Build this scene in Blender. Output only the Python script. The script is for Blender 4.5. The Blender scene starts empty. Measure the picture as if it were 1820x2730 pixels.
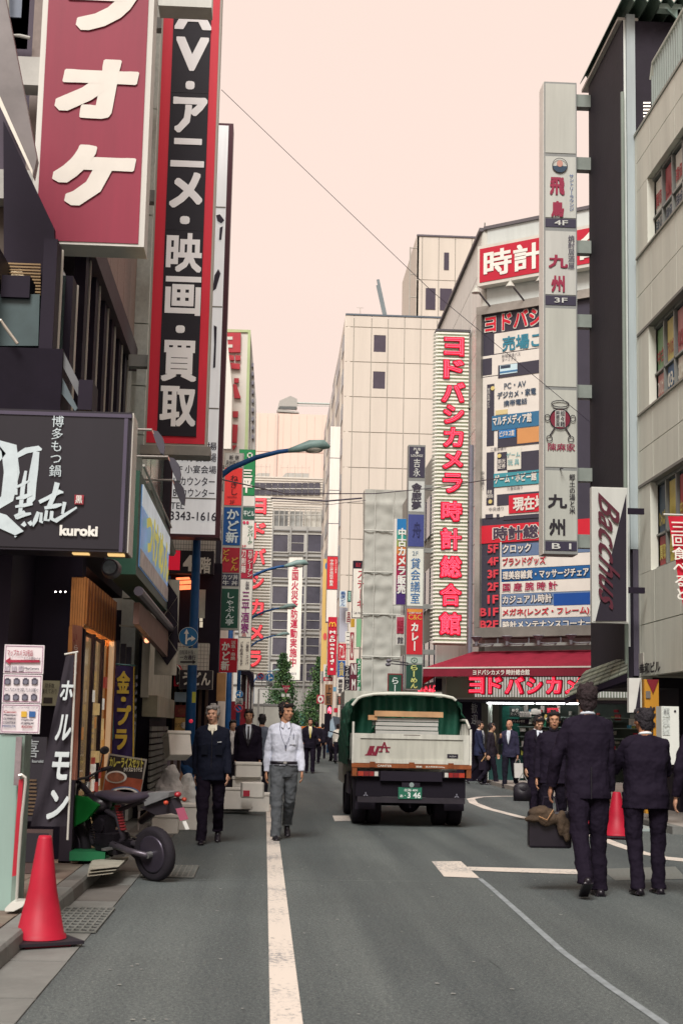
import bpy, bmesh, math, random
import numpy as np
from mathutils import Vector, Matrix, Euler
random.seed(7); rng=np.random.default_rng(7)
sc=bpy.context.scene; COL=sc.collection
# ---------------------------------------------------------------- camera
F=3900.0; PW,PH=1820,2730
CAM=Vector((0,0,1.4)); ROLL=0.021; PITCH=math.atan(577*math.cos(ROLL)/F); YAW=math.radians(2.80)
_fh=Vector((math.sin(YAW),math.cos(YAW),0)); _r=Vector((math.cos(YAW),-math.sin(YAW),0)); _z=Vector((0,0,1))
_f=_fh*math.cos(PITCH)+_z*math.sin(PITCH); _u=-_fh*math.sin(PITCH)+_z*math.cos(PITCH)
XC=_r*math.cos(ROLL)+_u*math.sin(ROLL); YC=-_r*math.sin(ROLL)+_u*math.cos(ROLL)
cam=bpy.data.cameras.new('camera'); co=bpy.data.objects.new('camera',cam); COL.objects.link(co)
cam.sensor_fit='HORIZONTAL'; cam.sensor_width=24; cam.lens=F/PW*24; cam.clip_start=.1; cam.clip_end=3000
co.matrix_world=Matrix(((XC.x,YC.x,-_f.x,CAM.x),(XC.y,YC.y,-_f.y,CAM.y),(XC.z,YC.z,-_f.z,CAM.z),(0,0,0,1)))
sc.camera=co
cam.dof.use_dof=True; cam.dof.focus_distance=26; cam.dof.aperture_fstop=5.6
# ---------------------------------------------------------------- world, sun, exposure
SUN_EL=math.radians(48); SUN_AZ=math.radians(194)      # behind the camera
w=bpy.data.worlds.new('World'); sc.world=w; w.use_nodes=True; nt=w.node_tree; nt.nodes.clear()
N=nt.nodes.new; L=nt.links.new
out=N('ShaderNodeOutputWorld'); bg=N('ShaderNodeBackground'); bg.inputs[1].default_value=.05
sky=N('ShaderNodeTexSky'); sky.sky_type='NISHITA'; sky.sun_disc=False; sky.sun_elevation=SUN_EL; sky.sun_rotation=SUN_AZ
mx=N('ShaderNodeMixRGB'); mx.inputs[0].default_value=.97
ramp=N('ShaderNodeValToRGB'); nz=N('ShaderNodeTexNoise'); tc=N('ShaderNodeTexCoord')
nz.inputs['Scale'].default_value=1.6; nz.inputs['Detail'].default_value=3
ramp.color_ramp.elements[0].position=.35; ramp.color_ramp.elements[0].color=(.91,.71,.625,1)
ramp.color_ramp.elements[1].position=.6; ramp.color_ramp.elements[1].color=(1.0,.795,.695,1)
sm=N('ShaderNodeVectorMath'); sm.operation='SCALE'; sm.inputs['Scale'].default_value=6.1
L(tc.outputs['Generated'],nz.inputs['Vector']); L(nz.outputs['Fac'],ramp.inputs['Fac'])
L(ramp.outputs['Color'],sm.inputs[0]); L(sky.outputs[0],mx.inputs[1]); L(sm.outputs[0],mx.inputs[2])
L(mx.outputs[0],bg.inputs[0]); L(bg.outputs[0],out.inputs[0])
sun=bpy.data.lights.new('sun','SUN'); sun.energy=1.25; sun.angle=math.radians(24); sun.color=(1,.96,.92)
so=bpy.data.objects.new('sun',sun); COL.objects.link(so)
sd=Vector((math.sin(SUN_AZ)*math.cos(SUN_EL),math.cos(SUN_AZ)*math.cos(SUN_EL),math.sin(SUN_EL)))
so.rotation_euler=sd.to_track_quat('Z','Y').to_euler(); so.location=sd*50
vs=sc.view_settings; vs.view_transform='Standard'; vs.look='None'; vs.gamma=1; vs.exposure=1.75
try: vs.use_curve_mapping=False
except Exception: pass
sc.cycles.max_bounces=6; sc.cycles.diffuse_bounces=4
# ---------------------------------------------------------------- pixel -> world helpers (positions only)
def ray(px,py):
    return (XC*(px-PW/2)+YC*(PH/2-py)+_f*F)
def at(px,py,Y):
    d=ray(px,py); return CAM+d*((Y-CAM.y)/d.y)
def atX(px,py,X):
    d=ray(px,py); return CAM+d*((X-CAM.x)/d.x)
def gnd(px,py,z=0.0):
    d=ray(px,py); return CAM+d*((z-CAM.z)/d.z)
# ---------------------------------------------------------------- materials
def lin(h):
    h=h.lstrip('#'); c=[int(h[i:i+2],16)/255 for i in (0,2,4)]
    return tuple(x/12.92 if x<=.04045 else ((x+.055)/1.055)**2.4 for x in c)
_m={}
def grade(c):   # measured photo tones -> surface colours (undo the warm cast of the overcast light)
    mx_,mn=max(c),min(c); sat=(mx_-mn)/max(mx_,1e-4)
    if mx_>.18 and sat<.42: return (min(.76,c[0]*.93),min(.76,c[1]*1.0),min(.76,c[2]*1.03))
    if mx_<.06: return (c[0]*.56,c[1]*.56,c[2]*.52)
    if sat>.5 and mx_>.1: return tuple(x*.76 for x in c)
    return c
def M(h,rough=.6,var=.1,scale=2.5,bump=0.0,emis=0.0,metal=0.0,spec=.35,streak=False,coat=0,alpha=1,trans=0):
    key=(h,rough,var,scale,bump,emis,metal,spec,streak,coat,alpha,trans)
    if key in _m: return _m[key]
    m=bpy.data.materials.new('mat_'+h.strip('#')); m.use_nodes=True; t=m.node_tree; b=t.nodes['Principled BSDF']
    c=grade(lin(h)); b.inputs['Roughness'].default_value=rough; b.inputs['Metallic'].default_value=metal
    b.inputs['Specular IOR Level'].default_value=spec
    if coat: b.inputs['Coat Weight'].default_value=coat
    if trans: b.inputs['Transmission Weight'].default_value=trans
    if alpha<1: b.inputs['Alpha'].default_value=alpha
    tcn=t.nodes.new('ShaderNodeTexCoord'); n=t.nodes.new('ShaderNodeTexNoise'); n.inputs['Scale'].default_value=scale; n.inputs['Detail'].default_value=6
    n.inputs['Roughness'].default_value=.65
    if streak:
        mp=t.nodes.new('ShaderNodeMapping'); mp.inputs['Scale'].default_value=(2.5,2.5,.25)
        t.links.new(tcn.outputs['Object'],mp.inputs[0]); t.links.new(mp.outputs[0],n.inputs['Vector'])
    else: t.links.new(tcn.outputs['Object'],n.inputs['Vector'])
    r=t.nodes.new('ShaderNodeValToRGB'); r.color_ramp.elements[0].position=.3; r.color_ramp.elements[1].position=.72
    k0=1-var*1.2; k1=1+var*.55
    r.color_ramp.elements[0].color=(c[0]*k0,c[1]*k0,c[2]*k0,1); r.color_ramp.elements[1].color=(min(1,c[0]*k1),min(1,c[1]*k1),min(1,c[2]*k1),1)
    t.links.new(n.outputs['Fac'],r.inputs['Fac']); t.links.new(r.outputs['Color'],b.inputs['Base Color'])
    if bump:
        bp=t.nodes.new('ShaderNodeBump'); bp.inputs['Strength'].default_value=bump; bp.inputs['Distance'].default_value=.02
        n2=t.nodes.new('ShaderNodeTexNoise'); n2.inputs['Scale'].default_value=scale*9; n2.inputs['Detail'].default_value=4
        t.links.new(tcn.outputs['Object'],n2.inputs['Vector']); t.links.new(n2.outputs['Fac'],bp.inputs['Height']); t.links.new(bp.outputs[0],b.inputs['Normal'])
    if emis:
        t.links.new(r.outputs['Color'],b.inputs['Emission Color']); b.inputs['Emission Strength'].default_value=emis
    _m[key]=m; return m
BLK='#2f273a'
def dark(h=BLK,rough=.6,**k): k.setdefault('spec',.2); return M(h,rough,**k)
GLASS=M('#3f3f4c',.08,.2,1.2,spec=.6)
def asphalt():
    m=M('#5c6362',.88,.13,.35,spec=.2); t=m.node_tree; b=t.nodes['Principled BSDF']
    tcn=[n for n in t.nodes if n.type=='TEX_COORD'][0]; r=[n for n in t.nodes if n.type=='VALTORGB'][0]
    v=t.nodes.new('ShaderNodeTexVoronoi'); v.inputs['Scale'].default_value=95; t.links.new(tcn.outputs['Object'],v.inputs['Vector'])
    rv=t.nodes.new('ShaderNodeValToRGB'); rv.color_ramp.elements[0].color=(2.8,2.7,2.5,1); rv.color_ramp.elements[0].position=.0
    rv.color_ramp.elements[1].color=(.85,.86,.88,1); rv.color_ramp.elements[1].position=.33
    t.links.new(v.outputs['Distance'],rv.inputs['Fac'])
    n3=t.nodes.new('ShaderNodeTexNoise'); n3.inputs['Scale'].default_value=42; n3.inputs['Detail'].default_value=8; n3.inputs['Roughness'].default_value=.8; t.links.new(tcn.outputs['Object'],n3.inputs['Vector'])
    r3=t.nodes.new('ShaderNodeValToRGB'); r3.color_ramp.elements[0].position=.36; r3.color_ramp.elements[0].color=(.45,.46,.5,1); r3.color_ramp.elements[1].position=.66; r3.color_ramp.elements[1].color=(1.5,1.47,1.42,1)
    t.links.new(n3.outputs['Fac'],r3.inputs['Fac'])
    # tyre-worn streaks along the street, patches
    mp=t.nodes.new('ShaderNodeMapping'); mp.inputs['Scale'].default_value=(1.1,.05,1); n4=t.nodes.new('ShaderNodeTexNoise'); n4.inputs['Scale'].default_value=1.6; n4.inputs['Detail'].default_value=5
    t.links.new(tcn.outputs['Object'],mp.inputs[0]); t.links.new(mp.outputs[0],n4.inputs['Vector'])
    r4=t.nodes.new('ShaderNodeValToRGB'); r4.color_ramp.elements[0].position=.38; r4.color_ramp.elements[0].color=(.76,.77,.79,1); r4.color_ramp.elements[1].position=.62; r4.color_ramp.elements[1].color=(1.12,1.11,1.1,1)
    t.links.new(n4.outputs['Fac'],r4.inputs['Fac'])
    prev=r.outputs['Color']
    for o in (rv,r3,r4):
        q=t.nodes.new('ShaderNodeMixRGB'); q.blend_type='MULTIPLY'; q.inputs[0].default_value=1; t.links.new(prev,q.inputs[1]); t.links.new(o.outputs['Color'],q.inputs[2]); prev=q.outputs[0]
    t.links.new(prev,b.inputs['Base Color'])
    bp=t.nodes.new('ShaderNodeBump'); bp.inputs['Strength'].default_value=.5; bp.inputs['Distance'].default_value=.006
    t.links.new(n3.outputs['Fac'],bp.inputs['Height']); t.links.new(bp.outputs[0],b.inputs['Normal'])
    return m
def paint(h='#cbc3b8',wear=.47):
    m=bpy.data.materials.new('road_paint'); m.use_nodes=True; t=m.node_tree; b=t.nodes['Principled BSDF']; b.inputs['Roughness'].default_value=.7
    tcn=t.nodes.new('ShaderNodeTexCoord'); n=t.nodes.new('ShaderNodeTexNoise'); n.inputs['Scale'].default_value=26; n.inputs['Detail'].default_value=8; n.inputs['Roughness'].default_value=.75
    n2=t.nodes.new('ShaderNodeTexNoise'); n2.inputs['Scale'].default_value=.9; n2.inputs['Detail'].default_value=2
    t.links.new(tcn.outputs['Object'],n.inputs['Vector']); t.links.new(tcn.outputs['Object'],n2.inputs['Vector'])
    a=t.nodes.new('ShaderNodeMath'); a.operation='MULTIPLY_ADD'; a.inputs[1].default_value=.55; t.links.new(n2.outputs['Fac'],a.inputs[0]); t.links.new(n.outputs['Fac'],a.inputs[2])
    r=t.nodes.new('ShaderNodeValToRGB'); c=lin(h); r.color_ramp.elements[0].position=wear+.2; r.color_ramp.elements[0].color=(.24,.24,.24,1); r.color_ramp.elements[1].position=wear+.27; r.color_ramp.elements[1].color=(*c,1)
    t.links.new(a.outputs[0],r.inputs['Fac']); t.links.new(r.outputs[0],b.inputs['Base Color']); return m
# ---------------------------------------------------------------- objects
OFF={}
def tag(o,label=None,cat=None,group=None,kind=None):
    if label: o['label']=label
    if cat: o['category']=cat
    if group: o['group']=group
    if kind: o['kind']=kind
    return o
def th(name,label,cat,loc=(0,0,0),group=None,kind=None,rz=0):
    o=bpy.data.objects.new(name,None); o.empty_display_size=.1; COL.objects.link(o); o.location=loc; o.rotation_euler=(0,0,rz)
    OFF[o.name]=Vector(loc); return tag(o,label,cat,group,kind)
def mk(name,vs_,fs,mat,parent=None,smooth=False,label=None):
    me=bpy.data.meshes.new(name); off=OFF.get(parent.name,Vector((0,0,0))) if parent else Vector((0,0,0))
    me.from_pydata([(v[0]-off.x,v[1]-off.y,v[2]-off.z) for v in vs_],[],fs)
    if isinstance(mat,(list,tuple)): 
        for q in mat: me.materials.append(q)
    elif mat: me.materials.append(mat)
    if smooth: me.polygons.foreach_set('use_smooth',[True]*len(me.polygons))
    o=bpy.data.objects.new(name,me); COL.objects.link(o)
    if parent: o.parent=parent
    OFF[o.name]=off.copy()
    if label: o['label']=label
    return o
BOXF=[(0,3,2,1),(4,5,6,7),(0,1,5,4),(1,2,6,5),(2,3,7,6),(3,0,4,7)]
def boxv(x0,x1,y0,y1,z0,z1):
    return [(x0,y0,z0),(x1,y0,z0),(x1,y1,z0),(x0,y1,z0),(x0,y0,z1),(x1,y0,z1),(x1,y1,z1),(x0,y1,z1)]
class MB:
    def __init__(s): s.v=[]; s.f=[]
    def add(s,v,f):
        k=len(s.v); s.v+=[tuple(p) for p in v]; s.f+=[tuple(i+k for i in q) for q in f]; return s
    def box(s,x0,x1,y0,y1,z0,z1): return s.add(boxv(x0,x1,y0,y1,z0,z1),BOXF)
    def tube(s,pts,r,n=8,cap=True):
        pts=[Vector(p) for p in pts]; R=r if isinstance(r,(list,tuple)) else [r]*len(pts); v=[];f=[]
        s1=None
        for i,p in enumerate(pts):
            a=pts[max(i-1,0)]; b=pts[min(i+1,len(pts)-1)]; d=(b-a).normalized()
            if s1 is None: s1=d.cross(Vector((0,0,1)) if abs(d.z)<.95 else Vector((1,0,0))).normalized()
            else: s1=(s1-d*s1.dot(d)).normalized()
            s2=d.cross(s1)
            for k in range(n):
                an=2*math.pi*k/n; v.append(p+s1*math.cos(an)*R[i]+s2*math.sin(an)*R[i])
        for i in range(len(pts)-1):
            for k in range(n): f.append((i*n+k,i*n+(k+1)%n,(i+1)*n+(k+1)%n,(i+1)*n+k))
        if cap: f.append(tuple(range(n))[::-1]); f.append(tuple((len(pts)-1)*n+k for k in range(n)))
        return s.add(v,f)
    def lathe(s,c,prof,n=20,axis='z'):
        v=[];f=[]; c=Vector(c)
        for (r,h) in prof:
            for k in range(n):
                a=2*math.pi*k/n; x,y=r*math.cos(a),r*math.sin(a)
                v.append(c+(Vector((x,y,h)) if axis=='z' else Vector((x,h,y)) if axis=='y' else Vector((h,x,y))))
        for i in range(len(prof)-1):
            for k in range(n): f.append((i*n+k,i*n+(k+1)%n,(i+1)*n+(k+1)%n,(i+1)*n+k))
        f.append(tuple(range(n))); f.append(tuple((len(prof)-1)*n+k for k in range(n)))
        return s.add(v,f)
    def ell(s,c,r,rot=None,n=12,m=8):
        v=[];f=[]; c=Vector(c)
        for i in range(m+1):
            th_=math.pi*i/m
            for k in range(n):
                a=2*math.pi*k/n; p=Vector((r[0]*math.sin(th_)*math.cos(a),r[1]*math.sin(th_)*math.sin(a),r[2]*math.cos(th_)))
                if rot is not None: p=rot@p
                v.append(c+p)
        for i in range(m):
            for k in range(n): f.append((i*n+k,(i+1)*n+k,(i+1)*n+(k+1)%n,i*n+(k+1)%n))
        return s.add(v,f)
    def loft(s,rings,n=16):  # rings: (center, rx, ry) horizontal ellipses
        v=[];f=[]
        for (c,rx,ry) in rings:
            for k in range(n):
                a=2*math.pi*k/n; ca,sa=math.cos(a),math.sin(a)
                e=.8; v.append((c[0]+rx*math.copysign(abs(ca)**e,ca),c[1]+ry*math.copysign(abs(sa)**e,sa),c[2]))
        for i in range(len(rings)-1):
            for k in range(n): f.append((i*n+k,i*n+(k+1)%n,(i+1)*n+(k+1)%n,(i+1)*n+k))
        f.append(tuple(range(n))[::-1]); f.append(tuple((len(rings)-1)*n+k for k in range(n)))
        return s.add(v,f)
    def ext(s,pts,d):  # polygon extruded by vector d
        d=Vector(d); n=len(pts); v=[Vector(p) for p in pts]+[Vector(p)+d for p in pts]
        return s.add(v,[tuple(range(n)),tuple(range(2*n-1,n-1,-1))]+[(i,i+n,(i+1)%n+n,(i+1)%n) for i in range(n)])
    def go(s,name,mat,parent=None,smooth=False,label=None): return mk(name,s.v,s.f,mat,parent,smooth,label)
def box(name,x0,x1,y0,y1,z0,z1,mat,parent=None,label=None): return mk(name,boxv(x0,x1,y0,y1,z0,z1),BOXF,mat,parent,label=label)
# ---- text meshes
_tx={}
def textmesh(s,vert,bold,tube):
    key=(s,vert,bold,tube)
    if key in _tx: return _tx[key]
    cu=bpy.data.curves.new('t','FONT')
    body='\n'.join(s.replace('ー','丨')) if vert else s
    cu.body=body; cu.align_x='CENTER'; cu.resolution_u=2; cu.offset=bold; cu.space_line=1.0
    if tube: cu.fill_mode='NONE'; cu.bevel_depth=tube; cu.bevel_resolution=0
    ob=bpy.data.objects.new('t',cu); me=bpy.data.meshes.new_from_object(ob)
    n=len(me.vertices); a=np.empty(n*3); me.vertices.foreach_get('co',a); a=a.reshape(-1,3)
    fs=[tuple(p.vertices) for p in me.polygons]
    bpy.data.objects.remove(ob); bpy.data.curves.remove(cu); bpy.data.meshes.remove(me)
    _tx[key]=(a,fs); return a,fs
def text(parent,s,c,U,V,w,h,mat,vert=False,bold=.0,tube=0,shear=0,name='lettering',box_from=None,rot=0):
    a,fs=textmesh(s,vert,0,tube)
    if len(a)==0: return None
    bo=bold if not tube else 0
    b=a; lo=b.min(0); hi=b.max(0); ex=(box_from if box_from is not None else bo)
    cen=(lo+hi)/2; sz=np.maximum(hi-lo+2*ex,1e-4)
    sh=[(0,0)]
    if bo>0:
        if abs(w)>.42 and bo>.035: q=[(max(-1,min(1,1.25*math.cos(k*math.pi/24))),max(-1,min(1,1.25*math.sin(k*math.pi/24)))) for k in range(48)]
        elif bo>.035 and abs(w)>.2: q=[(-1,-1),(-.5,-1),(0,-1),(.5,-1),(1,-1),(1,-.5),(1,0),(1,.5),(1,1),(.5,1),(0,1),(-.5,1),(-1,1),(-1,.5),(-1,0),(-1,-.5)]
        else: q=[(-1,-1),(0,-1),(1,-1),(1,0),(1,1),(0,1),(-1,1),(-1,0)] if bo>.02 else [(-.7,-.7),(.7,-.7),(.7,.7),(-.7,.7)]
        sh+=[(bo*.85*a_,bo*.85*b_) for a_,b_ in q]
    U=Vector(U);V=Vector(V);Nn=U.cross(V); VV=[];FF=[]; st=max(.00012,1.2e-5*Vector(c).length)*(.3 if abs(w)>.42 else 1)
    for i,(dx,dy) in enumerate(sh):
        x=(a[:,0]+dx-cen[0])/sz[0]; y=(a[:,1]+dy-cen[1])/sz[1]; x=x+shear*y
        if rot: x,y=y,-x
        zz=(a[:,2]*w/sz[0]) if tube else a[:,2]*0+i*st
        P=np.outer(x*w,U)+np.outer(y*h,V)+np.outer(zz,Nn)+np.array(c)
        k=len(VV); VV+=P.tolist(); FF+=[tuple(j+k for j in f) for f in fs]
    return mk(name,VV,FF,mat,parent)
class Surf:
    def __init__(s,O,U):
        s.O=Vector(O); s.U=Vector(U).normalized(); s.V=Vector((0,0,1)); s.N=s.U.cross(s.V)
    def uv(s,px,py):
        d=ray(px,py); t=(s.O-CAM).dot(s.N)/d.dot(s.N); p=CAM+d*t-s.O; return p.dot(s.U),p.z+s.O.z
    def P(s,u,v,o=0): return s.O+s.U*u+s.V*(v-s.O.z)+s.N*o
    def rect(s,l,t,r,b):
        mx_,my=(l+r)/2,(t+b)/2
        return s.uv(l,my)[0],s.uv(mx_,b)[1],s.uv(r,my)[0],s.uv(mx_,t)[1]
    def wbox(s,name,u0,v0,u1,v1,o,t,mat,parent=None,label=None):
        m=MB(); m.ext([s.P(u0,v0,o),s.P(u1,v0,o),s.P(u1,v1,o),s.P(u0,v1,o)],-s.N*t); return m.go(name,mat,parent,label=label)
    def box(s,name,l,t,r,b,o,th_,mat,parent=None,label=None):
        u0,v0,u1,v1=s.rect(l,t,r,b); return s.wbox(name,u0,v0,u1,v1,o,th_,mat,parent,label)
    def poly(s,name,pix,o,t,mat,parent=None,label=None):
        m=MB(); m.ext([s.P(*s.uv(*p),o) for p in pix],-s.N*t); return m.go(name,mat,parent,label=label)
    def text(s,parent,st,l,t,r,b,mat,o=.01,**k):
        u0,v0,u1,v1=s.rect(l,t,r,b); return text(parent,st,s.P((u0+u1)/2,(v0+v1)/2,o),s.U,s.V,abs(u1-u0),abs(v1-v0),mat,**k)
    def wtext(s,parent,st,u0,v0,u1,v1,mat,o=.01,**k):
        return text(parent,st,s.P((u0+u1)/2,(v0+v1)/2,o),s.U,s.V,abs(u1-u0),abs(v1-v0),mat,**k)
    def disc(s,name,px,py,r,o,t,mat,parent,n=28,sx=1):
        u,v=s.uv(px,py); u2,_=s.uv(px+r,py); R=u2-u
        m=MB(); m.ext([s.P(u+R*sx*math.cos(2*math.pi*k/n),v+R*math.sin(2*math.pi*k/n),o) for k in range(n)],-s.N*t); return m.go(name,mat,parent)
def SY(Y): return Surf((0,Y,0),(1,0,0))
def SXL(X): return Surf((X,0,0),(0,1,0))
def SXR(X): return Surf((X,0,0),(0,-1,0))
# soft voxel-joined shapes
def soften(o,voxel,smooth=4,disp=0,dscale=.2,fac=.5):
    r=o.modifiers.new('remesh','REMESH'); r.mode='VOXEL'; r.voxel_size=voxel; r.use_smooth_shade=True
    if smooth: q=o.modifiers.new('smooth','SMOOTH'); q.factor=fac; q.iterations=smooth
    if disp:
        tx=bpy.data.textures.get('cl%g'%dscale) or bpy.data.textures.new('cl%g'%dscale,'CLOUDS'); tx.noise_scale=dscale; tx.noise_depth=2
        d=o.modifiers.new('displace','DISPLACE'); d.texture=tx; d.strength=disp; d.mid_level=.5; d.texture_coords='LOCAL'
    return o
def dup(root,loc,rz=0,label=None,group=None,scale=None):
    r=root.copy(); COL.objects.link(r); r.location=loc; r.rotation_euler=(0,0,rz)
    if scale: r.scale=(scale,)*3
    if label: r['label']=label
    if group: r['group']=group
    for c in root.children:
        d=c.copy(); COL.objects.link(d); d.parent=r
        for g in c.children:
            e=g.copy(); COL.objects.link(e); e.parent=d
    return r
WHT='#e6d8ca'; RED='#e8203c'
# ================================================================ GROUND
CON=M('#76746f',.85,.2,2.5,bump=.25); CON2=M('#62605c',.9,.22,3,bump=.3); CONL=M('#c3b9aa',.8,.14,2,bump=.1,streak=True)
g=mk('ground',[(-400,-60,-.02),(400,-60,-.02),(400,900,-.02),(-400,900,-.02)],[(0,1,2,3)],M('#74736f',.9)); tag(g,kind='structure')
road=mk('road',[(-1.12,-10,0),(30,-10,0),(30,260,0),(-1.12,260,0)],[(0,1,2,3)],asphalt()); tag(road,kind='structure')
PT=paint()
def flat(name,pts,z,mat,parent=None): return mk(name,[(p[0],p[1],z) for p in pts],[tuple(range(len(pts)))],mat,parent)
mark=flat('white_lane_line',[(.066,3),(.222,3),(.222,14.5),(.222,27),(.066,27),(.066,14)],.005,PT); tag(mark,kind='structure')
p=[gnd(*q) for q in ((1150,2298),(1228,2298),(1278,2343),(1183,2339))]; tag(flat('white_road_patch',p,.005,PT),kind='structure')
p=[gnd(*q) for q in ((1245,2313),(1560,2321),(1600,2326),(1600,2338),(1560,2334),(1250,2323))]; tag(flat('stop_line',p,.006,PT),kind='structure')
p=[gnd(*q) for q in ((1745,2283),(1960,2303),(1960,2313),(1745,2291))]; tag(flat('bay_line',p,.005,PT),kind='structure')
p=[gnd(*q) for q in ((886,2176),(930,2176),(936,2190),(892,2191))]; tag(flat('square_road_mark',p,.005,PT),kind='structure')
def stripe(name,pix,wm,mat,z=.005):
    c=[gnd(*q) for q in pix]; lft=[];rgt=[]
    for i in range(len(c)):
        d=(c[min(i+1,len(c)-1)]-c[max(i-1,0)]); d.z=0; d.normalize(); n=Vector((-d.y,d.x,0))*wm/2
        lft.append(c[i]+n); rgt.append(c[i]-n)
    v=[(q.x,q.y,z) for q in lft+rgt]; n=len(c)
    return tag(mk(name,v,[(i,i+1,n+i+1,n+i) for i in range(n-1)],mat),kind='structure')
stripe('curved_kerb_line',[(1400,2124),(1330,2124),(1280,2126),(1254,2131),(1262,2142),(1300,2157),(1370,2175),(1440,2192),(1520,2212),(1600,2236),(1655,2257),(1720,2278),(1760,2285)],.17,PT)
stripe('tar_seam',[(1278,2344),(1310,2370),(1400,2450),(1500,2540),(1620,2630),(1740,2712),(1850,2790)],.05,M('#8b8f90',.8,.3,8),.004)
stripe('patch_seam',[(240,2345),(500,2347),(900,2349),(1180,2352)],.014,M('#747873',.8,.4,8),.004)

m=MB(); rr=random.Random(3)
for k in range(110):
    y=6.9+18*rr.random()**1.5; x=-.9+rr.random()*y*.28; r_=.005+.007*rr.random(); m.add([(x+r_*1.3*math.cos(a*.7854+rr.random()*.4),y+r_*1.6*math.sin(a*.7854),.0062) for a in range(8)],[tuple(range(8))])
tag(m.go('gum_spots',M('#8c8b85',.8,.2,20)),kind='stuff')
stripe('asphalt_crack',[(1300,2560),(1335,2585),(1350,2630),(1362,2650)],.005,M('#4c5252',.9),.003)
# right side steel road plates
for pts in (((1600,2318),(1800,2312),(1830,2345),(1640,2349)),):
    pl=tag(flat('steel_road_plate',[gnd(*q) for q in pts],.004,M('#6a6f6b',.55,.3,40)),kind='structure')
# left gutter slabs, kerb stones, pavement
gut=th('gutter','','',(-1.3,6,0),kind='structure')
kb=th('kerb','','',(-1.55,6,0),kind='structure')
y=3.0
while y<24:
    l=.6; c=random.choice([CON,CON2]); z=-.004+random.uniform(0,.004)
    if not (10.15<y+.3<11.6): box('gutter_slab',-1.46,-1.125,y+.008,y+l-.008,-.02,z+.006,c,gut)
    m=MB(); m.ext([(-1.62,y+.006,0),(-1.465,y+.006,0),(-1.475,y+.006,.09),(-1.49,y+.006,.11),(-1.62,y+.006,.11)],(0,l-.012,0)); m.go('kerb_stone',random.choice([CON,CON2,CON]),kb)
    y+=l
pv=th('pavement','','',(-2.5,6,0),kind='structure')
for i in range(9):
    for j in range(24):
        x0=-1.63-.3*(i+1); y0=5+j*.4
        box('paving_slab',x0+.004,x0+.296,y0+.004,y0+.396,.0,.105+random.uniform(0,.005),M('#6f6258' if (i+j)%3 else '#7a6d60',.8,.2,4),pv) if i<5 else None
tag(box('side_pavement',-12,-3.14,-4,60,-.01,.1,CON2),kind='structure')
tag(box('back_pavement',-3.14,-1.63,14.62,60,-.01,.1,CON),kind='structure')
# drain grates in the gutter
def grate(x0,x1,y0,y1,name,label,nx=7,ny=9):
    r=th(name,label,'drain cover',((x0+x1)/2,(y0+y1)/2,0))
    box('recess',x0,x1,y0,y1,-.01,.006,dark('#2c2c33',.8),r)
    IR=M('#7b7a74',.6,.25,9,metal=.3)
    m=MB()
    for k in range(nx+1):
        x=x0+(x1-x0)*k/nx; m.box(x-.007,x+.007,y0,y1,.006,.016)
    for k in range(ny+1):
        yy=y0+(y1-y0)*k/ny; m.box(x0,x1,yy-.012,yy+.012,.007,.0175)
    q=m.go('grid_bars',IR,r)
    return r
grate(-1.46,-1.1,10.2,11.5,'drain_grate','rusty ribbed steel drain grate in the gutter behind the red cone')
grate(-1.1,-.62,13.9,15.0,'drain_grate','cast iron drain grate in the road beyond the motorbike wheel',9,9)
# right pavement and kerb
rp=box('right_pavement',6.0,12,15,40,-.01,.1,M('#9a8f86',.85,.2,3)); tag(rp,kind='structure')
kr=th('right_kerb','','',(5.9,20,0),kind='structure')
for k in range(22):
    y0=21+k*.6; box('kerb_stone',5.84,5.995,y0+.005,y0+.595,-.01,.11,random.choice([CON,CON2]),kr)
box('ramp_plate',5.1,5.8,21.6,22.6,0,.035,M('#9aa09c',.5,.2,6),kr)
# ================================================================ LEFT NEAR BUILDING (dark, with stair canopy, window band, granite)
Z=lambda px,py,Y: at(px,py,Y).z
GR=M('#a98f86',.7,.16,22,bump=.1)
b1=th('near_left_building','dark left building with smoked windows, pinkish granite panels and a pale corner pier','building',(-2,14,0))
DK=M(BLK,.6,.15,2,spec=.15)
box('wall',-8,-2.25,12.9,20.1,0,3.3,DK,b1)
box('wall',-8,-2.6,14.6,20.1,6.3,16,M('#4c4450',.7),b1)
# shop back wall (frontal) with the dark poster wall
box('dark_wall',-4.5,-1.80,14.2,14.5,.1,3.1,DK,b1)
# floor band above shop (dark stair soffits)
box('floor_slab',-8,-2.0,13.5,20.15,3.1,3.55,DK,b1)
# window band plane X=-2.05  z 3.55..6.3
WS=SXL(-2.06)
inn=M('#7fa08f',.2,.2,1.5)
box('window_backing',-2.6,-2.55,12.9,20.1,3.56,5.7,M('#2d2a38',.5),b1)
ys=[12.9,14.0,14.9,15.8,16.7,17.5,18.4,19.2,20.0]
for i in range(len(ys)-1):
    zt_=5.75 if ys[i]<14.4 else 6.3
    box('mullion',-2.12,-2.0,ys[i],ys[i]+.28,3.56,zt_-.005,DK,b1)
    box('mullion_trim',-2.02,-1.985,ys[i]+.29,ys[i]+.32,3.56,zt_-.01,M('#cfc6b8',.3,metal=.5),b1)
    box('pane',-2.09,-2.07,ys[i]+.3,ys[i+1]-.01,3.6,zt_-.01,M(['#4c6560','#57726a','#45504f','#6b8178'][i%4],.1,.35,1.4,spec=.6),b1)
box('window_head',-2.14,-1.93,14.6,20.15,6.3,6.62,M('#4a3d44',.6,.2,9),b1)
# granite panels above
for k in range(7):
    y0=14.6+k*.79
    for (za,zb) in ((6.64,8.2),(8.22,9.8),(9.82,11.4),(11.42,13.0)):
        box('granite_panel',-2.1,-1.99,y0+.008,y0+.782,za+.006,zb-.006,GR,b1)
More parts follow.
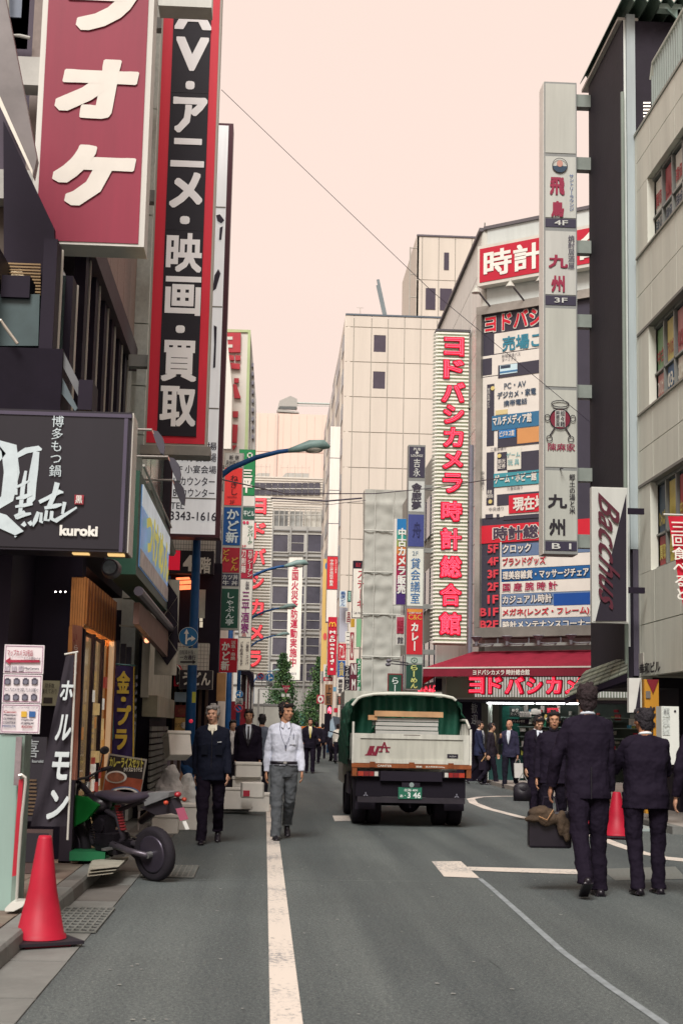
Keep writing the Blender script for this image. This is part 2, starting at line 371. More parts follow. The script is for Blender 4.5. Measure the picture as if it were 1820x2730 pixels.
# pier
PR=M('#dcdad0',.75,.14,14,bump=.1)
zz=.1
for zt in (1.6,3.1,4.45,5.4,6.1,7.0,8.6,10.2,11.8,13.4):
    box('pier_block',-2.0,-1.80,20.17,20.9,zz+.01,zt-.01,PR,b1); zz=zt
# interior blinds lit by the lamps inside
BL=SY(13.6)
box('room_wall',-4.6,-2.62,14.3,14.36,3.6,6.6,M('#4a4038',.7),b1)
m=MB()
for k in range(16):
    u0,v0,u1,v1=BL.rect(-30,700+k*8.2,108,704+k*8.2); m.ext([BL.P(u0,v0),BL.P(u1,v0),BL.P(u1,v1),BL.P(u0,v1)],(0,.03,0))
q=m.go('blind_slat',M('#b3976d',.6,emis=.0),b1)
BL.poly('ceiling_lamp',[(-10,708),(52,708),(68,745),(-10,745)],-.1,.05,M('#ffe3b8',.5,emis=1.2),b1)
BL.poly('ceiling_lamp',[(-10,752),(6,752),(4,765),(-10,765)],-.1,.05,M('#ffe3b8',.5,emis=1.0),b1)
S135=SY(13.2)
S135.box('dark_cabinet',8,742,84,800,.1,.3,DK,b1); S135.poly('dark_cabinet',[(-60,788),(108,788),(104,925),(-60,925)],.05,.5,M('#46585a',.4,.3,1.5),b1)
S13=SY(12.8)
S13.box('stair_parapet',-120,925,164,1092,.0,.5,M('#272130',.7,.2,3,spec=.1),b1)
S13.poly('stair_side',[(163,925),(210,1018),(210,1060),(163,968)],-.05,.02,M('#6c6f72',.5,.2),b1)
S13.poly('stair_side',[(158,990),(205,1085),(198,1092),(158,1040)],-.05,.02,M('#5c6a70',.5,.2),b1)
S13.box('stair_newel',208,1012,246,1092,.0,.4,DK,b1)
m=MB(); m.tube([S13.P(*S13.uv(*q),.1) for q in ((-20,862),(8,862),(20,880),(52,924))],.014); m.go('handrail',M('#b9ad9f',.3,metal=.6),b1)
# slanting metal fascia and windows at the very top left
F12=SY(12.4)
ST=M('#6f6a69',.4,.3,1.2,metal=.3)
F12.poly('metal_fascia',[(-60,-120),(-8,-120),(98,420),(88,470),(-60,150)],0,.12,ST,b1)
F12.poly('metal_fascia_edge',[(-62,150),(-60,120),(88,455),(88,470)],.02,.05,M('#d7cdbf',.3,metal=.3),b1)
F12.poly('fascia_soffit',[(-60,160),(88,474),(95,1090),(-60,1090)],-1.3,.1,DK,b1)
S14=SY(14.6)
S14.box('upper_window',-40,-80,78,128,0,.05,M('#d9d0c6',.3,.2,1.5),b1)
S14.box('upper_window_shade',10,-40,60,48,.03,.02,M('#6f7582',.3),b1)
S14.box('upper_wall',-60,-120,120,560,-.5,.1,M('#5c5560',.7),b1)
S14.box('concrete_column',82,-90,118,560,.05,.5,M('#8d7d76',.8,.15,9),b1)
m=MB(); m.tube([S14.P(*S14.uv(*q),.15) for q in ((26,-60),(27,110),(60,112),(86,118))],.02); m.go('downpipe',M('#a9a49c',.4),b1)
# ---------------- camera shop facade: panelled pier buildings between piers at X=-1.8
b2=th('white_panel_building','pale metal clad building behind the tall red and black sign','building',(-2,21,0))
SL=SXL(-1.85)
PW2=M('#f0e8dc',.35,.1,.8,streak=True)
box('body',-8,-1.93,21.0,29.5,3.0,14,M('#cfc6ba',.7),b2)
for k in range(5):
    for j in range(6):
        y0=20.95+k*1.7; z0=3.0+j*1.8
        if j%2==1: 
            box('window',-1.93,-1.89,y0+.05,y0+1.65,z0+.02,z0+1.75,M('#6f7a74',.15,.35,1.2),b2)
        else: box('cladding_panel',-1.93,-1.85,y0+.01,y0+1.69,z0+.01,z0+1.79,PW2,b2)
m=MB()
for (a,b_) in (((352,1100),(372,1180)),): pass
for z0 in (3.3,4.2): m.tube([(-1.75,20.95,z0+.6),(-1.6,24,z0)],.07,6)
m.go('sloping_gutter',M('#8f8f86',.5,.2),b2)
# ---------------- diamond front restaurant building further back
b3=th('diamond_front_building','restaurant building on the left with a black and cream diamond pattern fascia and louvred shutter','building',(-1.8,19,0))
box('body',-8,-1.62,20.95,24.5,0,3.0,DK,b3)
SD=SXL(-1.55)
SD.wbox('fascia',19.6,1.75,24.4,3.5,0,.1,M('#bfb5a4',.6,.2,3),b3)
BK=M('#2b2436',.5,spec=.2); SDF=SY(19.5)
SDF.box('patterned_panel',415,1545,474,1800,0,.08,M('#b9b0a0',.6,.3,5),b3)
for (cx,cy) in ((448,1590),(448,1664),(446,1738),(420,1627),(420,1701),(474,1627),(474,1701)):
    w_=25; pts=[(max(cx-w_,414),cy),(cx,cy-37),(min(cx+w_,475),cy),(cx,cy+37)]
    if cx>470: pts=[(cx-w_,cy),(cx,cy-36),(cx,cy+36)]
    if cx<425: pts=[(cx-4,cy-30),(cx,cy-37),(cx+w_,cy),(cx,cy+37),(cx-4,cy+30)]
    SDF.poly('diamond_tile',pts,.012,.011,BK,b3)
SD.wbox('metal_hood',19.7,1.5,23.4,1.78,.12,.2,M('#9d947c',.45,.3,3),b3)
SH=M('#77736b',.5,.2,4)
for i in range(3):
    for j in range(15):
        SD.wbox('louvre_slat',20.0+i*1.15,.12+j*.085,21.1+i*1.15,.12+j*.085+.06,.04,.03,SH,b3)
# ---------------- middle-left dark fronts (noodle shop row)
b4=th('noodle_shop_building','dark shop row with a white tiled upper wall behind the blue lamp post','building',(-1.8,26,0))
box('body',-8,-1.75,25.4,44,0,6.2,M('#4a434d',.7),b4)
S25=SY(25.3)
S25.box('dark_front',430,1500,584,1960,0,.4,DK,b4)
# tiled upper wall
TL=M('#ded3c7',.3,.06,3)
u0,v0,u1,v1=S25.rect(432,1428,575,1500)
S25.wbox('tile_backing',u0,v0,u1,v1,.01,.05,M('#8f8a84',.8),b4)
nx,ny=20,6; m=MB()
for i in range(nx):
    for j in range(ny):
        a=u0+(u1-u0)*i/nx; c=v0+(v1-v0)*j/ny
        m.ext([S25.P(a+.004,c+.005,.03),S25.P(a+(u1-u0)/nx-.004,c+.005,.03),S25.P(a+(u1-u0)/nx-.004,c+(v1-v0)/ny-.005,.03),S25.P(a+.004,c+(v1-v0)/ny-.005,.03)],(0,.03,0))
tag(m.go('wall_tiles',TL,b4),kind='stuff')
S24=SY(24.9)
tb=[(520,1712),(552,1712),(562,1726),(562,1790),(520,1790)]
S24.box('tiled_box',470,1714,556,1800,0,.4,TL,b4)
m=MB()
for k in range(10):
    u,_=S24.uv(470+k*9.2,1760); m.box(u-.003,u+.003,24.893,24.9,Z(500,1800,24.9),Z(500,1716,24.9))
for k in range(9):
    z0=Z(500,1714+k*10.4,24.9); m.box(S24.uv(470,1760)[0],S24.uv(556,1760)[0],24.893,24.9,z0-.003,z0+.003)
m.go('tile_joints',M('#8b8680',.8),b4)
m=MB()
for k in range(6): 
    x0=S25.uv(470+k*17,1650)[0]; m.box(x0,x0+.05,25.15,25.25,.2,2.6)
m.go('timber_post',M('#5b463c',.6,.2),b4)
S25.box('amber_wall_panel',578,1795,602,1870,.1,.1,M('#d2a06a',.6,.25,3),b4)
S25.box('mirror_panel',526,1575,548,1650,.2,.05,M('#b7b9ad',.2,.3,2),b4)
for k,(t_,h_) in enumerate(((1610,22),(1640,18),(1660,14))): S25.box('lit_window',533,t_,541,t_+h_,.14,.03,M('#c9b79f',.5,emis=.3),b4)
# far left blocks
b5=th('far_left_block','pale office block standing behind the left row of signs','building',(-2,46,0))
box('wall',-14,-2.2,46,100,0,15.5,M('#cfc3b7',.8),b5)
for k in range(4):
    for j in range(4): box('window',-2.2,-2.14,48+k*6,52+k*6,3+j*3.1,4.7+j*3.1,GLASS,b5)
b6=th('left_awning_shop','small left side shop with red stripes and a dark rounded roof edge','building',(-.9,60,0))
S60=SY(58)
S60.box('body',640,1790,672,1990,-.4,5,M('#5a4f58',.7),b6)
S60.poly('roof_edge',[(640,1785),(665,1785),(674,1800),(678,1830),(670,1832),(660,1800),(640,1798)],.2,1.0,DK,b6)
for k,c in enumerate(('#d4ccc3','#8c2338','#d4ccc3','#3a3344','#d4ccc3')): S60.box('striped_panel',655+k*4,1800+k*6,659+k*4,1890,.05,.3,M(c,.6),b6)
S60.box('red_shopfront',604,1870,655,1990,-.2,.2,M('#b02a3c',.6,.3,2),b6)
# ================================================================ RIGHT NEAR BUILDING (beige panels, windows)
BG=M('#dcd8c9',.7,.12,1.1,bump=.08,streak=True)
r1=th('beige_panel_building','beige panel clad building at the right edge with postered windows and a roof terrace','building',(8,23,0))
XR=6.42; SR=SXR(XR)
YF=atX(1697,1200,XR).y     # far corner
def zR(px,py): return atX(px,py,XR).z
ztop=zR(1700,352)
joints=[zR(1699,1126-0),zR(1697,711),zR(1699,1545),zR(1699,1312)]
wz=[(zR(1722,658),zR(1722,478)),(zR(1722,1090),zR(1722,876)),(zR(1722,1525),zR(1722,1292))]
zb=zR(1700,1806)
box('core',XR+.3,14,4,YF-.02,zb+.02,ztop-.15,M('#8a8378',.8),r1)
box('wall_return',XR,14,YF-.12,YF,zb,ztop,BG,r1)
W=YF-(atX(1726,1200,XR).y)           # pier width before first window
rows=[zb,wz[2][0],wz[2][1],wz[1][0],wz[1][1],wz[0][0],wz[0][1],ztop]
cols=[YF-.13]+[YF-.13-.95-k*1.55 for k in range(10)]
for ri in range(7):
    z0,z1=rows[ri],rows[ri+1]; iswin=ri%2==1
    for ci in range(len(cols)-1):
        y1,y0=cols[ci],cols[ci+1]
        if iswin:
            if ci==0: box('cladding_panel',XR,XR+.13,YF-.13-W,y1-.006,z0,z1,BG,r1)
        else:
            zm=(z0+z1)/2
            for (a,b_) in ((z0,zm),(zm,z1)): box('cladding_panel',XR,XR+.13,y0+.008,y1-.008,a+.008,b_-.008,BG,r1)
    if not iswin and 0<ri<6:
        box('sill_band',XR-.03,XR+.3,4,YF-.13,z1-.035,z1-.002,M('#9d968a',.6),r1); box('soffit_band',XR-.02,XR+.3,4,YF-.13,z0+.002,z0+.05,M('#847e76',.7),r1)
posters=[['#d9d2c4','#b3303a','#d9d2c4','#cfd3c8','#d9cfc6'],['#86b37c','#e0cf74','#d98a86','#3f74a6','#e8d9c8'],['#2c4b66','#e8d36a','#c22f38','#efdf6b','#c22f38']]
words=[('買取','強化','高価','現金'),('中古','アメリカン','03-','3342'),('じゃんぱら','買取','中古販','現金')]
FRM=M('#8b8a84',.4,.1,metal=.3)
for wi,(z0,z1) in enumerate(wz):
    yA=YF-.13-W
    k=0; y=yA
    while y>8:
        yb=y-.62
        w_=th('w','','') if 0 else None
        f=box('window',XR+.16,XR+.2,yb+.01,y-.01,z0+.01,z1-.01,M('#55606a',.15,.3,2,spec=.6),r1)
        m=MB(); m.box(XR+.1,XR+.16,yb+.0,yb+.05,z0,z1).box(XR+.1,XR+.16,yb,y,z0,z0+.05).box(XR+.1,XR+.16,yb,y,z1-.05,z1).box(XR+.1,XR+.16,yb,y,z0+(z1-z0)*.38,z0+(z1-z0)*.38+.035)
        m.go('frame',FRM,f)
        if yb>15:
            pc=posters[wi]
            a=pc[k%5]; c=pc[(k+2)%5]
            zm=z0+(z1-z0)*.38
            SR.wbox('poster',-(y-.06),zm+.06,-(yb+.07),z1-.1,-.145,.01,M(a,.5,.15,4),f)
            SR.wbox('poster',-(y-.06),z0+.07,-(yb+.07),zm-.02,-.145,.01,M(c,.5,.15,4),f)
            wd=words[wi][k%4]
            SR.wtext(f,wd,-(y-.1),zm+.15,-(yb+.1),zm+.15+.26,M('#b3262f' if wi!=2 else '#e8d36a',.5),-.13,bold=.03)
            SR.wtext(f,words[wi][(k+1)%4],-(y-.1),z0+.15,-(yb+.1),z0+.4,M(['#3a4d62','#e8e0d0','#efdf6b'][wi],.5),-.13,bold=.03)
        y=yb; k+=1
# parapet terrace with railing, grille wall and zigzag roof
CAPM=M('#9b9a8f',.6)
box('parapet_cap',XR-.02,XR+.22,4,YF,ztop,ztop+.05,CAPM,r1)
m=MB()
for k in range(40):
    y=YF-.9-k*.14; m.box(XR+.09,XR+.12,y-.012,y+.012,ztop+.05,ztop+1.0)
tag(m.go('railing_bars',M('#9ba39c',.4,metal=.3),r1),kind='stuff')
m=MB(); m.tube([(XR+.1,YF-.85,ztop+.75),(XR+.1,YF-1.0,ztop+1.0),(XR+.1,YF-6,ztop+1.02)],.035); m.go('railing_top',M('#c9cabd',.4,metal=.3),r1)
# lobby below
box('lobby_wall',XR+1.4,12,8,YF,0,zb,M('#4a3d42',.7),r1)
box('pilaster',XR-.0,XR+.30,21.55,22.25,.25,zb,BG,r1); box('pilaster_base',XR-.02,XR+.32,21.53,22.27,.1,.25,DK,r1)
box('pilaster',XR,XR+.2,YF-.14,YF,.1,zb,BG,r1)
box('stone_wall',XR+.35,XR+.6,22.3,22.9,.3,zb,M('#6e585a',.7,.2,6),r1)
box('entrance_jamb',XR+.2,XR+.4,21.0,21.5,.1,zb,DK,r1)
SF=SY(YF+.02)
# metal building name letters
SR.text(r1,'幸和ビル',1712,1765,1768,1797,M('#4a4448',.3,metal=.6),.05,bold=.05)
SR.box('notice',1703,1742,1716,1783,.01,.01,M('#c9c0b4',.6,.3,20),r1)
# ---------------- dark building with roof terrace wall
r2=th('dark_side_building','tall dark walled building with pale corner post behind the beige building','building',(8,26,0))
XD=6.22; YN=atX(1664,900,XD).y; YD=atX(1571,900,XD).y; ZT=atX(1664,40,XD).z
DW=M('#2f2838',.8,.2,1.2,bump=.2)
box('dark_wall',XD,16,YN,YD,2.2,ZT,DW,r2)
box('lower_wall',XD+.9,16,YN,YD,0,2.2,dark('#2e2838'),r2)
box('roof_edge',XD-.08,XD+.3,YN,YD+.3,ZT,ZT+.06,M('#b8aea4',.6),r2)
SN=SY(YN-.02)
u0,v0,u1,v1=SN.rect(1667,40,1698,1800)
PO=M('#aab0b0',.4,.2,.8,streak=True)
SN.wbox('corner_post',u0+.005,2.9,u0+.045,ZT,0,.2,M('#cfcfc8',.4),r2)
SN.wbox('corner_post',u0+.05,4.6,u1+.0,ZT+.1,.04,.22,PO,r2)
SN.wbox('corner_post',u0+.09,2.4,u1-.02,4.59,.04,.2,M('#4f4a58',.5,.2),r2)
m=MB(); m.tube([(XD-.03,YN-.1,2.3),(XD-.03,YN-.1,13)],.035); m.go('downpipe',M('#7f867c',.5),r2)
# corrugated back wall of the roof terrace (faces camera), with zigzag top
m=MB(); nz_=40
x0=u1+.02
ZB=ztop-.6
for k in range(nz_):
    xa=x0+k*.11; m.add([(xa,YN+.1,ZB),(xa+.055,YN+.04,ZB),(xa+.11,YN+.1,ZB),(xa,YN+.1,ZT+.0),(xa+.055,YN+.04,ZT),(xa+.11,YN+.1,ZT)],[(0,1,4,3),(1,2,5,4)])
m.go('corrugated_wall',M('#453b50',.6),r2)
m=MB(); uz=SN.uv(1690,25)[0]; p_=SN.uv(1724,25)[0]-uz
zt=SN.uv(1700,8)[1]; zv=SN.uv(1700,34)[1]
for k in range(-1,9):
    xa=uz+k*p_*1.02; hw=p_*.5
    m.ext([(xa-hw,YN-.5,zv),(xa,YN-.5,zt),(xa+hw,YN-.5,zv),(xa+hw,YN-.5,zv-.03),(xa,YN-.5,zt-.03),(xa-hw,YN-.5,zv-.03)],(0,3.5,0))
m.go('corrugated_roof',M('#5f7369',.5,.2,3),r2)
SN.box('roof_beam',1745,30,1840,44,.3,.2,M('#9aa9a0',.5),r2)
SN.poly('gusset',[(1766,44),(1802,44),(1802,78)],.3,.05,M('#7f9389',.5),r2)
SN.box('roof_post',1794,44,1802,160,.3,.08,M('#9aa9a0',.5),r2)
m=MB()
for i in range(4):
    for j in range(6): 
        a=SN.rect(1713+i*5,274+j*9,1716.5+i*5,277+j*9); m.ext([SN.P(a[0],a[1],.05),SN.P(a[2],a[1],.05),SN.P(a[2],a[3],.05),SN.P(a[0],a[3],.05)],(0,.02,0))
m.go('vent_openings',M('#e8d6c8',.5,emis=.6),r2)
# antenna on it
m=MB(); pA=SY(YD+2).P(*SY(YD+2).uv(1597,130)); m.tube([(pA.x,YD+2,ZT-.5),(pA.x,YD+2,pA.z)],.012); tag(m.go('roof_antenna',DK),'thin aerial rising behind the dark wall at right','antenna')
# lower tiled awning roof in front of dark building (dusty green)
m=MB()
A=[at(1515,1852,26.0),at(1512,1838,27.0),at(1672,1788,24.6),at(1668,1800,23.9)]
aw=th('green_slate_awning','dusty green sloping awning roof above the tall suited man','awning',(6,25,3))
P0=at(1505,1862,26.6); P1=at(1672,1796,24.4); P2=at(1675,1748,25.4); P3=at(1560,1790,27.0)
for j in range(5):
    for i in range(7):
        f=lambda s,t: (P0.lerp(P1,s)).lerp(P3.lerp(P2,s),t)
        a,b_,c,d=f(i/7+.004,j/5),f((i+1)/7-.004,j/5),f((i+1)/7-.004,(j+1)/5+.03),f(i/7+.004,(j+1)/5+.03)
        m=MB(); m.ext([a+Vector((0,0,.03)),b_+Vector((0,0,.03)),c,d],(0,0,-.02)); m.go('shingle',M(random.choice(['#76796a','#6c7065','#80816f']),.8,.3,4),aw)
m=MB(); m.ext([P0,P1,P1-Vector((0,0,.12)),P0-Vector((0,0,.06))],(0,.06,0)); m.go('edge_board',DK,aw)
m=MB(); m.ext([P0-Vector((0,-.05,.1)),P1-Vector((0,-.05,.13)),P2,P3],(0,0,-.02)); m.go('underside',DK,aw)
# ================================================================ CAMERA/WATCH STORE (corner building)
C0=atX(1287,1200,6.15); YC0=C0.y
D=Vector((.788,-.616,0)); SB=Surf((6.15,YC0,0),D)
wb=th('watch_store_building','white clad corner store with a big floor guide billboard and red neon letters','building',(6.15,YC0,0))
zt=SB.uv(1300,610)[1]
WP=M('#d8d4ca',.35,.1,.8,streak=True); WP2=M('#a9a59c',.5,.15,1,streak=True)
Nn=SB.N
# body prism
A=SB.P(0,0,0);B=SB.P(5.5,0,0); Yend=atX(1172,1200,6.15).y
m=MB(); m.ext([A+Vector((.05,.05,3)),B+Vector((0,.12,3)),Vector((14,B.y,3)),Vector((14,Yend,3)),Vector((6.22,Yend,3))],(0,0,zt-3.1)); m.go('core',WP2,wb)
# street side cladding panels (curved slightly) : rows
SS=SXR(6.15)
nr=11; hh=(zt-3.4)/nr
for j in range(nr):
    for i in range(5):
        y0=YC0+.15+i*(Yend-YC0-.15)/5; y1=YC0+.15+(i+1)*(Yend-YC0-.15)/5
        if i==2 and j in (3,6,8): box('slot_window',6.12,6.2,y0+.4,y1-.4,3.4+j*hh+.05,3.4+(j+1)*hh-.05,GLASS,wb)
        else: box('cladding_panel',6.09,6.2,y0+.012,y1-.012,3.4+j*hh+.012,3.4+(j+1)*hh-.012,WP,wb)
box('roof_edge',6.0,6.3,YC0,Yend,zt-.05,zt+.06,M('#5e5a5e',.6),wb)
# rounded corner
m=MB(); m.loft([((6.28,YC0+.16,3.0),.2,.2),((6.28,YC0+.16,zt),.2,.2)],14); m.go('rounded_corner',M('#b9b3a8',.4,.12,.8,streak=True),wb,True)
# billboard side wall upper part
SB.wbox('upper_wall',.1,3.0,5.5,zt,.0,.1,M('#c6c6c0',.5,.12,1,streak=True),wb)
SB.wbox('roof_edge',.0,zt-.02,5.5,zt+.08,.06,.25,M('#5e5a5e',.6),wb)
for k in range(3): SB.wbox('facade_joint',.02,4+k*3,5.5,4.03+k*3,.005,.01,M('#77736c',.6),wb)
m=MB(); m.tube([(6.6,YC0+3,zt),(6.6,YC0+3,zt+1.3)],.02); m.tube([(7.5,YC0+3,zt),(7.5,YC0+3,zt+.5)],.12); m.go('roof_mast',CON,wb)
# red header sign
hs=th('red_header_sign','red sign board with white watch-hall characters high on the corner store','sign',tuple(SB.P(1.5,zt-2,0)))
hs_u0,hs_v0,hs_u1,hs_v1=SB.rect(1289,676,1450,752)
def Bp(l,t,r,b): return SB.rect(l,t,r,b)
v1=SB.uv(1292,673)[1]; v0=SB.uv(1292,762)[1]; ul=SB.uv(1288,720)[0]
SB.wbox('frame',ul,v0-.1,5.3,v1+.1,.35,.3,M('#cfc6ba',.4),hs)
SB.wbox('panel',ul+.08,v0,5.22,v1,.365,.03,M('#d02840',.5,.08,2),hs)
SB.wtext(hs,'時計総合館',ul+.22,v0+.12,5.1,v1-.1,M('#efe2d6',.5),.385,bold=.03)
for q in (1330,1420,1500,1560):
    u=SB.uv(q,800)[0]; sp=th('flood_lamp','','')if 0 else None
    m=MB(); m.tube([SB.P(u,v0-1.0,.05),SB.P(u,v0-.85,.5),SB.P(u-.1,v0-.5,1.1)],.03,6); o=m.go('lamp_arm',M('#5b585c',.5),wb)
    m=MB(); p=SB.P(u-.12,v0-.45,1.15); m.add(*(lambda t:(t.v,t.f))(MB().lathe(p,[(.14,-.12),(.12,-.08),(.05,.02),(.04,.1)],12))); m.go('lamp_shade',M('#b9b4a8',.4),o)
# big floor guide billboard
bb=th('floor_guide_billboard','large illustrated floor guide billboard with coloured floor rows under the red header','billboard',tuple(SB.P(2.5,6,0)))
bl=SB.uv(1291,1250)[0]; bt=SB.uv(1300,830)[1]; bbm=SB.uv(1300,1703)[1]
FR=M('#b4aca2',.3,.3,.7,metal=.6)
for (a,b_,c,d) in ((bl,bbm,5.3,bbm+.28),(bl,bt-.25,5.3,bt),(bl,bbm+.285,bl+.17,bt-.255),(5.1,bbm+.285,5.3,bt-.255)): SB.wbox('frame',a,b_,c,d,.55,.5,FR,bb)
x0=bl+.17; x1=5.1; y0=bbm+.28; y1=bt-.25
SB.wbox('panel',x0,y0,x1,y1,.42,.3,M('#3c3a46',.45,.1,2),bb)
WH=M('#e3d7cb',.5,.04,3)
Hh=y1-y0
def R_(name,l,t,r,b,h,o=.43,rg=False):
    u0,v0,u1,v1=SB.rect(l,t,r,b); 
    if r>=1570: u1=x1
    u0=max(u0,x0); SB.wbox(name,u0,v0,u1,v1,o,.012,M(h,.5,.05,3),bb)
def Tx(s,l,t,r,b,h,o=.45,**k): 
    k.setdefault('bold',.02); SB.text(bb,s,l,t,r,b,M(h,.5),o,**k)
# header words
SB.text(bb,'ヨドバシ',1310,836,1468,888,WH,.44,bold=.07); Tx('ヨドバシ',1313,839,1465,885,'#e8243c',.455,bold=.03)
R_('white_plate',1336,886,1500,940,'#e0d4c8'); Tx('売場ご案内',1358,893,1540,934,'#3f8fa6',bold=.03)
R_('street_panel',1300,945,1500,1000,'#e0d4c8'); Tx('新宿高速バス',1357,950,1406,960,'#4a4850',bold=0); Tx('ターミナル',1357,961,1396,971,'#4a4850',bold=0)
R_('street_panel',1300,1002,1500,1380,'#e0d4c8',.428)
R_('map_block',1304,964,1330,1008,'#3c3a46',.437); R_('map_block',1347,972,1500,1006,'#3c3a46',.445)
# little bus picture
R_('bus_picture',1352,980,1398,1004,'#c9dbe6',.45); R_('bus_picture',1354,982,1380,990,'#3c4a5c',.455); R_('bus_picture',1352,996,1398,1001,'#4f86b3',.455)
Tx('PC・AV',1363,1026,1421,1042,'#44586e',bold=.02); Tx('デジカメ・家電',1345,1047,1448,1066,'#44586e',bold=.03); Tx('携帯電話',1362,1072,1424,1088,'#44586e',bold=.03)
R_('map_block',1317,1032,1336,1195,'#3c3a46',.44); Tx('安田生命ビル',1319,1042,1326,1095,'#d9d0c6',.455,vert=True,bold=0)
R_('blue_plate',1331,1107,1500,1146,'#3e7ba3',.45); Tx('マルチメディア館',1334,1113,1437,1138,'#e0d4c8',.47,bold=.04)
R_('map_block',1346,1148,1500,1192,'#3c3a46',.445); R_('orange_block',1398,1145,1500,1185,'#e3a266',.45); R_('cream_block',1340,1100,1372,1112,'#e6d49c',.445)
R_('blue_plate',1350,1152,1394,1174,'#2f83c8',.455); Tx('ビジネス館',1352,1155,1391,1171,'#e0d4c8',.47,bold=.03)
Tx('二番街通り',1327,1198,1368,1208,'#55535a',bold=0)
R_('map_block',1316,1212,1336,1352,'#3c3a46',.44); R_('map_block',1345,1212,1371,1260,'#3c3a46',.44); R_('map_block',1372,1208,1500,1262,'#3c3a46',.438)
Tx('新光\n証券',1347,1230,1367,1256,'#e6dace',.455,bold=.02)
R_('cream_block',1371,1200,1408,1258,'#dcd4c4',.45); Tx('ゲーム',1370,1212,1406,1226,'#5fb0b8',.47,bold=.01); Tx('玩 具',1374,1231,1404,1247,'#5fb0b8',.47,bold=.01)
R_('teal_plate',1336,1262,1500,1298,'#4aa3b0',.455); Tx('ゲーム・ホビー館',1338,1268,1450,1292,'#e0d4c8',.47,bold=.04)
Tx('三番街通り',1371,1302,1412,1312,'#55535a',bold=0); Tx('中央通り',1302,1262,1311,1312,'#4a4850',vert=True,bold=0)
Tx('新宿\n郵便局',1316,1312,1334,1334,'#e6dace',.455,bold=.01)
R_('map_block',1344,1318,1500,1348,'#3c3a46',.44); R_('red_plate',1376,1322,1500,1370,'#e0283c',.455); Tx('現在地',1388,1328,1475,1366,'#e0d4c8',.47,bold=.04)
Tx('中央通り',1323,1357,1362,1367,'#4a4850',bold=0)
for (a,b_) in ((1313,1333),(1343,1350),(1361,1500)): R_('map_block',a,1376,b_,1387,'#3c3a46',.44)
# yellow balls
for (a,b_) in ((1333,1043),(1351,1222),(1327,1343)): SB.disc('yellow_dot',a,b_,5,.46,.01,M('#ecd98c',.5),bb,12)
# red title
R_('red_band',1296,1398,1580,1446,'#e0283c',.44); SB.text(bb,'時計総合館',1332,1402,1540,1442,WH,.45,bold=.07); Tx('時計総合館',1335,1404,1537,1440,'#453a4a',.465,bold=.035)
fl=[('5F','クロック',1450,1483,'#6f86a8','#e0d4c8',1437),('4F','ブランドグッズ',1484,1516,'#e0d4c8','#c9283c',1476),('3F','理美容雑貨・マッサージチェア',1517,1550,'#2566a3','#e0d4c8',1590),
('2F','国 産 腕 時 計',1551,1583,'#e0d4c8','#b3385a',1507),('1F','カジュアル時計',1584,1617,'#7b93b5','#e0d4c8',1493),('B1F','メガネ(レンズ・フレーム)',1618,1650,'#e0d4c8','#d2283c',1592),('B2F','時計メンテナンスコーナー',1651,1682,'#7188ab','#e0d4c8',1600)]
for (fn,s,t,b_,bgc,fc,xr) in fl:
    R_('floor_row',1356,t,1580,b_,bgc,.44)
    if fn=='1F': R_('blue_block',1495,t+1,1580,b_,'#1f55a8',.447)
    Tx(fn,(1320 if len(fn)==2 else 1300),t+6,1349,b_-4,'#ef4a58',.46,bold=.04)
    dkc='#3d4a66' if fc=='#e0d4c8' else '#e0d4c8'
    SB.text(bb,s,1358,t+3,min(xr,1606),b_-3,M(dkc,.5),.45,bold=.075,box_from=.075)
    SB.text(bb,s,1360,t+5,min(xr,1606)-2,b_-5,M(fc,.5),.465,bold=.03)
R_('row_rule',1352,1450,1356,1682,'#c9c0b4',.445)
# vertical neon sign helper (white slats + red letters with neon outline)
NR=M('#d8203c',.4,.08,4,emis=.25); NE=M('#ff4d62',.4,.02,emis=.9); ND=M('#7c1630',.6)
def neon(parent,S,chars,o,tube=True,bold=.05):
    for (s,l,t,r,b) in chars:
        S.text(parent,s,l-2,t-2,r+2,b+2,ND,o+.02,bold=bold+.03)
        S.text(parent,s,l,t,r,b,NR,o+.05,bold=bold)
        if tube: S.text(parent,s,l+4,t+4,r-4,b-4,NE,o+.08,tube=.014)
ns=th('vertical_neon_sign','tall white slatted sign with a column of red neon characters on the right store','sign',(5.4,YC0+2.5,4))
SNE=SY(YC0+2.2)
u0,v0,u1,v1=SNE.rect(1152,884,1246,1718)
SL2=M('#c9ccb4',.5,.15,3)
SNE.wbox('backing',u0+.12,v0,u1,v1,0,.5,M('#bfc4ab',.6,.15,2),ns)
SNE.wbox('top_cap',u0+.05,v1,u1+.05,v1+.07,.05,.6,M('#4f4d52',.5),ns)
m=MB(); n=84
for k in range(n):
    z=v0+(v1-v0)*(k+.5)/n; m.box(u0+.05,u1,SNE.O.y-.05,SNE.O.y,z-.022,z+.022); m.box(u0,u0+.14,SNE.O.y-.02,SNE.O.y+.3,z-.03,z-.015)
tag(m.go('slats',M('#e9e0d2',.4,.05,3,emis=.05),ns),kind='stuff')
chs=[]; Q=[('ヨ',900,952,1181,1236),('ド',960,1012,1180,1236),('バ',1020,1075,1175,1239),('シ',1080,1132,1180,1236),('カ',1140,1194,1180,1234),('メ',1202,1252,1178,1233),('ラ',1262,1316,1178,1231),
('時',1336,1392,1174,1231),('計',1408,1468,1172,1229),('総',1482,1543,1171,1230),('合',1556,1618,1170,1229),('館',1632,1695,1168,1228)]
neon(ns,SNE,[(c,l,t,r,b) for (c,t,b,l,r) in Q],.05)
for py in (1075,1378,1660):
    z=SNE.uv(1250,py)[1]; box('bracket',u1,6.1,SNE.O.y+.1,SNE.O.y+.4,z-.12,z+.12,M('#9d968a',.5),ns)
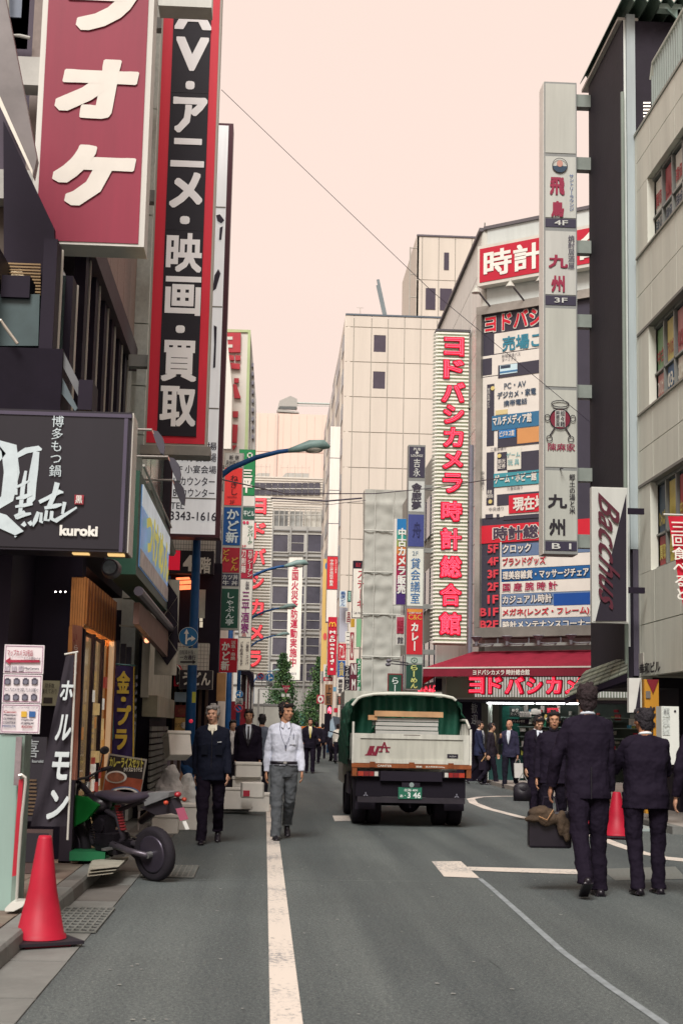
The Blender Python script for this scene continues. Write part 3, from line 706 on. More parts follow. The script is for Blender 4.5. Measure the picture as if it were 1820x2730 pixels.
m=MB(); m.tube([(6.03,YC0+1.6,3),(6.03,YC0+1.6,10)],.06); m.go('downpipe',M('#7f7b86',.5),wb)
# awning
aw2=th('red_awning','dusty red canvas awning with white lettering below the floor guide billboard','awning',tuple(SB.P(1,3,1)))
RC=M('#96293d',.8,.2,2,bump=.15,spec=.15); RC2=M('#8c2438',.75,.15,2)
at_=SB.uv(1350,1738)[1]; ab=SB.uv(1350,1776)[1]; av=SB.uv(1350,1795)[1]
m=MB(); m.add([SB.P(-.1,at_,.3),SB.P(5.6,at_,.3),SB.P(5.6,ab-.12,1.7),SB.P(-.9,ab-.12,1.7)],[(0,1,2,3)])
m.add([SB.P(-.1,at_,.3),SB.P(-.9,ab-.12,1.7),Vector((5.3,YC0+8,at_-.75)),Vector((6.1,YC0+8,at_-.2))],[(3,2,1,0)])
m.go('canopy',RC,aw2)
SB.wbox('front_bar',-.9,ab-.14,5.6,ab-.1,1.72,.04,M('#d9cfc2',.4),aw2)
SB.wbox('valance',-.9,ab-.36,5.6,ab-.14,1.71,.02,RC2,aw2)
m=MB(); m.ext([SB.P(-.9,ab-.36,1.71),SB.P(-.9,ab-.14,1.71),Vector((5.3,YC0+8,at_-.75)),Vector((5.3,YC0+8,at_-1.0))],(.02,0,0)); m.go('side_valance',RC2,aw2)
SB.wtext(aw2,'ヨドバシカメラ 時計総合館',SB.uv(1284,1785)[0]+.7,ab-.33,SB.uv(1442,1785)[0]+.55,ab-.18,M('#e9dccf',.6),1.73,bold=.03)
# spot lamps above the awning
SB.wbox('lamp_rail',0,at_+.12,5.4,at_+.2,.6,.08,M('#8f8f88',.5),wb)
for k in range(4):
    u=.25+k*.98; m=MB(); m.lathe(SB.P(u,at_+.25,.75),[(.04,-.12),(.05,0),(.16,.13),(.15,.15)],12); m.tube([SB.P(u,at_+.2,.7),SB.P(u+.3,at_+.15,.8),SB.P(u+.55,at_+.2,.5),SB.P(u+.55,at_+.6,.5)],.02,6); m.go('up_lamp',M('#6f6f74',.5),wb)
# front neon fascia
nf=th('neon_fascia','white ribbed shop fascia with large red neon characters under the red awning','sign',tuple(SB.P(1.5,2.6,.9)))
fu0=SB.uv(1216,1830)[0]; ft=ab-.34; fb=SB.uv(1350,1862)[1]
SB.wbox('backing',fu0,fb,5.6,ft,.55,.3,M('#b9c0a8',.6,.1,2),nf)
m=MB(); nv=int((5.6-.25)/.085)
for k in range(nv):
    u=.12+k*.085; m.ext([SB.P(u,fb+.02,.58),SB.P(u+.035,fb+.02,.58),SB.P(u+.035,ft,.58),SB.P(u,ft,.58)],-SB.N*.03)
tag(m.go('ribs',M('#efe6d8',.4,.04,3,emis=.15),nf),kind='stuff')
SB.wbox('bottom_rail',fu0,fb-.05,5.6,fb+.0,.62,.35,M('#c9c9bd',.4),nf)
CH=[('ヨ',1252,1804,1296,1852),('ド',1304,1804,1343,1852),('バ',1348,1804,1402,1852),('シ',1406,1806,1450,1852),('カ',1458,1804,1502,1852),('メ',1508,1806,1560,1852)]
neon(nf,Surf(SB.P(0,0,.55),D),CH,.04)
# white corner block + side neon (foreshortened along the street)
SXS=SXR(5.75)
SB.wbox('corner_block',fu0-.35,fb-.1,fu0,ft+.05,.6,.4,M('#d9d4c4',.5,.1,1),nf)
sn2=th('side_neon_sign','dark fascia crowded with red neon characters along the side street','sign',(5.75,YC0+3,2.8))
ya,yb_=atX(1218,1840,5.75).y,atX(1118,1840,5.75).y
SXS.wbox('backing',-yb_,2.25,-ya,3.05,0,.2,M('#3b2735',.6),sn2)
m=MB()
SXS.wtext(sn2,'ヨドバシカメラ時計総合館',-yb_+.2,2.3,-ya-.1,3.0,NR,.05,bold=.05); SXS.wtext(sn2,'ヨドバシカメラ時計総合館',-yb_+.2,2.33,-ya-.1,2.97,NE,.08,bold=0)
SXS.wbox('white_return',-ya,2.15,-ya+.9,3.1,0,.2,M('#ddd8c8',.5),sn2)
m=MB(); p=SB.P(fu0-.15,fb+.35,.75); m.box(p.x-.09,p.x+.09,p.y-.1,p.y,p.z-.18,p.z+.18); o=m.go('speaker_box',DK,nf)
# shop interior under the fascia
sh=th('store_front','lit store front with hanging goods, welcome panel and glass counter under the neon fascia','shop front',tuple(SB.P(1.5,0,0)))
SB.wbox('back_wall',-.2,0,5.6,fb,-1.4,.1,M('#5f6a62',.7,.3,1.5),sh)
SB.wbox('ceiling',-.6,fb-.12,5.6,fb-.05,.5,1.9,M('#4a4550',.7),sh)
SB.wbox('dark_column',-.55,0,-.05,fb-.12,.4,.5,DK,sh)
SB.text(sh,'歓迎',1276,1877,1292,1932,M('#a9a6a2',.6),.43,vert=True)
for (a,b_) in ((1.05,2.5),(2.6,3.9)): SB.wbox('tube_lamp',.0+a-.75,fb-.16,.0+b_-.75,fb-.125,.2,.05,M('#fff2e4',.5,0,emis=7),sh)
SB.wbox('white_post',.28,0,.36,fb-.12,.1,.1,M('#cfd2c4',.4),sh); SB.wbox('green_glass_panel',.4,.9,.95,fb-.2,-.5,.05,M('#2f6d5e',.15,.3,1,spec=.6),sh)
goods=['#e9dccf','#c9283c','#dfe06a','#e0d4c8','#3a8f6a','#e3cfc0','#d2483c','#4f9fc0','#e0d4c8','#e8c66a']
for k in range(90):
    u=.9+random.random()*3.6; v=.75+random.random()*1.25; ww=.06+random.random()*.14; hh_=.05+random.random()*.16
    SB.wbox('goods_pack',u,v,u+ww,v+hh_,-.3-random.random()*.8,.04,M(random.choice(goods),.5,.2,9),sh)
for k in range(5): SB.wbox('shelf',.9,.7+k*.28,4.6,.72+k*.28,-.5,.5,M('#8f9a90',.5),sh)
SB.wbox('counter',.3,0,1.2,.75,.1,.4,M('#2f4f4c',.3,.2,2),sh)
SB.box('dark_sign',1362,1918,1420,1930,.25,.03,DK,sh); SB.text(sh,'いらっしゃいませ',1366,1920,1410,1927,M('#e9dccf',.6),.26,bold=.02)
SB.box('dark_sign',1362,1885,1396,1912,.1,.03,M('#2f4240',.5),sh); SB.text(sh,'新宿\nカメラ',1366,1890,1390,1908,M('#e9dccf',.6),.12)
SB.box('price_card',1390,1898,1420,1912,.12,.02,M('#e9dccf',.6),sh); SB.text(sh,'特価品',1391,1900,1418,1911,M('#3a3344',.6),.14)
SB.box('price_card',1420,1892,1445,1906,.1,.02,M('#e0d4c8',.6),sh); SB.box('red_card',1462,1888,1492,1902,.1,.02,M('#c9283c',.6),sh)
SB.wbox('green_banner',3.5,1.2,3.75,fb-.2,.5,.03,M('#4fa86a',.6),sh); SB.wbox('pale_panel',3.3,1.0,3.5,fb-.15,.55,.05,M('#c4c8ba',.5),sh)
# green leafy things by right
# grey corrugated building beyond the watch store
gb=th('grey_ribbed_building','narrow grey ribbed building beside the stack of tenant signs','building',(6.5,YC0+10,0))
z1=atX(1140,1215,6.15).z
box('wall',6.35,16,Yend+.05,Yend+17,0,z1,M('#9f9a90',.6,.15,1,streak=True),gb)
for k in range(9):
    for j in range(3): box('window',6.28,6.36,Yend+.6+k*1.8,Yend+1.9+k*1.8,3.2+j*2.9,4.8+j*2.9,GLASS,gb)
# ================================================================ NET WRAPPED BUILDING
YN2=86
SNB=SY(YN2)
nb=th('net_wrapped_building','building under construction wrapped in wrinkled grey netting','building',(7,YN2,0))
u0,v0,u1,v1=SNB.rect(968,1305,1150,1900); v1=SNB.uv(1000,1305)[1]
nxg,nzg=60,110; vsn=[];fsn=[]
nd=rng.normal(size=(nzg+1,nxg+1))
for i in range(3): nd=(nd+np.roll(nd,1,0)+np.roll(nd,-1,0)+np.roll(nd,1,1)+np.roll(nd,-1,1))/5
nd/=nd.std()
for j in range(nzg+1):
    for i in range(nxg+1):
        z=v1*j/nzg; seam=abs(((z/4.9)%1)-.5)
        vsn.append((u0+(u1+3-u0)*i/nxg,YN2+nd[j,i]*.03+.05*math.sin(i*.9+j*.13)*.5-.15*max(0,seam-.44)*8,z))
for j in range(nzg):
    for i in range(nxg): k=j*(nxg+1)+i; fsn.append((k,k+1,k+nxg+2,k+nxg+1))
NET=M('#a7a49b',.8,.07,.9,bump=.1)
mk('netting',vsn,fsn,NET,nb,True)
vs2=[(u0+nd[j,0]*.04,YN2+1.8*i/8,v1*j/20) for j in range(21) for i in range(9)]
mk('side_netting',vs2,[(j*9+i+1,j*9+i,(j+1)*9+i,(j+1)*9+i+1) for j in range(20) for i in range(8)],NET,nb,True)
m=MB()
for k in range(5):
    z=v1*(.2+.16*k); m.tube([(u0-.05,YN2-.12,z),(u1+3,YN2-.12,z+.02)],.04,5)
for k in range(4): m.tube([(u0+.6+k*1.1,YN2-.1,0),(u0+.6+k*1.1,YN2-.1,v1)],.03,5)
m.go('scaffold_tube',M('#bab6ad',.5),nb)
# ================================================================ WHITE TILED BUILDING
YW=120; SW=SY(YW)
ww_=th('white_tiled_building','tall cream tiled building with few square windows rising over the street','building',(10,YW,0))
TW=M('#cdbfb1',.6,.08,.35,streak=True)
ucol=[SW.uv(px,900)[0] for px in (920,943,990,1034,1078,1121,1165,1208,1252,1296)]
ztop=SW.uv(1000,842)[1]; rowz=[ztop,SW.uv(1000,873)[1]]
while rowz[-1]>3: rowz.append(rowz[-1]-3.02)
box('core',ucol[0]+.05,ucol[-1],YW+.05,YW+25,0,ztop-.2,M('#a39a8e',.8),ww_)
win=[(SW.rect(996,893,1028,938)),(SW.rect(994,990,1026,1036))]
for j in range(len(rowz)-1):
    for i in range(len(ucol)-1):
        a,b_,c,d=ucol[i]+.035,ucol[i+1]-.035,rowz[j+1]+.035,rowz[j]-.035
        hit=[w_ for w_ in win if w_[0]>a-.3 and w_[2]<b_+.3 and w_[1]>c-.2 and w_[3]<d+.2]
        if hit:
            x0_,z0_,x1_,z1_=hit[0]; x0_=max(x0_,a+.02); x1_=min(x1_,b_-.02)
            m=MB(); m.box(a,x0_,YW,YW+.06,c,d).box(x1_,b_,YW,YW+.06,c,d).box(x0_,x1_,YW,YW+.06,c,z0_).box(x0_,x1_,YW,YW+.06,z1_,d); m.go('wall_panel',TW,ww_)
            box('window',x0_,x1_,YW+.025,YW+.05,z0_,z1_,M('#4a4450',.3,.15,2),ww_)
        else: box('wall_panel',a,b_,YW,YW+.06,c,d,TW,ww_)
# rounded edge + receding side with window strips
xl=ucol[0]
m=MB(); m.loft([((xl+.3,YW+.35,0),.34,.34),((xl+.3,YW+.35,ztop),.34,.34)],20); m.go('rounded_edge',TW,ww_,True)
zs=SY(YW+25).uv(892,1150)[1]
m=MB(); m.ext([(xl-.02,YW+.4,0),(xl-.02,YW+45,0),(xl-.02,YW+45,ztop*.93),(xl-.02,YW+.4,ztop)],(.3,0,0)); m.go('side_wall',TW,ww_)
for j in range(10): box('window',xl-.08,xl-.02,YW+1.2,YW+43,ztop-2.8-j*3.02,ztop-1.4-j*3.02,M('#8f9093',.3,.3,.5),ww_)
for j in range(4): box('vertical_fin',xl-.14,xl-.02,YW+4+j*10,YW+6+j*10,0,ztop*.95,TW,ww_)
box('roof_coping',xl,ucol[-1],YW-.05,YW+.3,ztop,ztop+.14,M('#56606a',.6),ww_)
# penthouse block
SW2=SY(YW+6); u0,v0,u1,v1=SW2.rect(1108,632,1300,842)
P1=[SW2.uv(px,700)[0] for px in (1110,1125,1169,1213,1257,1300)]; P2=[v1,SW2.uv(1150,746)[1],v0-1]
wn=[SW2.rect(1183,673,1196,719),SW2.rect(1134,768,1160,825),SW2.rect(1172,769,1204,827),SW2.rect(1216,770,1220,780)]
box('penthouse_core',P1[0]+.08,P1[-1],YW+6.08,YW+20,v0-1,v1-.1,M('#a39a8e',.8),ww_)
for j in range(2):
    for i in range(5): box('penthouse_panel',P1[i]+.03,P1[i+1]-.03,YW+6,YW+6.07,P2[j+1]+.03,P2[j]-.03,TW,ww_)
for w_ in wn: box('window',w_[0],w_[2],YW+5.95,YW+6.02,w_[1],w_[3],M('#453f4c',.3,.1,2),ww_)
box('penthouse_coping',P1[0],P1[-1],YW+5.9,YW+6.3,v1,v1+.14,M('#5f5a62',.6),ww_)
box('penthouse_side',P1[0]-.02,P1[0]+.2,YW+6,YW+20,v0-1,v1,TW,ww_)
m=MB()
for k in (0,): 
    x=SW2.uv(1090,700)[0]; m.tube([(x,YW+5,ztop-1),(x,YW+5,SW2.uv(1090,668)[1])],.07,6); 
    for t_ in (670,740,800): z=SW2.uv(1090,t_)[1]; m.tube([(x,YW+5,z),(x+.6,YW+5,z)],.05,5)
m.go('vent_pipe',M('#a79f95',.5),ww_)
m=MB(); q=SW2.P(*SW2.uv(1028,842)); q2=SW2.P(*SW2.uv(1007,745)); m.tube([q,q2],.14,6); q=SW2.P(*SW2.uv(1023,842)); q2=SW2.P(*SW2.uv(1005,760)); m.tube([q,q2],.11,6); m.go('slanted_mast',M('#7f8688',.5),ww_)
m=MB(); q=SW2.P(*SW2.uv(960,845)); q2=SW2.P(*SW2.uv(960,820)); m.tube([q,q2],.03,5); m.tube([q2+Vector((-.3,0,0)),q2+Vector((.3,0,0))],.02,5); m.go('tv_aerial',M('#b3a89e',.5),ww_)
# ================================================================ FAR END
YE=185; SE=SY(YE)
eb=th('grey_window_building','grey office building with rows of square dark windows closing the street','building',(6,YE,0))
u0,v0,u1,v1=SE.rect(600,1418,1010,1900)
zc=SE.uv(800,1403)[1]
box('wall',u0,u1+25,YE+.2,YE+30,0,zc,M('#a8a39c',.6,.08,.4),eb)
cl=[(682,714),(726,767),(771,810),(816,856),(859,893),(897,935)]; rt=[1425,1494,1563,1632,1700,1770]
WG=M('#4d4d58',.15,.35,.35,spec=.6); FW=M('#c4beb5',.5)
for (a,b_) in cl:
    for t_ in rt:
        q=SE.rect(a,t_,b_,t_+46); f=box('window',q[0],q[2],YE+.1,YE+.16,q[1],q[3],WG,eb)
        m=MB(); m.box(q[0]-.12,q[0],YE,YE+.2,q[1]-.1,q[3]+.1).box(q[2],q[2]+.12,YE,YE+.2,q[1]-.1,q[3]+.1).box(q[0],q[2],YE,YE+.2,q[3],q[3]+.1).box(q[0],q[2],YE,YE+.2,q[1]-.1,q[1])
        if random.random()<.7: m.box(q[0],q[2],YE+.02,YE+.1,q[1]+(q[3]-q[1])*.5,q[1]+(q[3]-q[1])*.5+.05)
        m.go('frame',FW,f)
for k in range(7):
    z=SE.uv(800,1414+k*69)[1]; box('spandrel_rib',u0,u1+5,YE-.05,YE+.2,z-.06,z+.06,M('#8f8b88',.5),eb)
for px in (720,769,813,857,877):
    x=SE.uv(px,1650)[0]; box('vertical_rib',x-.1,x+.1,YE-.1,YE+.2,0,zc,M('#99958f',.5),eb)
# plant deck on top
z0=zc; 
for (l,t,r,b_,c) in ((640,1358,722,1400,'#8f8b86'),(727,1358,768,1396,'#7f7d7a'),(772,1360,808,1392,'#9c9993'),(812,1360,858,1400,'#c4bcb0'),(860,1350,880,1398,'#a7a29a')):
    q=SE.rect(l,t,r,b_); box('roof_plant',q[0],q[2],YE+1,YE+4,zc,q[3],M(c,.6,.3,1.5),eb)
m=MB()
for px in range(660,884,14):
    x=SE.uv(px,1380)[0]; m.tube([(x,YE+.5,zc),(x,YE+.5,SE.uv(px,1355)[1])],.06,4)
for py in (1352,1372): m.tube([SE.P(*SE.uv(640,py),-.5),SE.P(*SE.uv(884,py),-.5)],.06,4)
m.go('rail',M('#b7b1a8',.5),eb)
SU=SY(YE+12)
ub=th('louvred_upper_block','pale louvred block with a long window band above the grey office building','building',(6,YE+12,0))
q=SU.rect(560,1272,1000,1420); box('wall',q[0],q[2],YE+12,YE+30,0,q[3],M('#d4c8bb',.6,.06,.4),ub)
m=MB(); n=22
for k in range(n): z=q[1]+(q[3]-q[1])*(k+.5)/n; m.box(q[0],q[2],YE+11.9,YE+12,z-.05,z+.03)
tag(m.go('cladding_ribs',M('#bdb2a6',.6),ub),kind='stuff')
for i in range(11):
    a=676+i*16.2; w_=SU.rect(a,1288,a+14.6,1320); box('window',w_[0],w_[2],YE+11.75,YE+11.85,w_[1],w_[3],M('#54535c',.2,.4,.8),ub)
    zm=(w_[1]+w_[3])/2; box('window_rail',w_[0],w_[2],YE+11.65,YE+11.74,zm-.05,zm+.05,FW,ub)
for (l,r) in ((672,719),(747,825)):
    a=SU.rect(l,1254,r,1272); m=MB(); m.ext([(a[0],YE+14,q[3]),(a[2],YE+14,q[3]),(a[2],YE+14,a[3]),(a[0]+.8,YE+14,a[3])],(0,4,0)); m.go('roof_tank',M('#aaa59e',.6),ub)
    m=MB()
    for k in range(5): x=a[0]+(a[2]-a[0])*k/4; m.tube([(x,YE+13.8,q[3]),(x,YE+13.8,q[3]+2)],.04,4)
    m.tube([(a[0],YE+13.8,q[3]+1.6),(a[2],YE+13.8,q[3]+1.7)],.04,4); m.go('rail',M('#c9bdb0',.5),ub)
SP=SY(330)
pb=th('pale_distant_tower','very pale tall building fading into the sky behind the street end','building',(10,330,0))
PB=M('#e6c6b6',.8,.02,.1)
q=SP.rect(520,1103,1000,1420); n=0
zt_=SP.uv(780,1103)[1]
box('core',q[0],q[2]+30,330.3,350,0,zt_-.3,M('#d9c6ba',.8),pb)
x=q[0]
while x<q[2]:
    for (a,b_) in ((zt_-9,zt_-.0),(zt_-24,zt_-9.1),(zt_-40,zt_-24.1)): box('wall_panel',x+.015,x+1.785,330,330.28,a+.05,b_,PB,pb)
    x+=1.8
m=MB(); x=SP.uv(738,1200)[0]; m.tube([(x,329.5,20),(x,329.5,zt_)],.12,5); m.go('dark_joint',M('#c4b4aa',.6),pb)
# gondola on roof crane
cg=th('window_cleaning_cradle','grey boxy maintenance cradle on a horizontal boom against the sky','crane',tuple(SP.P(*SP.uv(770,1090))))
G1=M('#a9a39b',.6,.1); 
SP.poly('cradle_body',[(745,1068),(774,1055),(792,1063),(792,1086),(745,1083),(738,1095)],0,3,G1,cg)
SP.poly('cradle_window',[(747,1083),(790,1084),(788,1092),(742,1090)],.2,.5,M('#5d6160',.4),cg)
SP.poly('cradle_base',[(738,1093),(744,1089),(796,1098),(797,1101),(740,1097)],.1,3,G1,cg)
m=MB(); m.tube([SP.P(*SP.uv(792,1072),-1),SP.P(*SP.uv(900,1075),-1)],.25,6); m.tube([SP.P(*SP.uv(792,1079),-1),SP.P(*SP.uv(900,1080),-1)],.08,5); m.go('boom',M('#aeb3ac',.5),cg)
# ---- street end trees
LEAF=[M('#4c6f40',.7,.3,3),M('#38583a',.7,.3,3),M('#668a4e',.7,.25,3)]
def tree(px,pt,pb_,hw,Y,label,seed):
    r_=random.Random(seed); b=at(px,pb_,Y); x=b.x; top=at(px,pt,Y).z; R=hw*Y/F
    t=th('street_tree',label,'tree',(x,Y,0),'young trees at the end of the street')
    m=MB(); m.tube([(x,Y,0),(x+.05,Y,top*.5),(x,Y,top*.9)],[.16,.1,.03],7)
    for k in range(9):
        a=r_.random()*6.28; z=top*(.25+.07*k); l=R*(1-.09*k)*.8; m.tube([(x,Y,z),(x+math.cos(a)*l,Y+math.sin(a)*l,z+l*.5)],[.05,.015],5)
    m.go('trunk',M('#6b5a50',.8,.2,4),t)
    for ci,(cnt,mt) in enumerate(((3200,LEAF[0]),(3000,LEAF[1]),(1300,LEAF[2]))):
        m=MB(); cl_=[]
        for k in range(80):
            tt=r_.random()**1.2; z=top*(.14+.86*tt); rr=R*1.15*(1.04-tt)**.75*math.sqrt(r_.random()); a=r_.random()*6.28; cl_.append((x+math.cos(a)*rr,Y+math.sin(a)*rr,z,R*.22*(1.25-tt)))
        for k in range(cnt):
            c=r_.choice(cl_); p=Vector((c[0]+r_.gauss(0,c[3]),Y*0+c[1]+r_.gauss(0,c[3]),c[2]+r_.gauss(0,c[3]*1.1)))
            if p.z>top: continue
            s=.08+.09*r_.random(); d1=Vector((r_.gauss(0,1),r_.gauss(0,1),r_.gauss(0,1))).normalized()*s; d2=d1.cross(Vector((r_.gauss(0,1),r_.gauss(0,1),r_.gauss(0,1)))).normalized()*s*.6
            m.add([p-d1,p+d2,p+d1,p-d2],[(0,1,2,3)])
        m.go('crown',mt,t)
tree(752,1742,1925,42,160,'young green street tree left of the long white banner',1)
tree(850,1752,1925,42,158,'young green street tree right of the long white banner, by the yellow banner',2)
bp=th('roadside_planting','','',(5,165,0))
tag(bp,'colourful hoarding strip and dark hedge under the street end trees','hedge')
for k in range(14):
    q=SY(164).rect(680+k*17,1902,695+k*17,1918); box('hoarding_panel',q[0],q[2],164,164.1,0,q[3],M(['#3a4d46','#5fb3b0','#e0cf8a','#46584c','#3d3a48','#7fb7a8'][k%6],.6,.4,2),bp)
# ================================================================ SIGNS
def hung(name,label,cat,S,L_,T_,R__,B_,depth,frame,fw=3,group=None,out=0):
    u0,v0,u1,v1=S.rect(L_,T_,R__,B_); c=S.P((u0+u1)/2,v0,out)
    r=th(name,label,cat,tuple(c),group); sc_=(u1-u0)/max(R__-L_,1)
    S.wbox('frame',u0,v0,u1,v1,out,depth,M(frame,.45,.12,2,streak=True),r)
    return r,(u0,v0,u1,v1),sc_*fw
def sgn(label,S,L_,T_,R__,B_,depth,frame,panels,texts,fw=3,name='projecting_sign',group=None,cat='sign'):
    r,(u0,v0,u1,v1),f=hung(name,label,cat,S,L_,T_,R__,B_,depth,frame,fw,group)
    cx=(L_+R__)/2
    def ty(px,py): # py -> v at the sign's axis
        return v1-(v1-v0)*(py-T_)/(B_-T_)
    for p in panels:
        t,b,c=p[:3]; k=p[3] if len(p)>3 else {}
        l=k.get('l',0); rr=k.get('r',1)
        e=k.get('e',0)
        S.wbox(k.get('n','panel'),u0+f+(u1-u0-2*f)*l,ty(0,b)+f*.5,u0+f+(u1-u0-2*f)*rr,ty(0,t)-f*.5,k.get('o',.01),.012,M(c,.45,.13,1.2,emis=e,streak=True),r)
    for t_ in texts:
        s,l,t,rr,b,c=t_[:6]; k=dict(t_[6]) if len(t_)>6 else {}
        o=k.pop('o',.0)+.026; e=k.pop('e',0)
        k.setdefault('bold',.02)
        a=u0+(u1-u0)*l; d=u0+(u1-u0)*rr
        S.wtext(r,s,a,ty(0,b),d,ty(0,t),M(c,.5,.05,emis=e),o,**k)
    return r,(u0,v0,u1,v1),ty
def arm(r,x0,x1,y,z,s=.06,c='#8f8c86'): box('bracket',min(x0,x1),max(x0,x1),y-s,y+s,z-s,z+s,M(c,.5,.2),r)
V_={'vert':True}
WHs='#e6dbce'
# --- karaoke
S=SY(14.0)
r,bx,ty=sgn('huge crimson sign with slanted white characters, top left of the picture',S,104,-262,403,653,.38,'#cfc8be',[(-262,653,'#982441')],[],fw=15)
for (s,l,t,rr,b) in (('ラ',178,-72,368,86),('オ',153,157,365,320),('ケ',139,386,357,553)): S.text(r,s,l,t,rr,b,M('#ddd2c6',.5,.08,2),.024,bold=.075,shear=.12)
for py in (175,480): z=S.uv(100,py)[1]; box('bracket',-2.9,-2.2,14.05,14.3,z-.18,z+.12,M('#b0aaa2',.5,.2),r)
# sign box top right of it (grey box crossing at top)
S=SY(15.6)
r,_,_=hung('light_box','grey light box jutting out above the black and red vertical sign','sign',S,424,-90,566,16,.3,'#c6c2b8')
# --- AV sign
S=SY(19.0)
r,bx,ty=sgn('tall black vertical sign with white characters and a bright red border on the left',S,417,-400,578,1190,.35,'#a59c90',[(-395,1186,'#e8203c'),],[],fw=5)
u0,v0,u1,v1=bx; w_=u1-u0
S.wbox('black_field',u0+w_*.20,v0+.13,u1-w_*.17,v1,.03,.02,M('#2c2935',.5,.12,1.5,spec=.2),r)
for k in range(5): S.wbox('panel_joint',u0+w_*.2,v0+1.0+k*1.95,u1-w_*.17,v0+1.006+k*1.95,.034,.006,M('#1f1c28',.5),r)
for (s,l,t,rr,b) in (('A',466,0,566,82),('V',468,100,557,192),('・',494,217,520,241),('ア',460,260,553,357),('二',455,370,546,448),('メ',452,460,541,557),('・',479,577,507,600),('映',443,622,539,728),('画',440,738,536,843),('・',468,868,494,890),('買',430,908,526,1019),('取',426,1030,523,1139)):
    S.text(r,s,l,t,rr,b,M('#f4eadf',.5,.03,2),.036,bold=.034 if s in '映画買取' else .05)
for z in (6.2,8.5,11): arm(r,-1.95,u0,19.2,z,.08)
S.wbox('bottom_tray',u0-.05,v0-.12,u1+.05,v0,.03,.4,M('#8a8178',.5,.3),r)
# --- banquet sign
S=SY(22.4)
r,bx,ty=sgn('large white sign listing banquet floors with a telephone number, brown edged',S,471,325,604,1432,.4,'#5d3340',[(330,1427,'#f4efe4',{'r':.93,'e':.12})],[],fw=4)
u0,v0,u1,v1=bx
for py in (560,830,1100,1335): S.wbox('panel_joint',u0+.03,ty(0,py),u1-.08,ty(0,py)+.02,.02,.01,M('#8f887e',.5),r)
TK='#3b3546'
for (s,l,t,rr,b) in (('4F 宴会場',462,1178,578,1200),('3F大小宴会場',467,1207,577,1232),('2F 小宴会場',467,1241,577,1263),('1Fカウンター',463,1272,573,1296),('B1カウンター',462,1303,572,1326),('TEL',455,1340,492,1358),('3343-1616',453,1365,577,1389)):
    S.text(r,s,l,t,rr,b,M(TK,.5),.03,bold=.02)
for pts in ([(576,575),(586,572),(598,588),(590,596),(580,590)],[(586,608),(594,604),(590,640),(584,640)],[(572,735),(582,718),(588,730),(576,770),(566,778)],[(570,868),(578,872),(577,900),(574,980),(568,982),(571,920)]): S.poly('brush_stroke',pts,.03,.01,M(TK,.5),r)
# --- kuroki board
S=SY(12.0)
r,bx,ty=sgn('wide black restaurant board with white brush calligraphy and small latin name',S,-260,1090,345,1465,.42,'#2a2533',[(1094,1461,'#2a2632')],[],fw=6)
u0,v0,u1,v1=bx
S.wbox('light_edge',u1+.001,v0,u1+.012,v1,-.02,.4,M('#cfc6bb',.4),r)
S.wbox('frame_bead',u0,v1-.05,u1,v1-.02,.02,.03,M('#4a4456',.4),r); S.wbox('frame_bead',u1-.06,v0,u1-.03,v1-.055,.02,.03,M('#4a4456',.4),r)
IW=M('#c3cbcc',.6,.12,6)
S.text(r,'博多もつ鍋',136,1110,168,1272,IW,.03,vert=True,bold=0)
S.text(r,'kuroki',160,1402,262,1431,M('#e3dcd2',.5),.03,bold=.045)
# calligraphy: brush strokes as tapered ribbons
_bo=[0]
def brush(S,r,pts,ws,mat,o=.014):
    _bo[0]+=.0012; o+=_bo[0]
    P=[Vector(p) for p in pts]; a=[];b=[]
    for i,p in enumerate(P):
        d=(P[min(i+1,len(P)-1)]-P[max(i-1,0)]); n=Vector((-d.y,d.x)).normalized()*ws[i]/2; a.append(tuple(p+n)); b.append(tuple(p-n))
    v=[S.P(*S.uv(*q),o) for q in a+b]; n=len(P)
    mk('brush_stroke',v,[(i,i+1,n+i+1,n+i) for i in range(n-1)],mat,r)
for pts,ws in (([(-40,1250),(0,1190),(25,1196),(32,1260),(20,1330),(0,1342),(-40,1330)],[40,52,44,42,34,30,30]),([(42,1218),(70,1202),(104,1196),(112,1200)],[12,16,14,5]),([(44,1215),(42,1260),(44,1320)],[10,12,7]),([(98,1205),(92,1250),(86,1290),(84,1330),(76,1345)],[16,22,24,22,10]),
 ([(70,1256),(62,1300),(54,1375)],[7,12,10]),([(44,1300),(62,1292),(80,1282)],[6,8,4]),([(44,1330),(64,1326),(86,1318)],[6,12,8]),([(42,1352),(66,1348),(88,1344)],[6,10,7]),([(42,1382),(64,1374),(84,1370)],[7,11,6]),([(40,1378),(66,1366),(72,1372),(46,1384)],[8,9,8,5]),
 ([(-30,1380),(10,1392),(56,1424),(40,1432)],[40,40,22,6]),([(106,1340),(130,1328),(160,1312),(170,1314)],[10,10,12,4]),([(154,1288),(146,1320),(132,1352),(138,1356)],[14,13,12,6]),([(120,1356),(150,1350),(166,1346)],[8,12,6]),
 ([(104,1366),(96,1388),(88,1404)],[9,12,6]),([(112,1368),(110,1392),(116,1394)],[7,9,7]),([(126,1362),(122,1388),(134,1388)],[8,10,6]),([(140,1364),(138,1384),(150,1390),(206,1354)],[9,11,12,5]),([(174,1340),(168,1372)],[10,7]),([(62,1396),(70,1404)],[14,8]),([(80,1392),(86,1402)],[12,8])): brush(S,r,pts,ws,IW)
S.box('red_seal',200,1321,224,1346,.03,.01,M('#a83440',.6),r); S.text(r,'黒',203,1323,221,1344,M('#e3dcd2',.5),.045,bold=.02)

# under-board lamps
for (px,py) in ((210,1470),(305,1474)): S.box('glow_lamp',px-22,py-3,px+22,py+3,-.1,.1,M('#e0b878',.5,emis=.5),r)
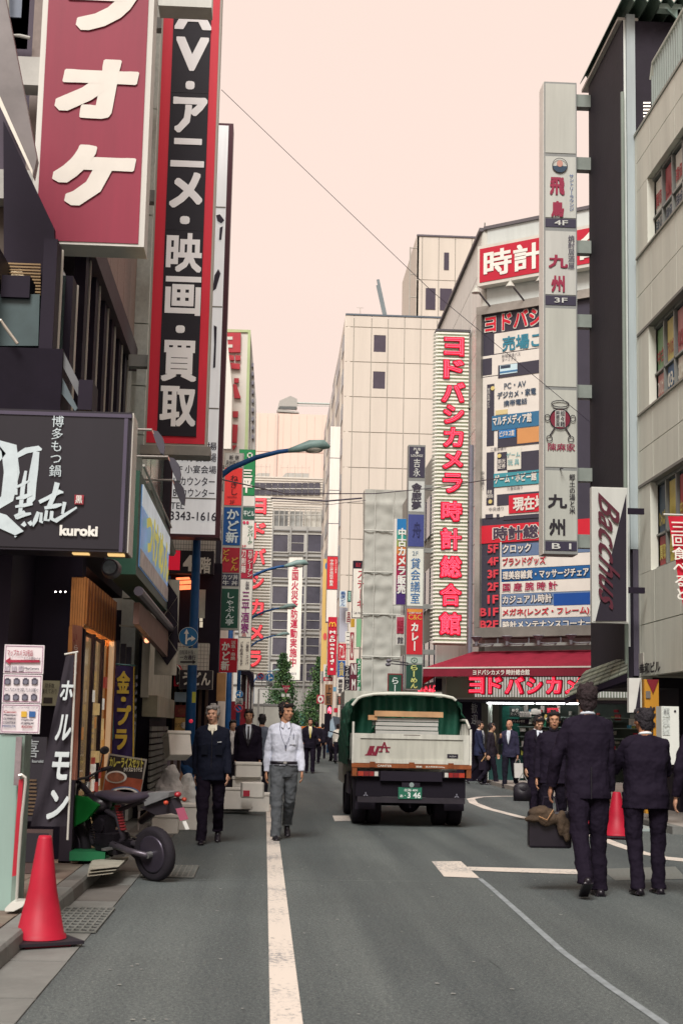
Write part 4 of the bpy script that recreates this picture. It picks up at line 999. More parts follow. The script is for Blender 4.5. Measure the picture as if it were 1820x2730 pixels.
# --- round spotlight under the board
sp=th('round_spotlight','round black floodlight with glass lens under the black restaurant board','lamp',tuple(at(292,1510,13.0)))
c=at(292,1512,13.0); m=MB(); m.lathe(c,[(.05,.25),(.09,.18),(.078,.02),(.072,0)],20,'y'); m.go('housing',dark('#3a3442',.4),sp)
m=MB(); m.lathe(c+Vector((0,-.006,0)),[(.001,0),(.06,0),(.06,.01)],20,'y'); m.go('lens',M('#8a9196',.05,.4,14,metal=.5),sp)
m=MB(); m.tube([c+Vector((0,.2,0)),c+Vector((-.1,.3,.15)),c+Vector((-.12,.3,.4))],.015); m.go('arm',DK,sp)
# --- three arm lamps over the blue and yellow sign
for i,(Y,py,xe,pyb) in enumerate(((13.6,1146,405,1148),(14.9,1218,448,1222),(16.4,1280,460,1284))):
    a=at(352,py,Y); e=at(xe,py,Y)
    t=th('arm_lamp',['nearest arm lamp jutting over the street beside the black board','middle arm lamp jutting over the street beside the black board','farthest arm lamp jutting over the street beside the black board'][i],'lamp',tuple(e),'three arm lamps beside the black board')
    m=MB(); m.tube([a+Vector((-.6,0,0)),e],.013,6); m.go('arm',M('#8a7f78',.4,metal=.4),t)
    s_=Y/F; prof=[(0,0),(16,3),(30,20),(36,42),(34,66),(25,62),(13,38),(3,10)]
    m=MB(); m.ext([e+Vector((x*s_,0,-z*s_)) for x,z in prof],(0,.1,0)); m.go('lamp_shade',M('#4a4852',.45,.2,3),t)
    m=MB(); m.tube([e,e+Vector((18*s_,.02,-40*s_)),e+Vector((30*s_,.02,-64*s_))],.006); m.go('rim',M('#d8a090',.4),t)
# --- blue yellow street board
SG=SXL(-1.32)
ya,yb=atX(372,1430,-1.32).y,atX(446,1530,-1.32).y
r=th('picture_board','green framed blue picture board with yellow brush letters facing the street','sign',(-1.32,ya,3))
GF=M('#2c5a48',.5,.15,2)
SG.wbox('frame',ya-.25,2.87,yb+.15,3.92,-.0,.3,GF,r)
SG.wbox('panel',ya,2.98,yb,3.82,.01,.012,M('#6f9bd0',.35,.35,1.2,emis=.15),r)
SG.wbox('sky_band',ya,3.6,yb,3.82,.02,.01,M('#d4dbe0',.35,.2,1.5,emis=.1),r); SG.wbox('picture_band',ya,2.98,yb,3.16,.02,.01,M('#bfb9b4',.35,.5,5),r)
SG.wtext(r,'つけめん',ya+.3,3.15,yb-.4,3.66,M('#e8df6a',.5,emis=.1),.04,bold=.05)
m=MB(); m.tube([(-1.3,ya-.1,4.0),(-1.3,yb+.1,3.97)],.014); m.go('conduit',M('#b7b0a6',.4),r)
# orange canvas and soffit under it
aw3=th('brown_canvas_awning','brown canvas awning strip running under the green framed board','awning',(-1.5,15,2.6))
m=MB(); m.ext([(-1.3,14.9,2.62),(-1.3,19.4,2.62),(-1.3,19.4,2.28),(-1.3,14.9,2.4)],(-.06,0,0)); m.go('canopy',M('#7a6058',.8,.15,3,bump=.2),aw3)
m=MB(); m.tube([(-1.28,14.5,2.7),(-1.28,19.6,2.66)],.05); m.go('roller',M('#46414a',.4),aw3)
# --- lit timber shop front
ts=th('timber_shop_front','warm lit timber shop front with ribbed wooden fascia and glass doors','shop front',(-1.75,15,0))
WD=M('#cf8746',.55,.25,6); WD2=M('#9c5c30',.55,.3,6)
STm=SXL(-1.74); y0=atX(226,1620,-1.74).y; y1=atX(307,1650,-1.74).y
S14=SY(y0)
STm.wbox('fascia',y0,2.32,y1,2.78,0,.1,WD,ts)
for k in range(22): 
    u=y0+(y1-y0)*(k+.2)/22; STm.wbox('rib',u,2.33,u+.045,2.77,.02,.03,WD2 if k%2 else WD,ts)
a,b_=S14.uv(186,1650)[0],-1.74
S14.wbox('front_return',a,.1,b_-.02,2.78,0,.1,M('#3a3040',.6),ts); 
for k in range(6): u=a+(b_-a)*k/6; S14.wbox('rib',u+.004,2.3,u+.024,2.77,.02,.02,WD,ts)
S14.wbox('jamb',a,.9,a+.05,2.3,.03,.05,WD,ts)
STm.wbox('post',y1-.3,.1,y1-.05,2.32,.03,.1,WD,ts); STm.wbox('light_strip',y1-.42,.9,y1-.33,2.3,.04,.05,M('#d8b48c',.5,emis=.15),ts)
STm.wbox('back_wall',y0,.1,y1,2.3,-1.0,.05,M('#7a5c3e',.7,.4,2),ts)
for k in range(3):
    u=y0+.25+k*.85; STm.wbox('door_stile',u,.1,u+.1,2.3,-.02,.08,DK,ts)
    STm.wbox('glass',u+.1,.1,u+.8,2.25,-.05,.01,M('#c9a878',.1,.4,1.2,spec=.6,emis=.08),ts)  # panes glow faintly, the lit interior is put into their material
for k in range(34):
    u=y0+.3+random.random()*2.2; v=.4+random.random()*1.4; STm.wbox('shelf_goods',u,v,u+.16,v+.12,-.04+.03*math.sin(k),.1,M(random.choice(['#e6c78a','#d9a45c','#a8443a','#e9dccf','#c98a4c']),.6,.3,8,emis=.12),ts)  # goods given a weak glow of their own to look lamp-lit
STm.wbox('warm_tube',y0+.2,2.2,y1-.3,2.25,-.4,.06,M('#ffc98a',.5,emis=20),ts)
box('floor_step',-2.6,-1.70,y0,y1+2,.0,.125,M('#a88f7c',.8,.2,4),ts)
for k in range(3):
    c=at(148+k*13,1578,13.9); m=MB(); m.ell(c,(.008,.008,.008)); m.go('pilot_lamp',M('#ffd8d0',.5,emis=3),ts)
# --- dark glossy column fronts further along (between timber shop and diamond front)
df=th('dark_shop_front','dark recessed shop front with reflective strips beside the purple banner','shop front',(-1.7,19,0))
STm.wbox('wall',y1,.1,20.9,2.4,-.1,.3,DK,df)
for k in range(4): STm.wbox('reflective_post',y1+.3+k*.75,.1,y1+.42+k*.75,2.4,-.04,.1,M('#5a5660',.15,.4,3,spec=.7),df)
# small round-dotted strip
m=MB()
for k in range(16): m.ell((-1.68,19.2,.5+k*.1),(.02,.03,.03),n=8,m=6)
m.go('studs',M('#8a8790',.3),df)
# --- left spot lamps on the arm
sl=th('twin_spot_lamp','pair of small white spot lamps on a bar, one glowing orange, above the purple banner','lamp',tuple(at(385,1695,18.0)))
m=MB(); m.tube([at(318,1668,18),at(405,1675,18)],.012,6); m.go('bar',M('#b7aea2',.4),sl)
for (px,py,c) in ((392,1688,'#8f8878'),(402,1702,'#d0c6ba')):
    p=at(px,py,18); q=p+Vector((-.07,-.05,-.05)); m=MB(); m.tube([p+Vector((.05,0,.05)),q],[.03,.045],12); o=m.go('can',M(c,.4),sl)
p=at(391,1708,17.9); m=MB(); m.ell(p,(.03,.02,.03)); m.go('bulb',M('#ff9a70',.5,emis=1),sl)
# --- stand pillar with camera posters
ps=th('pillar_stand','grey green sheet metal pillar with three camera shop posters fixed on top','stand',(-1.9,10.5,0))
SPp=SY(10.5)
u0,v0,u1,v1=SPp.rect(-40,1960,48,2420)
SPp.wbox('body',u0-.2,.105,u1-.02,v1,0,.3,M('#8fa49a',.5,.12,1.5,streak=True),ps)
SPp.wbox('dirty_edge',u1-.02,.105,u1+.02,v1,.01,.3,M('#77857a',.6,.3,5),ps)
PP='#ddd0d0'
for k,(t,b_) in enumerate(((1720,1797),(1799,1875),(1877,1956))):
    l=12-k*4; rr=118-k*5; lb=SPp.box('poster',l,t,rr,b_,.02,.012,M(PP,.4,.06,4),ps)
    q=SPp.rect(l+3,t+3,rr-3,b_-3)
    m=MB()
    for (a,b2,c2,d2) in ((q[0],q[1],q[2],q[1]+.004),(q[0],q[3]-.004,q[2],q[3]),(q[0],q[1],q[0]+.004,q[3]),(q[2]-.004,q[1],q[2],q[3])): m.ext([SPp.P(a,b2,.023),SPp.P(c2,b2,.023),SPp.P(c2,d2,.023),SPp.P(a,d2,.023)],(0,.002,0))
    m.go('poster_border',M('#a3628c',.5),lb)
PR2=M('#b02a48',.5); PK=M('#3a3546',.5)
SPp.text(ps,'マップカメラ2号店',22,1733,90,1750,PR2,.036,bold=.02); SPp.text(ps,'こちらの建物です',60,1753,110,1763,PK,.036,bold=0)
SPp.poly('arrow',[(16,1763),(30,1753),(28,1760),(108,1760),(108,1767),(28,1767),(30,1773)],.036,.01,PR2,ps)
SPp.text(ps,'MapCamera',68,1780,106,1788,PK,.036,bold=.03)
for k in range(3): SPp.box('text_rule',15+k*18,1776+k%2,28+k*18,1790,.03,.003,M('#b9aab2',.5,.5,60),ps)
for row,py in enumerate((1818,1860)):
    for k in range(4):
        cx=22+k*24-row*2; SPp.box('camera_picture',cx-8,py-7,cx+8,py+7,.03,.004,M('#4a4754',.5),ps); SPp.disc('camera_picture',cx,py+1,6,.034,.004,M('#6f6c78',.4),ps,10); SPp.box('camera_picture',cx-4,py-10,cx+4,py-6,.03,.004,M('#4a4754',.5),ps)
SPp.text(ps,'マニュアルカメラを お探しでしたら本館へ!!',14,1834,104,1845,PK,.036,bold=.02)
SPp.text(ps,'マップカメラ本館はマニュアルカメラを扱っております',7,1884,104,1890,PK,.036,bold=.01)
for s,l,t,rr,c in (('Canon',12,1895,46,'#a8323c'),('Mamiya',12,1904,44,'#3a3546'),('OLYMPUS',11,1914,44,'#3a3546'),('CONTAX',10,1924,44,'#3a3546'),('MINOLTA',9,1933,44,'#5d6f96'),('Voigtländer',58,1917,92,'#3a3546'),('FUJIFILM',58,1927,91,'#3a3546'),('RICOH',60,1935,88,'#a8323c')): SPp.text(ps,s,l,t,rr,t+7,M(c,.5),.036,bold=.03)
SPp.box('yellow_logo',58,1897,73,1912,.03,.004,M('#e3b840',.5),ps); SPp.box('blue_logo',79,1897,96,1912,.03,.004,M('#3568a8',.5),ps)
# red strip board and metal A-stand right of the pillar
rs=th('red_board_stand','narrow red board in a bent white tube stand beside the grey pillar','stand',(-1.7,10.6,.1))
SRr=SY(10.4)
SRr.poly('board',[(50,2080),(62,2076),(44,2335),(32,2338)],0,.02,M('#c0283c',.5,.1),rs)
m=MB(); pp=[(52,2068),(60,2066),(70,2074),(70,2090),(60,2180),(52,2290),(46,2398)]; m.tube([SRr.P(*SRr.uv(*q),.03) for q in pp],.011,8); m.go('tube_frame',M('#c9c4ba',.3,metal=.5),rs)
SRr.poly('foot',[(20,2418),(36,2402),(72,2404),(66,2414),(42,2426),(20,2426)],.1,.25,M('#cfcac0',.5),rs)
SRr.box('small_poster',38,1965,54,2095,-.02,.02,M('#8f7f80',.5,.5,6),rs)
# --- dark notices on the wall
S14b=SY(14.1)
nt_=th('cream_notice','cream paper notice with handwritten characters on the dark wall','notice',tuple(at(130,1850,14.1)))
S14b.box('paper',112,1815,158,1882,0,.01,M('#bdb596',.7,.15,5),nt_); S14b.text(nt_,'財多数\n揃えており',112,1822,152,1850,M('#3d3840',.6),.01,bold=0); S14b.box('photo',116,1860,140,1876,.005,.004,M('#4a4440',.6),nt_)
lb=th('dark_menu_board','low dark board with brush logo and menu text behind the cone','menu board',tuple(at(90,2150,13.0)))
S13b=SY(13.0)
S13b.box('board',56,1965,120,2190,0,.04,M('#332e3a',.6),lb); S13b.text(lb,'喜',64,1972,104,2020,M('#9a9c9c',.6),.01); S13b.text(lb,'kuroki',86,2026,116,2034,M('#9a9c9c',.6),.01,bold=.03)
for k in range(10): S13b.box('menu_line',62,2078+k*10,98,2083+k*10,.01,.004,M('#6b5640',.7,.4,30),lb)
S13b.box('frame_low',56,2212,138,2330,0,.04,M('#4a3a38',.6,.2),lb); S13b.box('frame_opening',66,2222,128,2300,.005,.01,M('#2c2733',.6),lb)
# --- nobori banners
def nobori(label,S,pix,texts,col,pole=True,polx=None,tc='#d9d4cc'):
    c=S.P(*S.uv(*pix[2])); r=th('nobori_banner',label,'banner',(c.x,c.y,0))
    # wavy cloth from 4 corner pixels (tl,tr,br,bl)
    tl,tr,br,bl_=[S.P(*S.uv(*p)) for p in pix]; v=[];f=[]; nx,nz=8,24
    for j in range(nz+1):
        for i in range(nx+1):
            a=tl.lerp(tr,i/nx); b=bl_.lerp(br,i/nx); p=a.lerp(b,j/nz); p.y+=.025*math.sin(i*1.1+j*.5)*(j/nz)**.5; v.append(p)
    for j in range(nz):
        for i in range(nx): k=j*(nx+1)+i; f.append((k,k+nx+1,k+nx+2,k+1))
    mk('cloth',v,f,M(col,.8,.12,3,bump=.1),r,True)
    for (s,l,t,rr,b,cc,k) in texts: S.text(r,s,l,t,rr,b,M(cc,.7),.035,**k)
    return r
S=SY(12.2)
r=nobori('dark navy cloth banner with white brush characters hanging beside the doorway',S,[(176,1746),(198,1746),(178,2204),(82,2204)],[('ホ',163,1815,197,1868,'#c9cccb',dict(bold=.03,shear=.15)),('ル',152,1905,192,1975,'#c9cccb',dict(bold=.03,shear=.2)),('モ',140,2004,186,2080,'#c9cccb',dict(bold=.04,shear=.15)),('ン',130,2106,182,2185,'#c9cccb',dict(bold=.03,shear=.2))],'#38323f')
m=MB(); m.tube([S.P(*S.uv(172,1745)),S.P(*S.uv(208,1738))],.008); m.tube([S.P(*S.uv(203,1738)),S.P(*S.uv(180,2240))],.009); m.go('pole',M('#bdb6ac',.4),r)
S=SY(13.6)
r=nobori('patterned red and cream food banner by the timber jamb',S,[(193,1665),(220,1670),(205,2080),(188,2080)],[('い',196,1690,207,1712,'#8c2f34',dict(bold=0)),('らっしゃい',196,1720,208,1800,'#d9cfc2',dict(vert=True))],'#a9705c')
S=SY(16.9)
r=nobori('purple cloth banner with yellow gold and platinum characters',S,[(306,1775),(358,1777),(357,2020),(298,2020)],[('金',312,1789,347,1850,'#dfc04c',dict(bold=.04)),('・',323,1858,337,1872,'#dfc04c',dict(bold=.04)),('プ',312,1880,350,1935,'#dfc04c',dict(bold=.05)),('ラ',307,1944,340,2000,'#dfc04c',dict(bold=.05))],'#3f2f63')
S.poly('yellow_edge',[(356,1778),(359,1778),(358,2018),(354,2018)],.03,.005,M('#dfc04c',.7),r)
m=MB(); m.tube([S.P(*S.uv(304,1770)),S.P(*S.uv(362,1775))],.008); m.tube([S.P(*S.uv(300,1770)),S.P(*S.uv(302,2140))],.01); m.go('pole',M('#4f8a8c',.4),r)
# --- curry set menu board
S=SY(16.4)
cb=th('menu_board','silver framed curry rice and noodle set menu board behind the motorbike','menu board',(at(330,2150,16.4).x,16.4,0))
def P4(name,pix,o,mat): return S.poly(name,pix,o,.012,mat,cb)
P4('frame',[(290,2009),(392,2025),(370,2150),(268,2135)],.0,M('#b3aca2',.3,metal=.5))
P4('panel',[(293,2014),(387,2029),(367,2145),(272,2131)],.012,M('#3a3338',.5,.2,3))
P4('orange_panel',[(283,2065),(381,2079),(367,2145),(272,2131)],.018,M('#b85c40',.5,.5,4))
S.text(cb,'カレーライスセット',293,2020,383,2048,M('#e3dc6a',.5),.04,bold=.04); S.text(cb,'かけ 又は もりそば',331,2046,380,2058,M('#e6dccf',.5),.04,bold=.03)
for (px,py,r1,r2,c1,c2) in ((310,2072,28,16,'#e3dcd4','#a86a50'),(332,2118,42,20,'#5f86b8','#e3dcd4'),(332,2118,38,17,'#e3dcd4','#d8b49c')):
    u,v=S.uv(px,py); s_=16.4/F
    m=MB(); m.ext([S.P(u+r1*s_*math.cos(k*.314),v+r2*s_*math.sin(k*.314)-.0,.035 if c1!='#e3dcd4' or r1!=38 else .05) for k in range(20)],(0,.01,0)); m.go('plate_picture',M(c1,.5),cb)
    m=MB(); m.ext([S.P(u+r1*.8*s_*math.cos(k*.314),v+r2*.78*s_*math.sin(k*.314),.06) for k in range(20)],(0,.01,0)); m.go('dish_picture',M(c2,.5,.5,20),cb)
S.poly('curry_picture',[(300,2118),(314,2106),(330,2112),(338,2128),(322,2136),(306,2132)],.075,.01,M('#8a3226',.5,.3,20),cb)
for (a_,b_,c_,d_) in ((277,2120,268,2215),(372,2140,368,2215)): m=MB(); m.tube([S.P(*S.uv(a_,b_),-.02),S.P(*S.uv(c_,d_),-.02)],.012); m.go('leg',M('#6f6a68',.4),cb)
S2=SY(16.9)
cb2=th('menu_board','second curry menu board half hidden behind the silver framed one','menu board',(at(255,2080,16.9).x,16.9,0))
S2.poly('panel',[(246,2012),(266,2014),(262,2105),(244,2103)],0,.02,M('#3a3338',.5,.2,3),cb2); S2.poly('dish_picture',[(246,2050),(264,2048),(262,2080),(248,2082)],.01,.01,M('#d9c8b8',.5,.4,20),cb2); S2.text(cb2,'ーゥ',248,2030,264,2042,M('#d9d06a',.5),.02)
# --- 4F sign
S=SY(24.9)
r,bx,ty=sgn('black fascia sign with a red square and the white number four floor characters',S,446,1468,570,1530,.3,'#37313f',[(1470,1528,'#2b2633')],[],fw=1)
S.box('red_square',448,1468,480,1520,.03,.02,M('#e8203c',.5,emis=.15),r); S.text(r,'4',488,1480,515,1524,M('#e6dbce',.5),.03,bold=.05); S.text(r,'階',534,1486,562,1530,M('#e6dbce',.5),.03,bold=.03)
S=SY(25.0)
o=th('orange_lantern','glowing orange box lantern hanging under the black number four sign','lantern',tuple(at(492,1556,25)))
S.poly('shade',[(470,1542),(505,1540),(513,1556),(508,1570),(474,1572)],.1,.2,M('#ff7a4c',.5,.2,8,emis=.9),o)
m=MB(); m.tube([at(472,1548,24.85),at(508,1546,24.85)],.008); m.tube([at(472,1560,24.85),at(512,1558,24.85)],.008); m.go('cage',M('#8f3a2c',.5),o)
r,bx,ty=sgn('small bright blue sign edge glimpsed under the black fascia',SY(25.1),446,1535,454,1568,.05,'#1f6fc0',[],[],fw=1)
# --- red swirl sign and udon sign
S=SY(24.7)
r=th('red_shop_sign','red sign with a black and white wave shape behind the blue post','sign',tuple(at(480,1800,24.7)))
S.poly('panel',[(464,1768),(480,1775),(490,1795),(498,1796),(498,1830),(464,1830)],0,.1,M('#e8203c',.5,.08),r)
S.poly('wave',[(468,1775),(474,1776),(480,1790),(478,1800),(484,1808),(480,1822),(470,1826),(466,1800)],.02,.02,M('#33303c',.5),r)
m=MB(); m.tube([S.P(*S.uv(*q),.04) for q in ((472,1774),(480,1784),(478,1796),(485,1806),(482,1818),(472,1824))],.014,6); m.go('white_outline',M('#e6dbce',.5),r)
r,bx,ty=sgn('black sign with white brush noodle lettering left of the blue post',SY(24.6),478,1787,567,1838,.2,'#9a948c',[(1787,1838,'#35303d')],[('うどん',.1,1792,.93,1828,WHs,dict(bold=.03))],fw=1.5)
# wall pictures of rice bowls
S=SY(24.8)
r=th('food_poster','food photo posters of rice bowls behind the blue post','poster',tuple(at(483,1920,24.8)))
S.box('grey_canopy',466,1846,504,1872,.1,.3,M('#8b98a4',.5),r)
S.box('poster',466,1880,502,1912,0,.02,M('#9a3a34',.5,.5,8),r); S.box('poster',466,1914,502,1958,0,.02,M('#dcb36a',.5,.15,4),r); S.text(r,'かつ丼',467,1926,488,1940,M('#3a3038',.5),.02); S.disc('bowl_picture',492,1934,9,.02,.01,M('#e3d0bc',.5),r,14); S.disc('bowl_picture',484,1896,10,.02,.01,M('#8f4a34',.5,.4,20),r,14)
# PIN dark sign
r,bx,ty=sgn('dark vertical sign ending in three white latin letters',SY(29),562,1440,585,1712,.15,'#37313f',[(1441,1711,'#37313f')],[('PIN',.1,1693,.95,1704,WHs),('囲',.1,1560,.9,1590,WHs),('l',.35,1610,.6,1668,WHs),('リ',.15,1440,.9,1490,'#3a3344')],fw=1)
S=SY(29.1); S.box('white_field',562,1440,585,1552,.0,.05,M('#ded3c7',.5),r)
# --- five panel stack
S=SY(30.0)
r,bx,ty=sgn('stack of coloured tenant panels from a grey building name down to dark green',S,591,1207,643,1679,.25,'#b7b2a8',
 [(1208,1246,'#d4ccc2'),(1247,1350,'#f0403c',{'e':.12}),(1353,1457,'#1f64b0'),(1461,1530,'#c0283c'),(1530,1565,'#3d3f52'),(1570,1676,'#215a48')],
 [('新 宿',.25,1214,.75,1226,'#3a3344'),('月光荘ビル',.08,1228,.92,1243,'#3a3344'),('ねぎし',.35,1268,.75,1322,'#3a2a34',dict(vert=True,bold=.02)),('NEGISHI',.2,1325,.7,1330,'#6b2430'),('3F',.35,1336,.6,1346,'#3a2a34'),
 ('かど新',.2,1360,.85,1450,'#dde4e8',dict(vert=True,bold=.03)),('どん',.06,1467,.42,1500,'#e8b04c',dict(vert=True,bold=.03)),('どん',.5,1488,.88,1524,'#e8b04c',dict(vert=True,bold=.03)),('カツ丼',.1,1534,.9,1548,'#d9d4cc'),('牛 丼',.1,1550,.9,1563,'#d9d4cc'),('しゃぶん亭',.3,1582,.75,1668,'#d4dcd4',dict(vert=True,bold=.02))],fw=3)
for py in (1300,1400,1500,1620): arm(r,-1.9,bx[0],30.1,ty(0,py),.07)
# --- tower sign with red katakana behind (left)
S=SY(46)
r=th('roof_neon_tower','tall white sign tower with red letter fragments and pale green border','sign',tuple(at(640,1200,46)))
S.poly('body',[(560,880),(668,881),(662,1240),(560,1240)],0,1.5,M('#d6ccc0',.5,.08,.8,streak=True),r)
S.poly('green_border',[(600,878),(668,880),(668,886),(600,886)],.05,.1,M('#a9b98a',.5),r); S.poly('green_border',[(661,886),(668,886),(660,1200),(652,1200)],.05,.1,M('#a9b98a',.5),r)
S.poly('white_wing',[(560,870),(606,905),(621,1060),(618,1215),(560,1215)],1.2,.3,M('#e3d8cc',.5,.05,.8),r)
RD=M('#c23a44',.5,.15,3)
for pts in ([(600,889),(642,889),(641,941),(600,941)],[(610,948),(624,950),(624,962),(612,962)],[(627,949),(641,950),(641,962),(627,962)],[(614,969),(640,972),(639,986),(616,984)],[(624,1010),(637,1010),(636,1022),(624,1022)],[(621,1026),(630,1026),(642,1063),(624,1063)],[(620,1098),(635,1098),(634,1114),(621,1114)],[(620,1133),(634,1134),(631,1182),(619,1181)],[(619,1189),(631,1189),(621,1202)]): S.poly('letter_fragment',pts,.12,.1,RD,r)
for pts in ([(602,900),(620,900),(620,908),(602,908)],[(602,921),(620,921),(620,929),(602,929)]): S.poly('letter_gap',pts,.14,.1,M('#cfc8bc',.5),r)
S.poly('grey_side',[(668,884),(674,950),(682,1060),(680,1240),(664,1240)],-.2,2,M('#b5aca4',.6,.5,3,streak=True),r)
for k in range(9): S.box('side_vent',671,965+k*24,676,975+k*24,-.1,.1,M('#77727c',.5),r)
# --- green sanpei sign
r,bx,ty=sgn('green sign with white square mark and bold characters behind the blue lamp arm',SY(40),636,1198,680,1322,.3,'#1f7a4c',[(1200,1320,'#1f8a50')],[('三',.1,1252,.85,1272,WHs,dict(bold=.06)),('平',.15,1275,.85,1315,WHs,dict(bold=.06))],fw=1)
S=SY(40); 
m=MB(); q=S.rect(659,1207,673,1221)
for (a,b_,c,d) in ((q[0],q[1],q[2],q[1]+.03),(q[0],q[3]-.03,q[2],q[3]),(q[0],q[1],q[0]+.03,q[3]),(q[2]-.03,q[1],q[2],q[3])): m.ext([S.P(a,b_,.03),S.P(c,b_,.03),S.P(c,d,.03),S.P(a,d,.03)],(0,.02,0))
m.go('square_mark',M(WHs,.5),r)
arm(r,-1.9,bx[0],40.1,ty(0,1260),.08)
# --- second stack
r,bx,ty=sgn('narrow sign stack with green building name, white, crimson and magenta lettered panels',SY(38),640,1322,674,1788,.3,'#8f8b88',
 [(1322,1350,'#d9cfc4'),(1352,1386,'#2a5f50'),(1388,1464,'#ded6ca'),(1466,1545,'#b82844'),(1547,1700,'#e3dacd'),(1702,1787,'#e3d6c2')],
 [('平ビル',.1,1362,.95,1378,'#dfe4da'),('サンパーク',.45,1402,.9,1452,'#2a7a50',dict(vert=True,bold=.02)),('●●',.05,1390,.55,1399,'#d84868'),('3F',.03,1455,.4,1462,'#c9283c'),('シーアン',.55,1495,.9,1540,'#e3dacd',dict(vert=True,bold=.02)),('青山餃子',.55,1470,.9,1492,'#e3dacd',dict(vert=True)),('刀削麺',.05,1470,.4,1530,'#e3dacd',dict(vert=True,bold=.02)),
 ('お食事',.4,1552,.75,1574,'#4a4450',dict(vert=True)),('三平酒寮',.15,1580,.8,1690,'#8f2f7c',dict(vert=True,bold=.02)),('店',.25,1690,.6,1699,'#c9283c'),('ご宴会・コンパ',.6,1712,.85,1772,'#4a3f44',dict(vert=True)),('ご予約承ります',.15,1712,.4,1776,'#4a3f44',dict(vert=True))],fw=1.5)
for py in (1400,1600): arm(r,-1.9,bx[0],38.1,ty(0,py),.07)
# --- kado-shin red flag on pole
r,bx,ty=sgn('square red sign with white grilled fish restaurant characters on the blue post',SY(33),579,1702,633,1793,.08,'#e8203c',[(1702,1793,'#e0203c')],[('かど新',.2,1712,.62,1788,WHs,dict(vert=True,bold=.04)),('活魚・串焼',.66,1708,.9,1760,WHs,dict(vert=True,bold=.02))],fw=.5)
# --- left far vertical neon sign
S=SY(76)
r,bx,ty=sgn('white slatted vertical sign with large red katakana on the left side far down',S,655,1322,719,1797,.8,'#d3cabd',[],[],fw=1)
u0,v0,u1,v1=bx
m=MB()
for k in range(60): z=v0+(v1-v0)*(k+.5)/60; m.box(u0,u1+.05,75.9,76,z-.05,z+.03)
tag(m.go('slats',M('#e3dacd',.5,.05),r),kind='stuff')
CHX=[('ヨ',674,1329,710,1372),('ド',673,1395,708,1438),('バ',671,1463,708,1506),('シ',669,1531,703,1572),('カ',667,1598,703,1641),('メ',664,1666,702,1708),('ラ',662,1735,697,1779)]
for (s,l,t,rr,b) in CHX: S.text(r,s,l-1,t-1,rr+1,b+1,ND,.13,bold=.05); S.text(r,s,l,t,rr,b,M('#e83c48',.5,emis=.2),.16,bold=.035); S.text(r,s,l+3,t+3,rr-3,b-3,M('#ff6a70',.5,emis=.4),.2,tube=.018)
arm(r,-2.3,u0,76.3,ty(0,1500),.2)
# --- fire prevention banner
S=SY(178)
r,bx,ty=sgn('long white hanging banner with red fire prevention characters on the grey building',S,766,1484,803,1813,.05,'#e9ded2',[(1484,1813,'#ece1d5')],[('全国火災予防運動実施中',.22,1498,.74,1779,'#c83050',dict(vert=True,bold=.03)),('経済計画',.2,1793,.75,1800,'#8f8a90',dict(bold=0))],fw=0,name='hanging_banner',cat='banner')
S.poly('yellow_side_banner' if 0 else 'top_bar',[(768,1480),(808,1480),(808,1484),(768,1484)],.1,.1,CON,r)
r,bx,ty=sgn('long yellow vertical banner left of the red arches sign',SY(112),858,1490,873,1790,.05,'#ecc878',[(1490,1790,'#ecc878')],[('●',.35,1500,.95,1518,'#3f7fc0'),('●',.3,1688,.95,1708,'#e8605c')],fw=0,name='hanging_banner',cat='banner')
# --- white column sign with red bank panel, and arches sign
S=SY(104)
r,bx,ty=sgn('tall slim white blank-panelled column sign with one red bank panel',S,874,1136,903,1660,.6,'#5a5560',[(1136,1222,'#eadfd3'),(1223,1309,'#eadfd3'),(1310,1398,'#eadfd3'),(1399,1485,'#eadfd3'),(1486,1573,'#e0303c'),(1574,1658,'#eadfd3')],[('中央三井信託不動産',.25,1494,.6,1564,'#efe4d8',dict(vert=True,bold=.02)),('住まいの相談',.75,1494,.88,1530,'#efe4d8',dict(vert=True))],fw=1)
r,bx,ty=sgn('red vertical sign with yellow arches and white rounded letters',SY(100),874,1645,897,1800,.5,'#c02038',[(1645,1800,'#d0203c')],[('McDonald\'s',.15,1682,.85,1788,'#efe4d8',dict(vert=True,bold=.05))],fw=.5)
S=SY(100); m=MB()
for k in (0,1): 
    cx,cy=S.uv(882+k*7.5,1671)
    m.tube([S.P(cx+.11*math.cos(a),cy+.28*math.sin(a),.06) for a in [math.pi*i/10 for i in range(11)]],.035,6)
m.go('yellow_arches',M('#f0b83c',.5,emis=.1),r)
# --- small sign clutter right of it
def small(lbl,L_,T_,R_,B_,Y,c,txt=None,tc='#e6dbce',vert=True,**k):
    return sgn(lbl,SY(Y),L_,T_,R_,B_,.2,c,[(T_,B_,c)],[(txt,.15,T_+2,.85,B_-2,tc,dict(vert=vert,bold=.02))] if txt else [],fw=.4,name='small_sign',group='small signs along the right side of the far street')
small('pale blue building name sign with blue characters',905,1575,923,1618,96,'#cfd6da','桑原ビル','#2f5fa0')
small('dark teal small sign above the lilac strip',926,1575,936,1605,97,'#2f5a58','薬','#9ac0b0')
small('blank lilac grey strip sign',904,1620,926,1712,97,'#b9b6c0')
small('dark red and white disc sign next to the yellow one',922,1630,936,1662,95,'#e0d6ca','昌','#8c2438',False)
small('yellow small sign beneath the steak sign',935,1650,945,1672,94,'#e3b440')
small('white slim sign with dark dots',920,1684,934,1720,95,'#e3dcd0','····','#3a3344')
small('crimson slim sign with pale ring',933,1686,943,1760,94,'#a8243c','O','#e6dbce',False)
small('red and white loan company sign with floor number',901,1716,922,1760,92,'#d0283c','アコム','#efe4d8',False)
small('blue sign with yellow emblem',900,1762,920,1805,91,'#2a66b0','金貨','#e0c87c')
small('white sign with small dark lettering and 814',898,1808,916,1850,90,'#ddd2c6','美容室','#3a3344')
